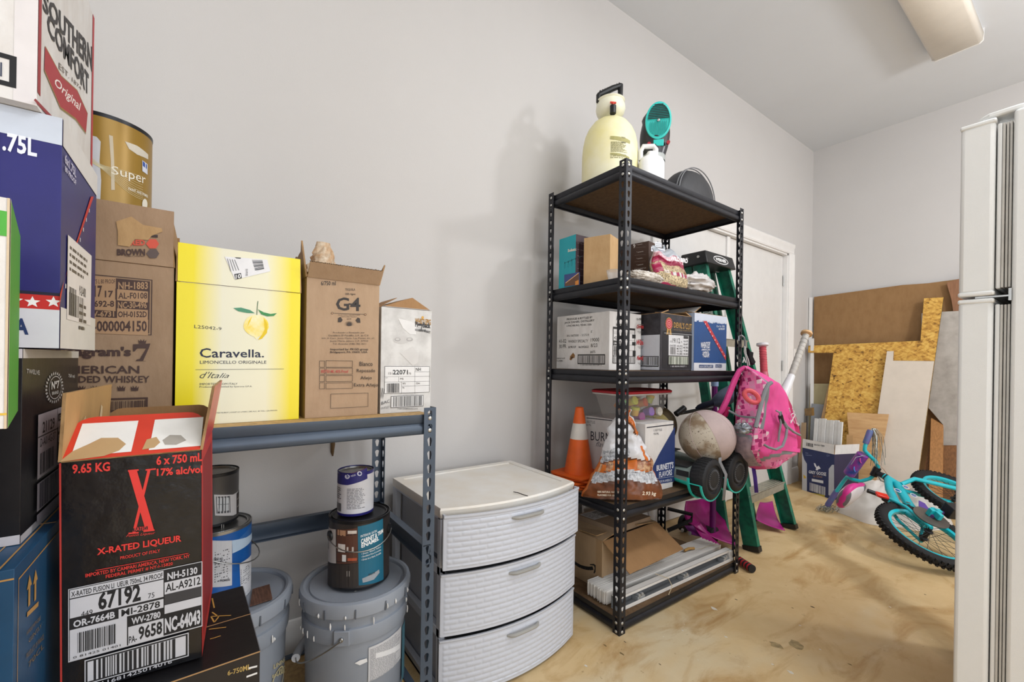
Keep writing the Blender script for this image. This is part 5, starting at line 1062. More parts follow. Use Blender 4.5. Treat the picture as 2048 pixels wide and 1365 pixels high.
# fourth shelf
z4 = .4912
ORG = M('cone_orange', 'e8641e', .5, var=.08); WHB = M('cone_white_band', 'dcd6cf', .55, var=.06)
cone_group = 'stack of orange cones'
t = thing('traffic_cone', 'orange traffic cone with white band, topmost of the nested stack', 'cone', (-1.43, 1.412, z4 + .042), radians(8))
b = MB(); rr0, rr1, hh_ = .067, .018, .305
b.lathe([(rr0, .006), (rr0 + (rr1 - rr0) * .52, .006 + (hh_ - .006) * .52), (rr0 + (rr1 - rr0) * .76, .006 + (hh_ - .006) * .76), (rr1, hh_), (rr1 - .004, hh_ + .002), (rr1 - .006, hh_ - .004), (.0005, hh_ - .008)], ORG, 40, mats=[ORG, WHB, ORG, ORG, ORG, ORG]); b.build('cone_body', t, ang=50)
def cone_base(t):
    b = MB(); R_ = .090; pts = []
    for q in range(4):
        for k in range(5): a = q * pi / 2 + k * pi / 8; pts.append((R_ * (1 if cos(q * pi / 2 + .01 + pi / 4) > 0 else -1) * .80 + .026 * cos(a), R_ * (1 if sin(q * pi / 2 + .01 + pi / 4) > 0 else -1) * .80 + .026 * sin(a), 0))
    b.prism(pts, (0, 0, 1), .007, ORG); return b.build('base', t)
cone_base(t)
for k, rz_ in enumerate((20, -4, 14, 2)):
    c = thing('traffic_cone', ('orange cone second from the top of the nested stack', 'orange cone in the middle of the nested stack', 'orange cone second from the bottom of the nested stack', 'orange cone at the bottom of the nested stack, on the shelf board')[k], 'cone', (-1.43, 1.412, z4 + .0315 - .0103 * k), radians(rz_), cone_group); cone_base(c)
    b = MB(); r_a = rr0 - .012; b.lathe([(r_a, .0065), (r_a - .004, .008)], ORG, 32); b.build('cone_body', c)
# white and navy carton with the letters
t, p = carton('carton', 'white and navy vodka carton under the clear bin, with large dark lettering', (-1.143, 1.516, z4 + .0005), radians(91), .205, .345, .297, WJ)
W, D_, H = p.size; NB = '283a6e'
p.on('L', 'd4'); S('12 BOTTLES', 440, 420, 538, 430, 24, '55565c', 0); S('750 ML', 440, 448, 500, 453, 18, '55565c', 0); S('BURNETT\'S', 495, 590, 905, 640, 92, '2c2f38', .0); S('flavored', 545, 650, 770, 672, 48, '6a6c74', 0, .4)
p.pline([(455, 372), (900, 420)], .004, '33363f')
p.on('F', 'd4'); p.ppoly([(1040, 472), (1310, 440), (1310, 430), (1040, 462)], '2b2e3a'); S('12 BOTTLES', 1105, 505, 1190, 498, 20, '55565c', 0); S('750 ML', 1105, 540, 1158, 536, 20, '55565c', 0)
p.ppoly([(1075, 900), (1155, 735), (1315, 455), (1312, 990), (1075, 1040)], NB)
S("BURNETT'S", 1136, 892, 1300, 862, 58, 'd9dbe2', .03); S('FLAVORS', 1160, 955, 1286, 930, 52, 'd9dbe2', .02); p.pline([(1140, 965), (1302, 942)], .001, 'd9dbe2'); S('MADE IN AMERICA', 1145, 1008, 1285, 988, 22, 'd9dbe2', .0); p.pline([(1140, 1020), (1300, 1000)], .001, 'd9dbe2')
p.done()
# clear bin with red lid, cans of modelling clay inside
zc = z4 + .2985
t = thing('storage_bin', 'clear plastic bin with red lid full of toy modelling clay tubs', 'bin', (-1.325, 1.655, zc), radians(90)); CLP = M('clear_bin_plastic', 'd6d6d2', .12, alpha=.17, var=.02); RL = M('red_lid_plastic', 'b3202c', .4, var=.05)
def rrect(hx, hy, r, z, n=5):
    o = []
    for q, (sx, sy) in enumerate(((1, 1), (-1, 1), (-1, -1), (1, -1))):
        for k in range(n): a = q * pi / 2 + k * (pi / 2) / (n - 1); o.append((sx * (hx - r) + r * cos(a), sy * (hy - r) + r * sin(a), z))
    return o
b = MB(); b.grid([rrect(.135, .075, .03, .002), rrect(.138, .078, .03, .008), rrect(.172, .095, .035, .112), rrect(.172, .095, .035, .114)], 0, 0, CLP, wrap=True); b.f.append(list(range(20))[::-1]); b.m.append(0); b.build('bin_body', t, ang=50)
b = MB(); b.grid([rrect(.175, .098, .035, .111), rrect(.184, .105, .038, .113), rrect(.184, .105, .038, .119)], 0, 0, M('bin_rim', 'd6d4d0', .3, alpha=.8), wrap=True); b.build('rim', t)
b = MB(); b.grid([rrect(.182, .103, .038, .118), rrect(.186, .107, .038, .121), rrect(.186, .107, .038, .129), rrect(.179, .10, .036, .133), rrect(.169, .09, .034, .130)], 0, 0, RL, wrap=True, cap=True); b.build('lid', t, ang=40)
rnd = random.Random(8); cols = ('a079c9', 'e6dfd0', 'd9803c', 'cfd04a', 'd9653c', '6fae6a', '4a5a50', 'e0c04a', 'c9577a')
tubs = [(.105, -.060, .028, 0, 1.45, 'e6dfd0', 'd9803c'), (.045, -.058, .030, .0, 1.4, 'a079c9', 'a079c9'), (.01, -.05, .072, .4, 1.25, 'd9653c', 'c9844a'), (-.045, -.052, .035, .0, .15, 'cfd04a', 'e0b04a'), (-.11, -.05, .02, .2, .2, '6f8f6a', '5a6a60'), (-.065, -.05, .082, .1, 1.2, 'cfd04a', 'e6c84a'), (.09, -.03, .085, .8, .3, 'e0c04a', 'b9c46a'), (-.12, -.04, .07, 1.2, .5, '6fae6a', '4f6a5a'), (.0, .01, .04, .3, .5, 'c9577a', 'd9803c'), (.06, .03, .07, 0, .2, 'e0c04a', 'd9803c'), (-.06, .03, .06, .6, .6, 'a079c9', 'c9844a'), (-.02, -.055, .01, 0, 1.5, 'b05a9a', 'b05a9a')]
TUBL = ['clay tub with cream lid facing out, right end of the clear bin', 'purple clay tub lying at the front of the clear bin', 'clay tub with red orange lid tilted in the middle of the clear bin', 'yellow green clay tub standing behind the shelf post in the bin', 'dark green clay tub at the left end of the bin floor', 'yellow clay tub high at the left of the bin', 'yellow and green clay tub high at the right of the bin', 'green clay tub tipped at the left end of the bin', 'pink lidded clay tub in the middle depth of the bin', 'yellow lidded orange clay tub at the back right of the bin', 'purple lidded tan clay tub at the back left of the bin', 'magenta clay tub lying low at the front of the bin']
for k, (x, y, z, a1, a2, c1_, c2_) in enumerate(tubs):
    q = thing('clay_tub', TUBL[k], 'toy', (0, 0, 0), group='toy clay tubs in the clear bin')
    q.matrix_world = t.matrix_world @ Matrix.Translation((x, y, z)) @ Matrix.Rotation(a1, 4, 'Z') @ Matrix.Rotation(a2, 4, 'X')
    b = MB(); b.lathe([(.0005, -.018), (.017, -.018), (.0185, .012)], M('clay_' + c2_, c2_, .45), 20); b.build('tub', q); b = MB(); b.lathe([(.0205, .010), (.0205, .020), (.0185, .0215), (.0005, .0205)], M('clay_' + c1_, c1_, .45), 20); b.build('lid', q)
# crumpled brown and white bag of wood chips at the shelf corner
BB = M('bag_brown_print', '7a4526', .35, var=.3, vscale=18, col2='4a2814'); BO = M('bag_orange_print', 'cc6a1c', .35, var=.12); BW = M('bag_white_film', 'dad9dc', .3, var=.06, vscale=14); BP = M('bag_photo_print', '8a4c30', .35, var=.4, vscale=50, col2='d8b48c'); BT = M('bag_text_print', 'd3d5da', .35, var=.22, vscale=120, col2='7c8088')
t = thing('chip_bag', 'crumpled orange and white bag of cooking pellets at the front shelf corner', 'bag', (-1.172, 1.405, z4 + .0005), radians(52))
b = MB(); P = []; nu, nv = 96, 60
for j in range(nv + 1):
    f = j / nv; row = []
    wv = (.165 if f < .05 else .165 - .075 * min(1, (f - .05) / .45)) if f < .5 else .09 - .055 * ((f - .5) / .5) ** 1.4
    dv = .062 * (1 - f) ** .7 + .012 if f > .03 else .045
    cx = .012 * sin(4 * f) + .028 * max(0, f - .5); 
    for i in range(nu):
        a = 2 * pi * i / nu; x = wv * (abs(cos(a)) ** .8) * (1 if cos(a) > 0 else -1) + cx; y = dv * sin(a) * (1 - .25 * cos(a) ** 2) + .03 * f
        n_ = noise.fractal(Vector((x * 14, y * 14, f * 5 + 2)), .9, 2.1, 4) * .016 * (.25 + f); c_ = abs(noise.noise(Vector((x * 20 + 9, y * 8, f * 9)))) * .014
        row.append((x + n_, y - n_ * 1.4 + c_, max(.001, f * .345 + .5 * n_ + (.018 * cos(a) * f))))
    P.append(row)
def bagm(u_, v_):
    fr = u_ > .5; x = (u_ - .5) * 2; w_ = v_ + .03 * sin(3.2 * x * pi)
    if x < .07 or x > .955 or u_ < .03: return BO if v_ < .5 else BW
    if w_ < .17: return BB
    if w_ < .21: return BO if not fr else BB
    if w_ < .33: return BT if fr else BB
    if w_ < .345: return BO
    if w_ < .44: return BP if (int(x * 12) % 2 or x > .6) else BO
    if w_ < .46: return BB
    if w_ < .62 and x > .58: return BW if x < .72 else (BO if x < .78 else BW)
    if w_ > .74 and .62 < x < .86: return BO if x > .70 else BB
    return BW if w_ > .60 or x > .5 else BT
b.grid(P, 0, 0, bagm, wrap=True); b.build('bag_film', t, ang=60)
p = Print(t); p.frame('F', (-.16, -.076, 0), (1, 0, 0), (0, .10, 1)); p.on('F'); p.text('100% NATURAL HARDWOOD', .05, .038, .15, .046, 'e8dcc8', .01); p.text('FLAVORED FOR GRILLING', .05, .026, .14, .033, 'e8dcc8', .01); p.text('2.93 kg', .225, .030, .28, .048, 'e8dcc8', .02, .2)
for k, s_ in enumerate(('BEEF', 'CHICKEN', 'PORK', 'FISH')): p.text(s_, .075 + .055 * k, .118, .10 + .055 * k, .124, '3a2a22', .02)
for k, s_ in enumerate(('FEATURES', 'WOOD FLAVOR', 'SMOKE', 'PELLETS')): p.text(s_, .075, .195 - .016 * k, .115 + .01 * (k % 2), .201 - .016 * k, '4a4c52', .01)
p.done()
# hoverboards, wheels over the shelf edge
def hoverboard(loc, rz, label):
    t = thing('hoverboard', label, 'hoverboard', loc, rz, 'hoverboards lying on the shelf under the ball')
    MGY = M('hover_grey_green', '7f8c86', .45, var=.04); TQ2 = M('hover_turquoise', '2cc2b4', .4, var=.03); RB_ = M('rubber_black', '202124', .6, var=.1)
    b = MB(); P = []
    for x, hw, hh2 in ((-.47, .068, .036), (-.44, .074, .044), (-.30, .058, .036), (-.24, .045, .030), (-.18, .058, .036), (-.05, .078, .046), (-.042, .078, .046)):
        P.append([(x, hw * (abs(cos(a)) ** .6) * (1 if cos(a) > 0 else -1), .055 + hh2 * (abs(sin(a)) ** .8) * (1 if sin(a) > 0 else -1) - .0) for a in [2 * pi * k / 24 for k in range(24)]])
    b.grid(P, 0, 0, lambda u_, v_: TQ2 if .5 < u_ < 1 else MGY, wrap=True, cap=True); b.build('deck', t, ang=60)
    for x in (-.13, -.38): b = MB(); b.box((x - .06, -.055, .094), (x + .06, .055, .101), RB_); b.build('foot_pad', t, bevel=.003)
    b = MB(); b.grid([[(x, q_ * cos(a), .055 + q_ * sin(a)) for a in [radians(-184 + 8.5 * k) for k in range(21)]] for x, q_ in ((-.050, .082), (-.050, .094), (-.040, .096), (-.040, .089), (-.050, .082))], 0, 0, TQ2); b.grid([[(x, q_ * cos(a), .055 + q_ * sin(a)) for a in [radians(-170 + 8 * k) for k in range(20)]] for x, q_ in ((.008, .0895), (.008, .0955), (.016, .0955), (.016, .0895), (.008, .0895))], 0, 0, TQ2)
    for a in (-170, -94, -18): a = radians(a); b.tube([(-.045, .092 * cos(a), .055 + .092 * sin(a)), (.012, .0925 * cos(a), .055 + .0925 * sin(a))], .0025, TQ2, 6)
    b.build('fender', t, ang=40)
    b = MB(); T = Matrix.Translation((0, 0, .055)) @ Matrix.Rotation(pi / 2, 4, 'Y')
    b.lathe([(.04, -.05), (.078, -.048), (.086, -.038), (.087, -.012), (.087, .012), (.084, .020), (.074, .026), (.062, .025), (.060, .018), (.052, .016), (.045, .022), (.025, .024), (.0005, .024)], RB_, 48, T); w_ = b.build('wheel', t, ang=40)
    me = None
    for k in range(36):
        a = 2 * pi * k / 36; TT = T @ Matrix.Rotation(a, 4, 'Z')
        g = MB() if k == 0 else g
        g.box((.0845, -.0022, -.034), (.0885, .0022, -.002), RB_, TT); g.box((.0845, .0022, -.002), (.0885, .0066, .016), RB_, TT)
    g.build('tread', w_)['kind'] = 'stuff'
    s_ = MB()
    for k in range(30): TT = T @ Matrix.Rotation(2 * pi * k / 30, 4, 'Z'); s_.box((.036, -.0012, .0225), (.0445, .0012, .0245), M('grey_spoke', '6a6c70', .5), TT)
    s_.build('hub_fin', w_)['kind'] = 'stuff'
    p = Print(t); p.frame('F', (-.47, -.0785, 0), (1, 0, 0), (0, 0, 1)); p.on('F'); p.rect(.36, .060, .42, .085, '1c1d20'); p.done('lamp_lens')
    return t
hoverboard((-1.02, 1.80, .4915), radians(2), 'nearer grey and turquoise hoverboard, its wheel over the shelf edge below the ball')
hoverboard((-1.02, 2.02, .4915), radians(-1), 'farther grey and turquoise hoverboard, its wheel beside the pink backpack')
# ball
def ball_mat():
    m = bpy.data.materials.new('dirty_ball'); m.use_nodes = True; nt = m.node_tree; N = nt.nodes; L = nt.links; b = N['Principled BSDF']; b.inputs['Roughness'].default_value = .75
    tc = N.new('ShaderNodeTexCoord'); n1 = N.new('ShaderNodeTexNoise'); n1.inputs['Scale'].default_value = 14; n1.inputs['Detail'].default_value = 6; L.new(tc.outputs['Object'], n1.inputs[0])
    r1 = N.new('ShaderNodeValToRGB'); e = r1.color_ramp.elements; e[0].position = .40; e[0].color = lin('8f7a62'); e[1].position = .55; e[1].color = lin('c2b8a8'); L.new(n1.outputs[0], r1.inputs[0])
    n2 = N.new('ShaderNodeTexNoise'); n2.inputs['Scale'].default_value = 150; L.new(tc.outputs['Object'], n2.inputs[0]); r2 = N.new('ShaderNodeValToRGB'); e = r2.color_ramp.elements; e[0].position = .30; e[0].color = (0, 0, 0, 1); e[1].position = .36; e[1].color = (1, 1, 1, 1); L.new(n2.outputs[0], r2.inputs[0])
    x = N.new('ShaderNodeMix'); x.data_type = 'RGBA'; x.inputs[6].default_value = lin('5a4c3e'); L.new(r2.outputs[0], x.inputs[0]); L.new(r1.outputs[0], x.inputs[7]); L.new(x.outputs[2], b.inputs['Base Color'])
    bp = N.new('ShaderNodeBump'); bp.inputs['Strength'].default_value = .15; bp.inputs['Distance'].default_value = .002; L.new(n2.outputs[0], bp.inputs['Height']); L.new(bp.outputs[0], b.inputs['Normal']); return m
BALL = ball_mat(); BALLP = M('ball_faded_pink', 'c2aeab', .75, var=.06, vscale=16)
def ball(loc, R_, label, m1, m2, rot):
    t = thing('ball', label, 'ball', loc, 0, None, R=rot); b = MB(); P = []
    for j in range(41):
        th = pi * j / 40; P.append([(R_ * sin(th) * cos(2 * pi * i / 64), R_ * sin(th) * sin(2 * pi * i / 64), -R_ * cos(th)) for i in range(64)])
    b.grid(P, 0, 0, lambda u_, v_: m2 if (u_ * 8) % 4 < 2 else m1, wrap=True); b.build('ball_skin', t, ang=80)
    s_ = MB()
    for k in range(8):
        a = 2 * pi * k / 8; s_.tube([(R_ * sin(th) * cos(a), R_ * sin(th) * sin(a), -R_ * cos(th)) for th in [pi * q / 24 for q in range(25)]], .0011, m2, 5)
    s_.build('seam', t); return t
cB = atD(1413.5, 874, 2.0)
rot = Matrix.Rotation(radians(24), 3, Vector((.53, -.85, 0))) @ Matrix.Rotation(radians(-42), 3, 'Z')
ball(cB, .1235, 'dirty faded grey pink ball resting on the hoverboards', BALL, BALLP, rot)
YB = M('pale_yellow_ball', 'b9a96a', .6, var=.08)
ball((-1.37, 1.90, z4 + .235), .105, 'pale yellow ball half hidden behind the dirty grey ball', YB, M('dark_seam', '5a4c30', .7), Matrix.Rotation(.5, 3, 'X'))
b = MB(); b.box((-1.47, 1.79, z4 + .001), (-1.25, 1.9, z4 + .001 + .0), BOARD_D) if 0 else None
# grey webbing strap hanging by the wheel
b = MB(); a0 = atX(1440, 925, -.998); a1 = atX(1452, 950, -.99); a2 = atX(1447, 1001, -.985); 
P = [[q + Vector((0, -.011, 0)), q + Vector((0, .011, 0))] for q in (a0 + Vector((0, 0, .02)), a0, a1, a2)]
b.grid(P, 0, 0, M('grey_webbing', '8e9094', .7)); tag(b.build('strap', solid=.002), 'loose grey webbing strap hanging between the two hoverboard wheels', 'strap')

# lowest shelf
z5 = .0562
t, p = carton('carton', 'large open kraft shipping carton on the lowest shelf, printed with a curved arrow', (-1.50, 1.40, z5 + .0005), radians(2), .225, .40, .215, KRAFT, open_top=True,
    flaps=[dict(side='R', L=.165, ang=radians(120)), dict(side='L', L=.19, ang=radians(-86)), dict(side='B', L=.15, ang=radians(-84)), dict(side='F', L=.10, ang=radians(-80))])
W, D_, H = p.size
p.on('F', 'd6'); pts = [(186, 598), (220, 635), (270, 662), (320, 675), (368, 672)]; p.pline([(186, 598), (205, 618), (230, 638), (262, 656), (300, 668), (335, 673), (368, 670)], .015, '17181a'); p.ppoly([(340, 636), (375, 634), (396, 650), (390, 700), (380, 716), (372, 712), (382, 670), (375, 648), (342, 644)], '17181a')
p.rect(.19, 0, W, H, 'a98a66'); p.on('R', 'd6'); p.prect(492, 812, 548, 705, '22201f', .002); p.plines(498, 805, 544, 712, '22201f', 7, 3)
p.frames['fL2'] = p.frames['iL']; p.on('T')
p.done()
# flat carton on it with a shipping label
t, p = carton('carton', 'thin flat carton with a white shipping label, lying on the big kraft carton', (-1.50, 1.47, z5 + .224), radians(6), .22, .30, .03, kraft('kraft_grey', '9a836c'), rx=radians(-3))
p.on('T'); p.rect(.01, .01, .10, .14, 'c9c6c6'); p.lines(.015, .02, .095, .13, '6a6868', 10, 4); p.bars(.02, .09, .09, .13, '2a2a2a', 5, 16); p.rect(.15, .10, .18, .125, 'b8688c'); p.done()
# vertical blind bundle
SL = M('blind_vane_white', 'dcd9d5', .45, var=.03); AL = M('rail_aluminium', 'b9bcbe', .35, .5, var=.08); ZN = M('zinc_rivet', '')
a = Vector(atZ(1228, 1226, z5)); e = Vector((-1.105, 2.178, z5)); a = Vector((-1.128, 1.345, z5 + .001)); dr_ = (Vector((-1.112, 2.17, z5 + .001)) - a); Lb = dr_.length; an = atan2(dr_.y, dr_.x)
t = thing('blind_bundle', 'bundle of white vertical blind vanes tied with string on the lowest shelf', 'blinds', (-1.145, 1.335, z5 + .0008), radians(88.5))
rnd = random.Random(6); vm = None
for k in range(20):
    o_ = None; x0 = rnd.uniform(-.006, .006); y = .150 - .0056 * k
    if vm is None:
        b = MB(); n = 5; pr = [(.0012 * sin(pi * q / n) * 1.5,   .056 * q / n) for q in range(n + 1)]
        b.add([(0, p_[0], p_[1]) for p_ in pr] + [(.84, p_[0], p_[1]) for p_ in pr], [(q, q + 1, n + 1 + q + 1, n + 1 + q) for q in range(n)], SL)
        vm = b.build('vane', t, solid=.0012); c = vm
    else: c = vm.copy(); COL.objects.link(c); c.parent = t
    c.location = (x0, y, .001 + rnd.uniform(0, .003))
t2 = thing('blind_headrail', 'white slotted headrail of the vertical blind, tied to the vane bundle', 'blinds', (-1.128, 1.345, z5 + .0008), radians(88.5), None)
b = MB(); b.box((0, -.002, 0), (.84, .040, .0025), SL).box((0, .037, 0), (.84, .040, .052), M('rail_inner_grey', '7d8083', .5, .3)).box((0, .002, .0026), (.84, .037, .0034), M('rail_inner_grey', '')).box((0, -.002, .0025), (.84, .0005, .014), SL).box((0, .010, .050), (.84, .040, .052), SL).box((0, .010, .040), (.84, .0115, .052), SL); b.build('rail', t2, bevel=.0006)
for x in (.12, .43, .76): 
    b = MB(); b.box((x, .004, .003), (x + .045, .035, .022), AL); b.cyl((x + .01, .003, .028), (x + .01, .034, .028), .006, AL, 10); b.cyl((x + .03, .003, .028), (x + .03, .034, .028), .006, AL, 10); b.tube([(x + .005, .002, .01), (x + .015, -.002, .034), (x + .03, .004, .030)], .0013, ZN, 6); b.build('carrier', t2)
b = MB(); b.box((.815, .003, .003), (.845, .036, .048), SL); b.build('end_cap', t2, bevel=.002)
st_ = M('string', 'c9b898', .7)
b = MB(); b.tube([(.28, .042, .0625), (.30, -.012, .0585), (.305, -.0275, .03), (.28, -.0275, .001), (.285, -.0270, .0)], .0014, st_, 6); b.build('tie_string', t2)
tw = MB(); tw.tube([(.60, .09, .067), (.63, .086, .072), (.665, .08, .067)], .0065, M('cork_toggle', 'b98f4e', .6), 10); o = tw.build('toggle', t); o = MB(); o.tube([(.57, .105, .062), (.565, .11, .085), (.585, .096, .090), (.60, .092, .07)], .0015, ZN, 6); o.tube([(.665, .08, .067), (.70, .06, .064), (.76, .065, .063), (.82, .05, .061)], .001, st_, 6); o.build('cord', t)
# red and black foam handle on the floor
hd = thing('tool_handle', 'short handle with red and black foam rings at the foot of the shelf post', 'handle', (-1.062, 2.215, .022), 0); A_ = atZ(1478, 1121, .022) - Vector((-1.062, 2.215, .022)); B_ = atZ(1505, 1139, .022) - atZ(1478, 1121, .022)
for k in range(9):
    f0, f1 = k / 9, (k + .96) / 9; b = MB(); b.cyl(A_ + B_ * f0, A_ + B_ * f1, .019 if k % 2 else .020, M('foam_red', 'b8242c', .6) if k % 2 else M('rubber_black', ''), 14); b.build('foam_ring', hd)
# ---------------- step ladder behind the shelving ----------------
GRN = M('ladder_green', '12775c', .45, var=.14, vscale=18, col2='0c4f42'); BKP = M('black_plastic', ''); ALU = M('step_aluminium', 'a9a596', .4, .5, var=.1, vscale=30)
t = thing('step_ladder', 'green fibreglass step ladder with black cap standing behind the black shelving', 'ladder', (-1.35, 2.75, 0))
def chan(name, a, b, ux, w_, fl_, side, root, lab=None):   # C channel: web w_ along ux, flanges fl_ towards side
    a, b, ux, side = Vector(a), Vector(b), Vector(ux), Vector(side); th = .004
    pr = [(-w_ / 2, 0), (w_ / 2, 0), (w_ / 2, fl_), (w_ / 2 - th, fl_), (w_ / 2 - th, th), (-w_ / 2 + th, th), (-w_ / 2 + th, fl_), (-w_ / 2, fl_)]
    A = [a + ux * p + side * q for p, q in pr]; B = [b + ux * p + side * q for p, q in pr]; n = 8; mb = MB()
    mb.add(A + B, [(i, (i + 1) % n, n + (i + 1) % n, n + i) for i in range(n)] + [tuple(range(n))[::-1], tuple(range(n, 2 * n))], GRN); o = wpart(mb, name, root, ang=30)
    fo = MB(); d_ = (b - a).normalized(); pts = [a + ux * p + side * q - d_ * .004 for p, q in ((-w_ / 2 - .004, -.004), (w_ / 2 + .004, -.004), (w_ / 2 + .004, fl_ + .004), (-w_ / 2 - .004, fl_ + .004))]
    fo.prism(pts, d_, .03, BKP); fo.v = [root.matrix_world.inverted() @ p for p in fo.v]; q_ = fo.build('foot', o); return o
fL, fR = Vector((-1.165, 2.500, .006)), Vector((-1.195, 3.085, .006)); tL, tR = Vector((-1.475, 2.455, 1.66)), Vector((-1.475, 2.745, 1.66))
chan('front_rail', fL, tL, (.97, 0, .2), .082, .030, (0, 1, 0), t); chan('front_rail', fR, tR, (.97, 0, .2), .082, .030, (0, -1, 0), t)
rL, rR = Vector((-1.36, 2.575, .006)), Vector((-1.40, 3.02, .006)); chan('rear_rail', rL, (-1.56, 2.46, 1.66), (1, 0, .1), .055, .022, (0, 1, 0), t); chan('rear_rail', rR, (-1.56, 2.74, 1.66), (1, 0, .1), .055, .022, (0, -1, 0), t)
for zz in (.30, .60, .90, 1.20, 1.47):
    f = zz / 1.66; a = fL.lerp(tL, f) + Vector((-.0, .006, 0)); c = fR.lerp(tR, f) + Vector((-.0, -.006, 0)); s_ = MB(); D2 = Vector((.042, 0, 0))
    s_.hexa([a - D2 + Vector((0, 0, -.004)), a + D2 + Vector((0, 0, -.004)), c + D2 + Vector((0, 0, -.004)), c - D2 + Vector((0, 0, -.004)), a - D2, a + D2, c + D2, c - D2], ALU)
    s_.hexa([a + D2 + Vector((-.004, 0, -.045)), a + D2 + Vector((0, 0, -.045)), c + D2 + Vector((0, 0, -.045)), c + D2 + Vector((-.004, 0, -.045)), a + D2 + Vector((-.004, 0, 0)), a + D2, c + D2, c + D2 + Vector((-.004, 0, 0))], ALU)
    for k in range(5): e_ = Vector((-.034 + .017 * k, 0, .0)); s_.hexa([a + e_, a + e_ + Vector((.008, 0, 0)), c + e_ + Vector((.008, 0, 0)), c + e_, a + e_ + Vector((.002, 0, .0025)), a + e_ + Vector((.006, 0, .0025)), c + e_ + Vector((.006, 0, .0025)), c + e_ + Vector((.002, 0, .0025))], ALU)
    wpart(s_, 'step', t, ang=30)
for zz in (.35, .95, 1.35):
    f = zz / 1.66; a = rL.lerp(Vector((-1.56, 2.46, 1.66)), f); c = rR.lerp(Vector((-1.56, 2.74, 1.66)), f); wpart(MB().tube([a, c], .008, ALU, 8), 'brace', t)
cap = MB(); cap.hexa([Vector(q) for q in ((-1.60, 2.425, 1.655), (-1.405, 2.425, 1.655), (-1.405, 2.765, 1.655), (-1.60, 2.765, 1.655), (-1.585, 2.435, 1.735), (-1.425, 2.435, 1.735), (-1.425, 2.755, 1.735), (-1.585, 2.755, 1.735))], BKP)
co = wpart(cap, 'cap', t, bevel=.006)
for x in (-1.54, -1.465): wpart(MB().cyl((x, 2.424, 1.70), (x, 2.432, 1.70), .008, M('zinc_rivet', ''), 12), 'rivet', t)
p = Print(t); o_ = t.matrix_world.inverted() @ Vector((-1.405, 2.425, 1.655)); p.frame('F', o_, (0, 1, 0), (-.02, 0, .08)); p.on('F')
def ell(cx, cy, a, b_, c, n=28): p.poly([(cx + a * cos(2 * pi * k / n), cy + b_ * sin(2 * pi * k / n)) for k in range(n)], c)
ell(.17, .04, .085, .027, 'e2e2e2'); ell(.17, .04, .079, .022, '17181a'); p.text('WERNER', .108, .029, .232, .051, 'e8e8e8', .04); p.done()
lb = MB(); a = fL.lerp(tL, .72) + Vector((.0, -.003, 0)); n_ = MB()
p = Print(t); o_ = t.matrix_world.inverted() @ (fL.lerp(tL, .80) + Vector((-.035, -.002, 0))); dv = (tL - fL).normalized(); p.frame('G', o_, (.98, 0, .18), dv); p.on('G'); p.rect(.005, 0, .065, .16, 'c9d6ce'); p.lines(.01, .01, .06, .15, '6a7a74', 12, 4); p.done('warning_sticker')

# ---------------- pink backpack with bats ----------------
def squares_mat():
    m = bpy.data.materials.new('pink_squares_print'); m.use_nodes = True; nt = m.node_tree; N = nt.nodes; L = nt.links; b = N['Principled BSDF']; b.inputs['Roughness'].default_value = .5
    tc = N.new('ShaderNodeTexCoord'); mp = N.new('ShaderNodeMapping'); mp.inputs['Rotation'].default_value = (0, radians(12), radians(35)); L.new(tc.outputs['Object'], mp.inputs[0])
    v = N.new('ShaderNodeTexVoronoi'); v.distance = 'CHEBYCHEV'; v.inputs['Scale'].default_value = 46; v.inputs['Randomness'].default_value = .55; L.new(mp.outputs[0], v.inputs['Vector'])
    r = N.new('ShaderNodeValToRGB'); r.color_ramp.interpolation = 'CONSTANT'; e = r.color_ramp.elements; e[0].position = 0; e[0].color = lin('a8246a'); e[1].position = .34; e[1].color = lin('e0609c'); a = e.new(.55); a.color = lin('ecd2d8'); a = e.new(.78); a.color = lin('d98cb0')
    sp = N.new('ShaderNodeSeparateColor'); L.new(v.outputs['Color'], sp.inputs[0]); L.new(sp.outputs[0], r.inputs[0])
    g = N.new('ShaderNodeMath'); g.operation = 'GREATER_THAN'; g.inputs[1].default_value = .43; L.new(v.outputs['Distance'], g.inputs[0])
    x = N.new('ShaderNodeMix'); x.data_type = 'RGBA'; L.new(g.outputs[0], x.inputs[0]); L.new(r.outputs[0], x.inputs[6]); x.inputs[7].default_value = lin('ee76ae'); L.new(x.outputs[2], b.inputs['Base Color']); return m
SQ = squares_mat(); PK = M('pink_fabric', 'f0509f', .6, var=.07, bump=.2, bscale=90); PK2 = M('light_pink_fabric', 'e784ae', .6, var=.06); MGT = M('magenta_fabric', 'b8125c', .6, var=.06); GRY = M('grey_trim', '8a8f93', .6, var=.05); MESH = M('grey_pink_mesh', 'b09ba3', .55, var=.22, vscale=40, col2='8a7f88')
t = thing('backpack', 'pink sports backpack with square pattern hanging from the shelf post', 'backpack', (-.97, 2.25, .58))
b = MB(); P = []
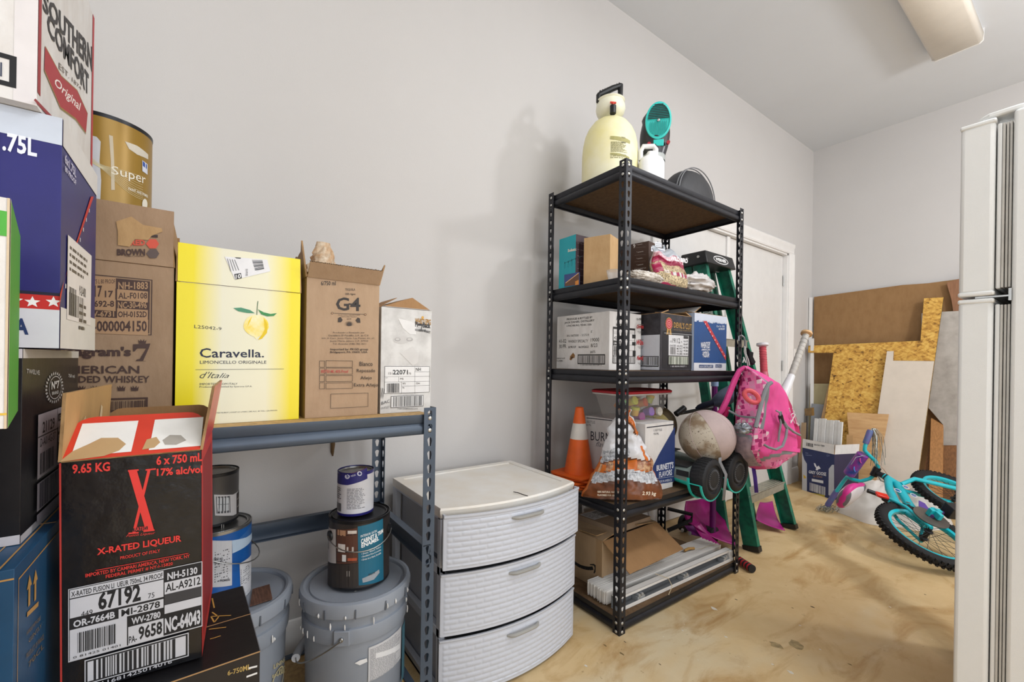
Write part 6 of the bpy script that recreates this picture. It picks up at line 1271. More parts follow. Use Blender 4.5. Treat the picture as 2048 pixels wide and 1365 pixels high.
lv = [(732, 1487, 1490, 1499, 2.03, 2.01, 2.06), (737, 1484, 1497, 1508, 2.04, 1.99, 2.10), (748, 1479, 1515, 1530, 2.05, 1.97, 2.14), (765, 1472, 1540, 1562, 2.05, 1.95, 2.17), (790, 1465, 1537, 1586, 2.05, 1.95, 2.19), (810, 1461, 1532, 1598, 2.05, 1.95, 2.20), (830, 1459, 1527, 1606, 2.05, 1.94, 2.20), (850, 1457, 1520, 1612, 2.05, 1.93, 2.20), (870, 1456, 1514, 1616, 2.05, 1.92, 2.20), (885, 1456, 1510, 1617, 2.05, 1.91, 2.20), (900, 1458, 1508, 1614, 2.05, 1.91, 2.19), (915, 1464, 1514, 1604, 2.05, 1.93, 2.17), (927, 1476, 1524, 1580, 2.06, 1.97, 2.14), (935, 1492, 1532, 1566, 2.07, 2.0, 2.11), (939, 1505, 1535, 1555, 2.08, 2.03, 2.09)]
# refine levels
LV = []
for q in range(len(lv) - 1):
    for s_ in range(4): LV.append([lv[q][i] + (lv[q + 1][i] - lv[q][i]) * s_ / 4 for i in range(7)])
LV.append(lv[-1]); nR = 64
for (py, l, z_, r_, dl, dz, dr2_) in LV:
    Lp, Zp, Rp = atD(l, py + (z_ - l) * .02, dl), atD(z_, py, dz), atD(r_, py + (r_ - z_) * .10 if py < 900 else py - (r_ - z_) * .08, dr2_); Bp = Lp + (Rp - Zp) * .92; row = []
    for i in range(nR):
        th = 2 * pi * i / nR - pi; cx_, cy_ = cos(th), sin(th); k_ = .55; s_ = (abs(cx_) ** k_) * (1 if cx_ > 0 else -1); v_ = (abs(cy_) ** k_) * (1 if cy_ > 0 else -1)
        # s: -1 = L side, +1 = Z side ; v: -1 = camera side (L-Z), +1 = far side (B-R)
        pt_ = (Lp * (1 - s_) / 2 + Zp * (1 + s_) / 2) * (1 - v_) / 2 + (Bp * (1 - s_) / 2 + Rp * (1 + s_) / 2) * (1 + v_) / 2
        n_ = noise.noise(pt_ * 11) * .006 + noise.noise(pt_ * 30) * .003; row.append(pt_ + _r * n_ - _f * n_ * 1.5)
    P.append(row)
def bpm(u_, v_):
    th = 2 * pi * u_ - pi; d = math.degrees(th)
    if -130 < d < -50:   # side panel
        f = (d + 130) / 80
        if v_ < .50 + .10 * f: return SQ if f < .93 else GRY
        if v_ < .53 + .10 * f: return GRY
        if v_ > .90: return PK
        return MESH if f < .80 else (SQ if v_ > .70 else GRY)
    if -50 <= d < 60:
        f = (d + 50) / 110
        if f < .07 and v_ < .72: return GRY
        if f > .60 and .22 < v_ < .66: return MGT
        if v_ > .86 - .10 * f + .02 and f > .0: return SQ if f > .35 else PK2
        if .80 - .12 * f < v_ <= .86 - .10 * f + .02: return GRY if v_ < .82 - .12 * f + .02 else PK2
        return PK
    return MGT if d > 100 or d < -130 else PK
b.grid(P, 0, 0, bpm, wrap=True, cap=True); body = wpart(b, 'bag_body', t, ang=75)
# raised parts
def D_(x, y, d): return atD(x, y, d)
z_ = MB(); z_.tube([D_(*cp('g3', x, y), d) for x, y, d in ((560, 480, 1.945), (530, 500, 1.94), (500, 560, 1.935), (475, 640, 1.925), (450, 740, 1.91), (430, 830, 1.90), (415, 890, 1.895))], .009, GRY, 8); wpart(z_, 'zipper', t)
z_ = MB(); z_.tube([D_(*cp('g3', x, y), d) for x, y, d in ((65, 785, 2.08), (110, 730, 2.06), (150, 650, 2.05), (185, 560, 2.045), (225, 460, 2.04), (270, 370, 2.03), (320, 335, 2.02))], [.012, .014, .014, .014, .014, .012, .008], PK, 8); wpart(z_, 'shoulder_strap', t)
z_ = MB(); z_.tube([D_(*cp('g3', x, y), d) for x, y, d in ((75, 790, 2.10), (130, 770, 2.09), (160, 700, 2.08))], [.012, .018, .014], MGT, 8); wpart(z_, 'shoulder_strap', t)
CORAL = M('coral_rubber', 'e8606a', .5); z_ = MB(); c = D_(*cp('g3', 378, 608), 1.93); z_.tube([c + _r * (.030 * cos(a)) + Vector((0, 0, .024 * sin(a) - .012 * cos(a))) - _f * .004 * cos(a) for a in [2 * pi * k / 20 for k in range(20)]], .0105, CORAL, 10, closed=True); wpart(z_, 'coral_tag', t)
z_ = MB(); z_.tube([D_(*cp('g3', x, y), d) for x, y, d in ((600, 735, 1.99), (635, 755, 1.985), (645, 850, 1.98), (630, 940, 1.975), (622, 1020, 1.97))], .0045, GRY, 6); z_.tube([D_(*cp('g3', x, y), d) for x, y, d in ((640, 745, 2.0), (660, 820, 2.0), (700, 880, 2.03), (760, 930, 2.08), (820, 960, 2.12))], .006, GRY, 6); wpart(z_, 'webbing', t)
z_ = MB(); a = D_(*cp('g3', 640, 780), 1.985); z_.tube([a, a + Vector((.004, .01, -.035))], .011, BKP, 8); wpart(z_, 'buckle', t)
z_ = MB(); P = []   # mesh lip of the front pocket
z_.tube([D_(*cp('g3', x, y), d) for x, y, d in ((475, 1035, 1.93), (530, 1070, 1.935), (600, 1090, 1.95), (660, 1060, 1.97), (690, 980, 1.99), (700, 900, 2.01), (655, 820, 2.0))], .006, GRY, 6)
z_.tube([D_(*cp('g3', x, y), d) for x, y, d in ((170, 735, 2.035), (260, 785, 2.0), (330, 795, 1.965), (410, 800, 1.925))], .005, GRY, 6); wpart(z_, 'pocket_trim', t)
z_ = crumple('foil_wrapper', 'crumpled silver wrapper in the mesh side pocket of the pink backpack', 'wrapper', D_(*cp('g3', 300, 945), 1.93), .07, .05, .045, M('silver_foil', 'a9b0b8', .22, .6, var=.2, vscale=60), 31, .35, nu=28, nv=16, part='foil')
z_ = MB(); b0 = [D_(*cp('g3', x, y), d) for x, y, d in ((365, 1095, 1.905), (400, 890, 1.90), (470, 905, 1.905), (525, 925, 1.92), (530, 975, 1.925), (480, 1040, 1.915), (420, 1105, 1.905))]; z_.prism(b0, -_f, .012, SQ); wpart(z_, 'side_tab', t, bevel=.004)
z_ = MB(); c = D_(*cp('g3', 765, 800), 2.125)
pts = [(742, 770), (775, 760), (790, 800), (780, 850), (765, 835), (745, 850), (750, 800)]
# logo strokes on the magenta patch
lg = M('logo_white', 'ece4e8', .5)
for s_ in (((735, 775), (770, 850)), ((735, 850), (775, 770)), ((735, 850), (735, 820)), ((740, 770), (760, 760), (790, 850)), ((720, 715), (730, 750)), ((750, 715), (762, 755)), ((765, 740), (772, 790)), ((785, 850), (805, 875)), ((795, 850), (812, 870))):
    z_.tube([D_(*cp('g3', x, y), 2.075 + (x - 720) * .0009) for x, y in s_], .0022, lg, 6)
wpart(z_, 'emblem', t)
# loop cord and carabiner
h = thing('carabiner', 'grey hook with cord holding the backpack on the shelf post', 'hook', atD(*cp('g3', 300, 120), 2.06)); z_ = MB(); z_.tube([atD(*cp('g3', x, y), 2.06) for x, y in ((262, 100), (262, 60), (285, 50), (310, 70), (320, 110), (318, 150), (305, 160))], .0042, M('steel_dark', '8d9094', .35, .7), 8); wpart(z_, 'hook', h)
z_ = MB(); z_.tube([atD(*cp('g3', x, y), 2.05) for x, y in ((315, 150), (312, 200), (330, 260), (345, 330))], .0024, M('white_cord', 'd9dad8', .6), 6); z_.tube([atD(*cp('g3', x, y), 2.045) for x, y in ((322, 155), (328, 220), (350, 275), (360, 325))], .0024, M('white_cord', ''), 6); wpart(z_, 'cord', h)
z_ = MB(); z_.tube([atD(*cp('g3', x, y), 2.045) for x, y in ((298, 300), (310, 265), (305, 250), (312, 270), (325, 300))], .003, M('white_cord', ''), 6); wpart(z_, 'ribbon', h)
z_ = MB(); z_.prism([atD(*cp('g3', x, y), 2.12) for x, y in ((325, 165), (345, 200), (370, 205), (365, 245), (390, 295), (370, 325), (340, 300), (325, 250))], -_f, .03, M('black_fabric', '17171a', .8)); tag(z_.build('glove', bevel=.005), 'black fabric glove hanging behind the backpack hook', 'glove')
# bats
def bat(label, knob, kd, top, td, low, ld, gripc, barc, knobc):
    t = thing('baseball_bat', label, 'bat', atD(*low, ld)); A, B_, C_ = atD(*knob, kd), atD(*top, td), atD(*low, ld); d = (B_ - A).normalized()
    z_ = MB(); z_.tube([A - d * .012, A - d * .008, A + d * .004, A + d * .012], [.012, .028, .029, .015], knobc, 20); wpart(z_, 'knob', t)
    z_ = MB(); z_.tube([A + d * .008, A + d * .04] + [A.lerp(B_, f) for f in (.3, .6, 1)], [.0165, .0165, .0168, .017, .0175], gripc, 20); g = wpart(z_, 'grip', t)
    z_ = MB(); n = 11; L_ = (B_ - A).length
    for k in range(n):
        c = A + d * (L_ * (k + .5) / n); q = d.orthogonal().normalized(); w2 = d.cross(q); z_.tube([c + (q * cos(a) + w2 * sin(a)) * .0172 + d * (.008 * sin(a / 2)) for a in [2 * pi * i / 14 for i in range(14)]], .0011, gripc, 5, closed=True)
    z_.v = [t.matrix_world.inverted() @ v for v in z_.v]; z_.build('tape_ridge', g)
    z_ = MB(); z_.tube([B_, B_.lerp(C_, .4), C_, C_ + (C_ - B_).normalized() * .12], [.018, .022, .026, .030], barc, 20); wpart(z_, 'barrel', t)
GW = M('grip_grey_tape', 'b9b5ae', .6, var=.12, vscale=30); BWH = M('bat_white', 'dfe0e2', .35, var=.04); KN = M('knob_wood', 'd0a878', .6, var=.1)
bat('white baseball bat with dirty grey grip and wooden knob in the backpack', (1613, 668), 2.42, (1583, 752), 2.32, (1564, 795), 2.27, GW, BWH, KN)
bat('bat with coral pink wrapped grip and white knob behind the backpack', (1525, 690), 2.28, (1528, 745), 2.26, (1530, 775), 2.24, M('grip_coral', 'c9505c', .6, var=.12, vscale=30), M('bat_pink', 'c05a70', .4), BWH)
z_ = MB(); a = [atD(x, y, d) for x, y, d in ((1506, 932, 2.06), (1510, 955, 2.06), (1513, 986, 2.06))]; z_.grid([[q - _r * .009, q + _r * .009] for q in a], 0, 0, M('purple_webbing', '4a2f94', .6)); tag(z_.build('strap', solid=.002), 'purple webbing strap hanging below the pink backpack', 'strap')

# ---------------- things behind the shelving ----------------
NVY = M('navy_fabric', '1c2238', .7, var=.1); SLT = M('slate_fabric', '5c6478', .7, var=.12)
t = thing('umbrella', 'folded navy and slate umbrella lying over the hoverboards behind the ball', 'umbrella', atD(1425, 808, 2.32))
z_ = MB(); z_.tube([atD(x, y, 2.32) for x, y in ((1392, 818), (1398, 815), (1410, 811), (1425, 806))], [.007, .014, .018, .016], NVY, 14); wpart(z_, 'handle', t)
z_ = MB(); z_.tube([atD(x, y, d) for x, y, d in ((1425, 806, 2.32), (1438, 803, 2.32), (1452, 794, 2.33), (1466, 784, 2.34), (1482, 776, 2.36))], [.018, .040, .046, .040, .03], SLT, 16); wpart(z_, 'canopy', t, ang=60)
PUR = M('purple_metal', '6a1f6a', .35, .3); t = thing('kick_scooter', 'purple folding kick scooter with black grips, upright behind the shelving', 'scooter', (-1.38, 2.31, .0))
st0, st1 = atD(1429, 800, 2.50), atD(1434, 765, 2.50); d = Vector((0, 0, 1)); px0 = Vector((st0.x, st0.y, 0)); z_ = MB(); z_.tube([px0 + d * .06, px0 + d * .95], .017, PUR, 12); wpart(z_, 'stem', t)
z_ = MB(); z_.tube([px0 + d * .92, px0 + d * .98], .021, M('pale_blue_plastic', '8fa6c9', .4), 12); wpart(z_, 'clamp', t)
hb0, hb1 = atD(1352, 829, 2.42), atD(1369, 816, 2.44); ax_ = (hb1 - hb0).normalized(); z_ = MB(); z_.tube([hb0, hb1], .017, BKP, 12); wpart(z_, 'grip', t); z_ = MB(); z_.tube([hb0, px0 + d * .80], .010, BKP, 8); wpart(z_, 'handlebar', t)
z_ = MB(); z_.tube([px0 + Vector((0, 0, .075)) + Vector((0, .032 * 0, 0)), px0 + Vector((-.22, .03, .075))], .02, BKP, 8); wpart(z_, 'deck', t)
for q in (px0 + Vector((0, .0, .052)), px0 + Vector((-.20, .03, .052))): z_ = MB(); z_.cyl(q + Vector((-.014, 0, 0)), q + Vector((.014, 0, 0)), .05, M('rubber_black', ''), 24); wpart(z_, 'wheel', t)
MGP = M('magenta_plastic', 'a8187c', .35, var=.1, vscale=5)
t = thing('snow_sled', 'curved magenta plastic sled standing on the floor behind the ladder legs', 'sled', (-1.25, 2.5, .0))
def sheet(name, C4, bulge_, mat, root, n=14, th=.004):
    b = MB(); P = []; A, B_, C_, D4 = C4; nn = (B_ - A).cross(D4 - A).normalized()
    for j in range(n + 1):
        v_ = j / n; P.append([(A.lerp(B_, i / n)).lerp(D4.lerp(C_, i / n), v_) + nn * bulge_ * (sin(pi * v_)) + nn * bulge_ * .4 * sin(pi * i / n) for i in range(n + 1)])
    b.grid(P, 0, 0, mat); return wpart(b, name, root, solid=th, ang=60)
Q = lambda x, y, d: (lambda p_: Vector((p_.x, p_.y, max(.008, p_.z))))(atD(x, y, d))
sheet('shell', [Q(1372, 1003, 2.55), Q(1446, 985, 2.72), Q(1478, 1094, 2.39), Q(1388, 1052, 2.42)], .05, MGP, t)
sheet('runner', [Q(1388, 1052, 2.44), Q(1400, 1046, 2.46), Q(1440, 1090, 2.36), Q(1418, 1092, 2.34)], .012, MGP, t)
sheet('runner', [Q(1368, 1052, 2.46), Q(1386, 1050, 2.45), Q(1404, 1075, 2.40), Q(1384, 1070, 2.42)], .005, PUR, t)
sheet('tail', [Q(1520, 1005, 2.95), Q(1545, 1003, 3.02), Q(1570, 1062, 2.66), Q(1512, 1040, 2.72)], .02, MGP, t)
for x, y in ((1365, 1060), (1380, 1066)): z_ = MB(); c = Q(x, y, 2.42); z_.cyl(c, c + Vector((.01, -.02, 0)), .008, M('zinc_rivet', ''), 12); wpart(z_, 'bolt', t)
t = thing('bracket_bar', 'black folded metal bar in the shadow behind the lowest shelf', 'bar', Q(1360, 1030, 2.6)); z_ = MB(); z_.tube([Q(1335, 1018, 2.55), Q(1385, 1030, 2.5), Q(1382, 1042, 2.48), Q(1335, 1062, 2.5)], .012, BKP, 6); wpart(z_, 'bar', t)
t = thing('vinyl_siding', 'white ribbed vinyl siding piece leaning behind the lowest shelf', 'siding', (-1.6, 1.9, .1)); z_ = MB()
a0 = atX(1270, 1045, -1.60); a1 = atX(1311, 1025, -1.60); z_.box((-1.612, 1.62, .002), (-1.60, 2.0, .385), M('white_trim_paint', ''))
for k in range(8): z_.box((-1.602, 1.62, .02 + .045 * k), (-1.597, 2.0, .045 + .045 * k), M('white_trim_paint', ''))
z_.box((-1.612, 1.985, .002), (-1.588, 2.0, .39), M('white_trim_paint', '')); wpart(z_, 'panel', t, bevel=.001)
# ---------------- sheets leaning in the far corner ----------------
def lp(x, y, y0, k): return atLean(x, y, y0, k)
def foot(P_, Q_, z=.004): f = (z - Q_.z) / (Q_.z - P_.z); return Q_ + (Q_ - P_) * f
def leaning(name, label, cat, pts, th, mat, y0, k, part='board', bevel=.001, edge=None, group=None):
    nrm = Vector((0, -1, -k)).normalized(); pts = [Vector(q) for q in pts]; c = sum(pts, Vector()) / len(pts)
    t = thing(name, label, cat, (c.x, c.y, min(q.z for q in pts)), 0, group); b = MB(); n = len(pts); B_ = [q - nrm * th for q in pts]
    b.add(pts, [tuple(range(n))], mat); b.add(B_, [tuple(range(n))[::-1]], mat); b.add(pts + B_, [(i, (i + 1) % n, n + (i + 1) % n, n + i) for i in range(n)], edge or mat)
    wpart(b, part, t, smooth=False); return t
CB = kraft('corner_cardboard', '94714a', '8a6842')
t = leaning('cardboard_sheet', 'tall wide brown cardboard sheet standing flat against the far wall', 'cardboard', [(-1.628, 4.638, .01), (-.20, 4.638, .01), (-.20, 4.638, 1.77), (-.62, 4.638, 1.725), (-.85, 4.638, 1.715), (-1.0, 4.638, 1.722), (-1.628, 4.638, 1.695)], .006, CB, 0, 0)
for zc_ in (1.42, .94): MB()
t = leaning('trim_board', 'thin white trim board upright at the corner beside the cardboard', 'board', [(-1.655, 4.60, .14), (-1.632, 4.60, .14), (-1.632, 4.60, 1.69), (-1.655, 4.60, 1.69)], .02, TRIM, 0, 0)
t = leaning('trim_board', 'white trim board under the strand board arm, second from the corner', 'board', [(-1.61, 4.55, .14), (-1.585, 4.55, .14), (-1.585, 4.52, 1.30), (-1.61, 4.52, 1.30)], .012, TRIM, 0, 0)
GP = M('grey_marbled_panel', 'b9b3ac', .6, var=.1, vscale=12, col2='a29b94')
P0 = lambda x, y: atY(x, y, 4.58)
t = leaning('wall_panel', 'grey marbled wall panel standing behind the strand board, against the far wall', 'panel', [P0(1843, 800), P0(1886, 850), P0(1886, 893), P0(1925, 893), P0(1925, 622), P0(1885, 624), P0(1843, 627)][::-1], .01, GP, 0, 0)
bb_ = [Vector((-.92, 4.56, .004)), Vector((-.60, 4.56, .004)), Vector((-.60, 4.575, .55)), Vector((-.92, 4.575, .55))]
WD = M('brown_wood_board', '8a5e38', .6, var=.18, vscale=14, stretch=(10, 10, 1.2)); WD2 = M('tan_wood_board', 'b98450', .6, var=.14, vscale=12, stretch=(10, 10, 1.2)); WD3 = M('reddish_wood_board', '94694c', .6, var=.12, vscale=10, stretch=(10, 10, 1.2))
def up_board(label, px, y0, k, mat, th=.018, name='wood_board'):
    pts = [lp(*q, y0, k) for q in px]; lo = [foot(pts[1], pts[0])] if 0 else []
    l_ = foot(pts[0], pts[-1]); r_ = foot(pts[1], pts[2]) if len(pts) > 3 else foot(pts[1], pts[2])
    return leaning(name, label, 'board', pts[:-1] [0:0] + [l_, r_] + pts[1:2] + pts[0:1] if len(pts) == 4 else pts, th, mat, y0, k)
# (pixel corners: top left, top right, a lower right, a lower left point on each edge)
up_board('brown wood board with slanted top leaning right of the strand board', [(1862, 838), (1886, 852), (1885, 960), (1858, 960)], 4.33, .40, WD2)
up_board('narrow brown wood board right behind the slanted one, half hidden by the refrigerator', [(1886, 893), (1912, 893), (1912, 960), (1886, 960)], 4.42, .30, WD)
up_board('dark brown board between the strand board edge and the slanted board', [(1866, 845), (1880, 870), (1872, 960), (1845, 960)], 4.37, .38, WD, .008)
t = leaning('wood_board', 'reddish board tipped behind the refrigerator door top, above the cardboard', 'board', [atY(1893, 566, 4.6), atY(1903, 600, 4.6), atY(1925, 760, 4.6), atY(1960, 760, 4.6), atY(1960, 545, 4.6)], .014, WD3, 0, 0)
for o in (t,): pass
# strand board
def osb_mat():
    m = bpy.data.materials.new('strand_board'); m.use_nodes = True; nt = m.node_tree; N = nt.nodes; L = nt.links; b = N['Principled BSDF']; b.inputs['Roughness'].default_value = .75
    tc = N.new('ShaderNodeTexCoord'); col = None
    for i, (rot, st, sc_) in enumerate(((20, (3.4, 1, 11), 9), (-35, (2.8, 1, 9), 11), (75, (3.5, 1, 8), 8))):
        m0_ = N.new('ShaderNodeMapping'); m0_.inputs['Rotation'].default_value = (0, radians(rot), 0); mp = N.new('ShaderNodeMapping'); mp.inputs['Scale'].default_value = st; L.new(tc.outputs['Object'], m0_.inputs[0]); L.new(m0_.outputs[0], mp.inputs[0])
        v = N.new('ShaderNodeTexVoronoi'); v.inputs['Scale'].default_value = sc_ * .85; L.new(mp.outputs[0], v.inputs['Vector']); sp = N.new('ShaderNodeSeparateColor'); L.new(v.outputs['Color'], sp.inputs[0])
        if col is None: col = sp.outputs[0]
        else:
            x = N.new('ShaderNodeMath'); x.operation = 'ADD'; L.new(col, x.inputs[0]); L.new(sp.outputs[0], x.inputs[1]); col = x.outputs[0]
    dv = N.new('ShaderNodeMath'); dv.operation = 'MULTIPLY'; dv.inputs[1].default_value = .333; L.new(col, dv.inputs[0])
    r = N.new('ShaderNodeValToRGB'); e = r.color_ramp.elements; e[0].position = .10; e[0].color = lin('4a3012'); e[1].position = .85; e[1].color = lin('e0b860'); a = e.new(.22); a.color = lin('a87830'); a = e.new(.5); a.color = lin('cc9c46')
    L.new(dv.outputs[0], r.inputs[0]); L.new(r.outputs[0], b.inputs['Base Color']); bp = N.new('ShaderNodeBump'); bp.inputs['Strength'].default_value = .3; bp.inputs['Distance'].default_value = .003; L.new(dv.outputs[0], bp.inputs['Height']); L.new(bp.outputs[0], b.inputs['Normal']); return m
OSB = osb_mat(); y0, k = 4.345, .15
a = lp(1848, 597, y0, k); b_ = lp(1887, 595, y0, k); c = lp(1840, 930, y0, k); d0 = lp(1841, 682, y0, k); e0 = lp(1617, 692, y0, k); e1 = lp(1616, 706, y0, k); f0 = lp(1667, 706, y0, k); f1 = lp(1655, 795, y0, k)
leaning('strand_board', 'yellow strand board with a notched arm, leaning in the far corner', 'board', [a, b_, foot(b_, c), foot(f0, f1), f0, e1, e0, d0], .014, OSB, y0, k, edge=M('strand_edge_green', '2c3a28', .7, var=.3, vscale=60, col2='8a7038'))
y0, k = 4.30, .15
g0 = lp(1774, 703, y0, k); g1 = lp(1787, 703, y0, k); g2 = lp(1786, 722, y0, k); h0 = lp(1868, 723, y0, k); h1 = lp(1839, 930, y0, k); i1 = lp(1752, 850, y0, k)
leaning('white_board', 'large off white board with a small tab, leaning on the strand board', 'board', [g0, g1, g2, h0, foot(h0, h1), foot(g0, i1)], .012, M('off_white_board', 'd6cabc', .65, var=.03), y0, k, edge=M('drywall_edge', 'b9a48c', .8, var=.3, vscale=80, col2='5a4a3a'))
PLY = M('pale_plywood', 'd0a878', .6, var=.10, vscale=7, stretch=(1, 1, 5), col2='bb9060')
def four(label, tl, tr, rlow, llow, y0, k, mat, th=.015, name='plywood_board', cat='board', edge=None):
    A, B_, C_, D4 = [lp(*q, y0, k) for q in (tl, tr, rlow, llow)]; return leaning(name, label, cat, [A, B_, foot(B_, C_), foot(A, D4)], th, mat, y0, k, edge=edge)
four('pale plywood square leaning low in front of the off white board', (1694, 826), (1777, 830), (1758, 930), (1702, 930), 4.26, .17, PLY)
four('narrow pale plywood plank behind the carton of white slats', (1657, 770), (1697, 772), (1687, 838), (1642, 838), 4.39, .13, PLY, .010)
four('grey green painted board in the corner behind the plywood plank', (1620, 768), (1660, 768), (1655, 850), (1617, 850), 4.50, .06, M('olive_board', 'a89c78', .7, var=.05))
four('small grey cabinet door sample in the corner', (1623, 808), (1652, 810), (1650, 850), (1621, 850), 4.46, .06, M('grey_door', '878a8e', .5), .012, 'cabinet_door', 'door')
four('small pale wood offcut beside the carton of white slats', (1693, 870), (1707, 872), (1705, 930), (1693, 930), 4.225, .15, kraft('offcut', 'c29a6a'), .01, name='wood_offcut')
four('kraft cardboard strip leaning beside the door casing', (1603, 846), (1612, 846), (1607, 970), (1592, 968), 4.40, .04, KRAFT, .01, 'cardboard_strip', 'cardboard')
t = leaning('tape_roll_box', 'little brown taped parcel on top of the slats in the corner', 'box', [atY(1610, 832, 4.2), atY(1624, 832, 4.2), atY(1623, 816, 4.2), atY(1609, 818, 4.2)], .05, M('taped_brown', '7a5f3c', .3, var=.2, vscale=30), 0, 0)

# carton with white slats
GG = M('carton_deep_blue', '1d2a5a', .45, var=.08)
t, p = carton('carton', 'deep blue and white vodka carton on the floor holding white slats', (-1.512, 4.112, .001), radians(-21), .275, .25, .355, GG, open_top=True, flaps=[dict(side='F', L=.075, ang=radians(-2), out=WJ), dict(side='R', L=.075, ang=radians(4), out=WJ)])
p.on('F', 'g2')
p.ppoly([(118, 705), (140, 780), (165, 820), (165, 1095), (118, 1085)], 'b9bcc4'); p.ppoly([(375, 1125), (378, 870), (410, 830), (430, 830), (430, 1150)], 'b4b8c2'); p.ppoly([(118, 1085), (340, 1125), (340, 1146), (118, 1105)], 'a89a38')
p.ppoly([(130, 925), (150, 940), (160, 960), (135, 965)], 'c9a83a')
slant('GREY GOOSE', 183, 912, 884, 353, 940, 906, 'dfe2ea', .02); slant('Le Citron', 225, 948, 925, 315, 958, 936, 'a8805a', 0, .3)
p.ppoly([(232, 812), (248, 818), (262, 850), (280, 838), (300, 868), (280, 872), (268, 885), (250, 880), (256, 862), (240, 840)], 'dfe2ea')
p.ppoly([(213, 990), (325, 1012), (325, 985), (213, 965)], 'd0d3da'); p.pbars(192, 1080, 345, 1048, 'd9dbe2', 4, 24); slant('750 ML', 150, 718, 710, 180, 722, 714, '9aa6c8'); slant('VODKA', 150, 738, 730, 215, 744, 736, '9aa6c8'); slant('GV', 356, 748, 728, 388, 752, 732, '6a76a0')
p.on('fF', 'g2'); slant('GREY GOOSE', 340, 655, 640, 235, 640, 625, '3a3c44', .02); p.pbars(158, 645, 225, 625, '3a3c44', 3, 14)
p.on('R').rect(0, 0, .25, .355, '332e4a'); p.done()
m0 = t.matrix_world; sm = None
for k in range(7):
    x = .020 + k * .034; s_ = MB(); s_.box((0, 0, .0), (.031, .012, .60 + .004 * (k % 3)), M('white_slat', 'e0dfdd', .45))
    q = thing('slat', ('leftmost', 'second', 'third', 'middle', 'fifth', 'sixth', 'rightmost')[k] + ' of the white slats standing in the blue vodka carton', 'slat', (0, 0, 0), group='white slats in the vodka carton'); q.matrix_world = m0 @ Matrix.Translation((x, .06 + .006 * (k % 2), .006)) @ Matrix.Rotation(radians(-4), 4, 'X'); s_.build('slat_board', q, bevel=.001)

# ---------------- white plastic sack ----------------
SACK = M('white_sack_film', 'ddd6d0', .45, var=.05, vscale=8)
t = thing('plastic_sack', 'large white plastic sack crumpled on the floor under the bicycle', 'sack', (-.915, 3.90, .001)); b = MB(); P = []; nu, nv = 96, 44
for j in range(nv + 1):
    f = j / nv; rad = 1 - f; row = []
    for i in range(nu):
        a = 2 * pi * i / nu; rr_ = rad * (1 + .10 * sin(3 * a + 1) + .07 * sin(7 * a)); x = .29 * rr_ * cos(a); y = .265 * rr_ * sin(a)
        fo = abs(noise.noise(Vector((cos(a) * 2.2, sin(a) * 2.2, rad * 1.2)))) ; hgt = .19 * (1 - rad ** 2.2) ** .6 * (1 + .5 * noise.noise(Vector((x * 5, y * 5, 2)))) + .05 * fo * (1 - rad ** 6) + .012 * noise.noise(Vector((x * 26, y * 26, 1))) * (1 - rad ** 6)
        row.append((x, y, max(.0, hgt)))
    P.append(row)
b.grid(P, 0, 0, SACK, wrap=True); b.build('sack_film', t, ang=70)

# ---------------- child's bicycle lying on its side ----------------
TQB = M('bike_turquoise', '17b3c0', .3, var=.04, coat=.4); TIRE = M('bike_tire', '141416', .75, var=.1); BLKM = M('bike_black', '1b1b1e', .45, var=.08); SPK = M('spoke_black', '2a2a2c', .4, .5)
tl_, ro_ = radians(26), radians(6); bV = _f * cos(tl_) + _u * sin(tl_); aV = -_r * cos(ro_) + _u * sin(ro_); bV = (bV - aV * bV.dot(aV)).normalized(); nV = bV.cross(aV); nV = nV.normalized() * (1 if nV.z > 0 else -1)
RC = atD(1852, 1070, 2.33); 
def bp(x, y, s=0.0): d = ray(x, y); t_ = (RC - CO).dot(nV) / d.dot(nV); return CO + d * t_ + nV * s
def bc(a, b_, s=0.0): return RC + aV * a + bV * b_ + nV * s
bike = thing('bicycle', 'turquoise child bicycle lying on its side with streamers on the grips', 'bicycle', (RC.x, RC.y, .0))
RW = .222
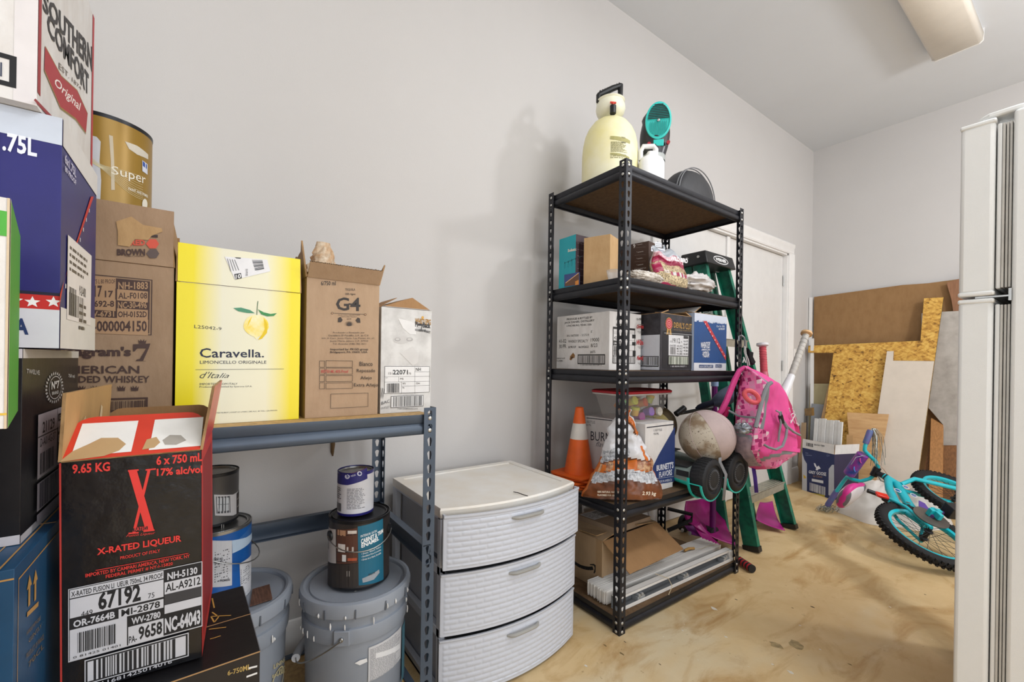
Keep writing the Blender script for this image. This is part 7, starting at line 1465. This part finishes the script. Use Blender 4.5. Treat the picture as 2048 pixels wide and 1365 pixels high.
def wheel(C_, root):
    T = Matrix.Translation(C_) @ Matrix((aV, bV, aV.cross(bV))).transposed().to_4x4(); Rt = RW
    b = MB(); b.lathe([(Rt - .050, -.014), (Rt - .040, -.022), (Rt - .022, -.026), (Rt - .006, -.018), (Rt, 0), (Rt - .006, .018), (Rt - .022, .026), (Rt - .040, .022), (Rt - .050, .014)], TIRE, 72, T); w_ = wpart(b, 'tire', root, ang=60)
    k = MB()
    for i in range(54):
        for s_, off in ((-1, 0), (1, .5), (0, .25)):
            R_ = T @ Matrix.Rotation(2 * pi * (i + off) / 54, 4, 'Z'); z0 = s_ * .014; r0 = Rt - (.004 if s_ else .001)
            k.box((r0 - .006, -.0055, z0 - .006), (r0 + .006, .0055, z0 + .006), TIRE, R_)
    k.v = [root.matrix_world.inverted() @ v for v in k.v]; o = k.build('tread_knob', w_); o['kind'] = 'stuff'
    b = MB(); b.lathe([(Rt - .050, -.015), (Rt - .066, -.012), (Rt - .069, 0), (Rt - .066, .012), (Rt - .050, .015), (Rt - .056, .008), (Rt - .056, -.008), (Rt - .050, -.015)], TQB, 72, T); wpart(b, 'rim', root, ang=50)
    s_ = MB()
    for i in range(28):
        a = 2 * pi * i / 28; q = 1 if i % 2 else -1; s_.cyl(T @ Vector((.016 * cos(a + .5 * q), .016 * sin(a + .5 * q), q * .024)), T @ Vector(((Rt - .066) * cos(a), (Rt - .066) * sin(a), 0)), .0011, SPK, 5)
    so = wpart(s_, 'spokes', root, smooth=False); so['kind'] = 'stuff'
    h = MB(); h.lathe([(.0005, -.045), (.010, -.045), (.010, -.030), (.020, -.028), (.020, -.022), (.012, -.018), (.012, .018), (.020, .022), (.020, .028), (.010, .030), (.010, .045), (.0005, .045)], BLKM, 20, T); wpart(h, 'hub', root)
wheel(RC, bike); FC = bc(-.50, .375); wheel(FC, bike)
BBp = bp(1850, 1052); SP = bp(1768, 996); HT = bp(1768, 953); HBt = bp(1800, 973)
def tb(name, pts, r, mat=TQB, n=12): z_ = MB(); z_.tube(pts, r, mat, n); return wpart(z_, name, bike, ang=50)
tb('seat_tube', [SP, BBp], .0155); tb('head_tube', [HT, HBt], .020); DT = tb('down_tube', [HBt.lerp(HT, .2), HBt.lerp(BBp, .5) + aV * .02, BBp], .024); tb('top_tube', [HT.lerp(HBt, .25), HT.lerp(SP.lerp(BBp, .35), .5) + bV * .01, SP.lerp(BBp, .35)], .021)
for s_ in (-.052, .052):
    tb('chain_stay', [BBp + nV * s_ * .4, BBp.lerp(RC, .35) + nV * s_ * .9, RC + nV * s_], .009); tb('seat_stay', [SP.lerp(BBp, .12) + nV * s_ * .3, SP.lerp(RC, .45) + nV * s_ * .95, RC + nV * s_], .0085)
    f = (FC - HBt); tb('fork_leg', [HBt + nV * s_ * .3, HBt + f * .22 + aV * -.01 + bV * .03 + nV * s_ * 1.0, HBt + f * .6 + bV * .02 + nV * s_, FC + nV * s_], .013)
cg = MB(); T = Matrix.Translation(BBp + nV * .055) @ Matrix((aV, bV, aV.cross(bV))).transposed().to_4x4(); cg.lathe([(.0005, .0), (.070, .0), (.078, -.006), (.078, -.010), (.0005, -.006)], M('guard_smoke', '5b544e', .3, var=.15), 32, T); wpart(cg, 'chain_guard', bike)
cg = MB(); cg.prism([bp(1826, 1030, .062), bp(1848, 1038, .062), bp(1838, 1024, .062), bp(1826, 1018, .062)], nV, .003, M('decal_purple', '5a3f94', .35)); wpart(cg, 'guard_decal', bike)
tb('crank', [BBp + nV * .07, BBp + nV * .075 + aV * -.06 + bV * .04, BBp + nV * .075 + aV * -.13 + bV * .03], .010, M('crank_purple', '5a3f7a', .35))
pd = MB(); c = BBp + nV * .10 + aV * -.13 + bV * .03; T = Matrix.Translation(c) @ Matrix((aV, bV, aV.cross(bV))).transposed().to_4x4(); pd.box((-.04, -.03, -.035), (.04, .03, .035), BLKM, T); wpart(pd, 'pedal', bike, bevel=.004)
br = MB(); T = Matrix.Translation(bp(1852, 1048, .075)) @ Matrix((aV, bV, aV.cross(bV))).transposed().to_4x4(); br.box((-.03, -.012, -.03), (.03, .012, .012), TQB, T); br.box((-.008, -.045, -.03), (.012, .02, .004), TQB, T); wpart(br, 'bracket', bike, bevel=.002)
# decals: rings on the tubes
dc = MB()
for x, y in ((1806, 983), (1822, 1000), (1790, 990)):
    c = bp(x, y, .034); dc.tube([c + aV * .016 * cos(q) + bV * .016 * sin(q) for q in [2 * pi * i / 16 for i in range(16)]], .0016, M('decal_white', 'dfe3f0', .4), 5, closed=True); dc.tube([c + aV * .008 * cos(q) + bV * .008 * sin(q) for q in [2 * pi * i / 12 for i in range(12)]], .0016, M('decal_blue', '2f4fb8', .4), 5, closed=True)
wpart(dc, 'swirl_decal', bike)
# seat post, saddle, reflector
tb('seat_post', [SP, bp(1752, 988), bp(1735, 982)], .0125, BLKM); tb('seat_clamp', [SP + (SP - BBp).normalized() * .0, SP + (BBp - SP).normalized() * .03], .020, BLKM)
z_ = MB(); SAD = bp(1712, 988); sd = []   # saddle: loft along its length
fw = (FC - RC).normalized(); upb = (SAD - BBp); upb = (upb - fw * upb.dot(fw)).normalized(); sc0 = SAD + upb * .01
for f, hw, th in ((-.145, .03, .014), (-.13, .075, .032), (-.075, .095, .040), (0, .072, .034), (.06, .038, .028), (.12, .028, .024), (.145, .014, .014)):
    sd.append([sc0 + fw * f + nV * (hw * cos(q)) + upb * (th * sin(q) + (.012 if f < -.05 else 0)) for q in [2 * pi * i / 24 for i in range(24)]])
PKS = M('saddle_pink', 'c92c86', .4, var=.05); WHS = M('saddle_white', 'd9d3d6', .4); GRS = M('saddle_grey', '6f6a72', .5, var=.15)
z_.grid(sd, 0, 0, lambda u_, v_: PKS if abs(cos(2 * pi * u_)) > .86 and v_ < .7 else (GRS if v_ > .62 or v_ < .12 else WHS), wrap=True, cap=True); so = wpart(z_, 'saddle', bike, subd=1, ang=70)
z_ = MB(); T = Matrix.Translation(bp(1757, 1003, .045)) @ Matrix((aV, bV, aV.cross(bV))).transposed().to_4x4() @ Matrix.Rotation(.3, 4, 'Z'); z_.box((-.030, -.018, -.008), (.030, .018, .008), M('reflector_red', 'd8281c', .2, coat=.6), T); wpart(z_, 'reflector', bike, bevel=.004, label='red rear reflector'); tb('reflector_arm', [bp(1757, 1003, .04), bp(1768, 996, .0)], .005, BLKM)
# handlebar
hp = [(1738, 872, 2.84), (1730, 893, 2.84), (1729, 901, 2.84), (1737, 910, 2.84), (1750, 922, 2.84), (1756, 933, 2.84), (1753, 946, 2.85), (1740, 958, 2.87), (1722, 963, 2.90), (1706, 960, 2.93), (1694, 955, 2.97), (1685, 966, 3.0), (1672, 985, 3.03), (1661, 1004, 3.06)]
HP = [atD(*q) for q in hp]
z_ = MB(); z_.tube(HP, .0118, TQB, 12); hbar = wpart(z_, 'handlebar', bike, ang=60)
def vert_grip(a, b_, nm='grip'): z_ = MB(); z_.tube([a, a.lerp(b_, .1), a.lerp(b_, .9), b_], [.015, .018, .0175, .016], M('grip_blue_purple', '4a5f8a', .5, var=.3, vscale=40, col2='6a4a8a'), 14); return wpart(z_, nm, bike)
vert_grip(atD(1741, 861, 2.84), atD(1731, 888, 2.84)); vert_grip(atD(1654, 1013, 3.07), atD(1674, 982, 3.03))
PADM = M('pad_blue_swirl', '23408a', .4, var=.5, vscale=16, col2='9a2f8c'); z_ = MB(); a, c = atD(1727, 908, 2.86), atD(1697, 950, 2.94); z_.tube([a, a.lerp(c, .04), a.lerp(c, .96), c], [.026, .034, .034, .028], PADM, 20); wpart(z_, 'bar_pad', bike)
z_ = MB(); P = []
for s_, rr2 in ((0, .012), (1, .020)): z_.tube([a.lerp(c, .25 + .4 * s_) + _r * (.022 * cos(q)) - _f * .030 + Vector((0, 0, .026 * sin(q))) for q in [2 * pi * i / 14 for i in range(10)]], .0035, M('decal_pink', 'c94a9a', .4) if not s_ else M('decal_sky', '4a86d0', .4), 6)
z_.v = [bike.matrix_world.inverted() @ v for v in z_.v]; z_.build('swirl_decal', [o for o in bike.children if o.name.startswith('bar_pad')][0])
ST = HP[6]; tb('stem', [ST + (ST - HT).normalized() * .012, ST.lerp(HT, .5), HT, HT.lerp(HBt, .15)], [.020, .017, .019, .022], BLKM); tb('clamp', [HP[5].lerp(HP[6], .2), HP[6].lerp(HP[7], .5)], .021, BLKM)
tb('brake_lever', [HP[6], atD(1762, 962, 2.83), atD(1775, 966, 2.82)], .005, ALU if 0 else M('steel', ''))
tb('brake_cable', [HP[3], atD(1712, 915, 2.83), atD(1702, 930, 2.84), atD(1720, 925, 2.82)][:3], .002, M('steel_dark', '')); tb('brake_cable', [HP[4], atD(1768, 940, 2.80), atD(1785, 965, 2.78), atD(1800, 1000, 2.66), bp(1812, 1020, .05)], .0022, M('cable_tan', 'b08a70', .5))
SILV = M('silver_tinsel', 'b4b8b4', .18, .85, var=.3, vscale=80); rnd = random.Random(12)
z_ = MB(); e = atD(1742, 861, 2.84)
for i in range(26):
    dx, dy = rnd.uniform(.02, .075), rnd.uniform(-.03, .03); L_ = rnd.uniform(.12, .25); sw = rnd.uniform(-.012, .012)
    z_.tube([e, e + _r * dx * .4 + Vector((0, 0, .012)) - _f * dy * .3, e + _r * dx * .8 - _f * dy + Vector((0, 0, -.04)), e + _r * (dx + sw) - _f * dy + Vector((0, 0, -.04 - L_ * .5)), e + _r * (dx + sw * 2) - _f * dy * 1.2 + Vector((0, 0, -.04 - L_))], .0013, SILV, 4)
s1 = wpart(z_, 'streamers', bike); s1['kind'] = 'stuff'
z_ = MB(); e = atD(1654, 1014, 3.07); ez = e.z
for i in range(34):
    q = rnd.uniform(0, 6.28); rr_ = rnd.uniform(.02, .05); c = e + Vector((rnd.uniform(-.03, .03), rnd.uniform(-.03, .03), 0)); z_.tube([Vector((c.x + rr_ * cos(q + w2), c.y + rr_ * sin(q + w2), max(.004, ez + .02 * sin(2 * w2 + q) - .012))) for w2 in (0, .8, 1.6, 2.4, 3.2)], .0014, SILV, 4)
s1 = wpart(z_, 'streamers', bike); s1['kind'] = 'stuff'
# ---------------- flecks and chips on the concrete ----------------
FL = bpy.data.objects['floor']; rnd = random.Random(44)
def fleck(name, px, py, r, mat, seed, sq=.6):
    c = atZ(px, py, 0); q = random.Random(seed); n = 11; b = MB()
    b.prism([(c.x + r * cos(2 * pi * i / n) * q.uniform(.5, 1.1), c.y + r * sq * sin(2 * pi * i / n) * q.uniform(.5, 1.1), .0003) for i in range(n)], (0, 0, 1), .0007, mat); b.build(name, FL, smooth=False)
WF = M('white_paint_fleck', 'ddd6c8', .6); DF = M('dark_debris', '4a3a28', .8); CH = M('chipped_concrete', 'b09a70', .9, var=.2, vscale=60, bump=.3); CH2 = M('chip_core', '8a7248', .9, var=.3, vscale=60, bump=.8)
for k, (x, y, r) in enumerate(((1428, 1218, .016), (1452, 1275, .008), (1172, 1333, .008), (1582, 1346, .012), (1545, 1330, .006), (1600, 1252, .005), (1365, 1262, .005), (1640, 1300, .005), (1470, 1180, .004), (1780, 1215, .006))): fleck('paint_fleck', x, y, r, WF, k)
for k, (x, y, r) in enumerate(((1472, 1200, .007), (1210, 1292, .010), (1250, 1285, .006), (1243, 1308, .012), (1625, 1215, .010), (1585, 1217, .006), (1320, 1330, .005), (1500, 1160, .004), (1850, 1190, .006), (1700, 1330, .006))): fleck('debris', x, y, r, DF if k % 2 == 0 else CH2, k + 20, .35)
fleck('chip', 1592, 1291, .036, CH, 60, .8); fleck('chip', 1552, 1292, .024, CH, 62, .8)
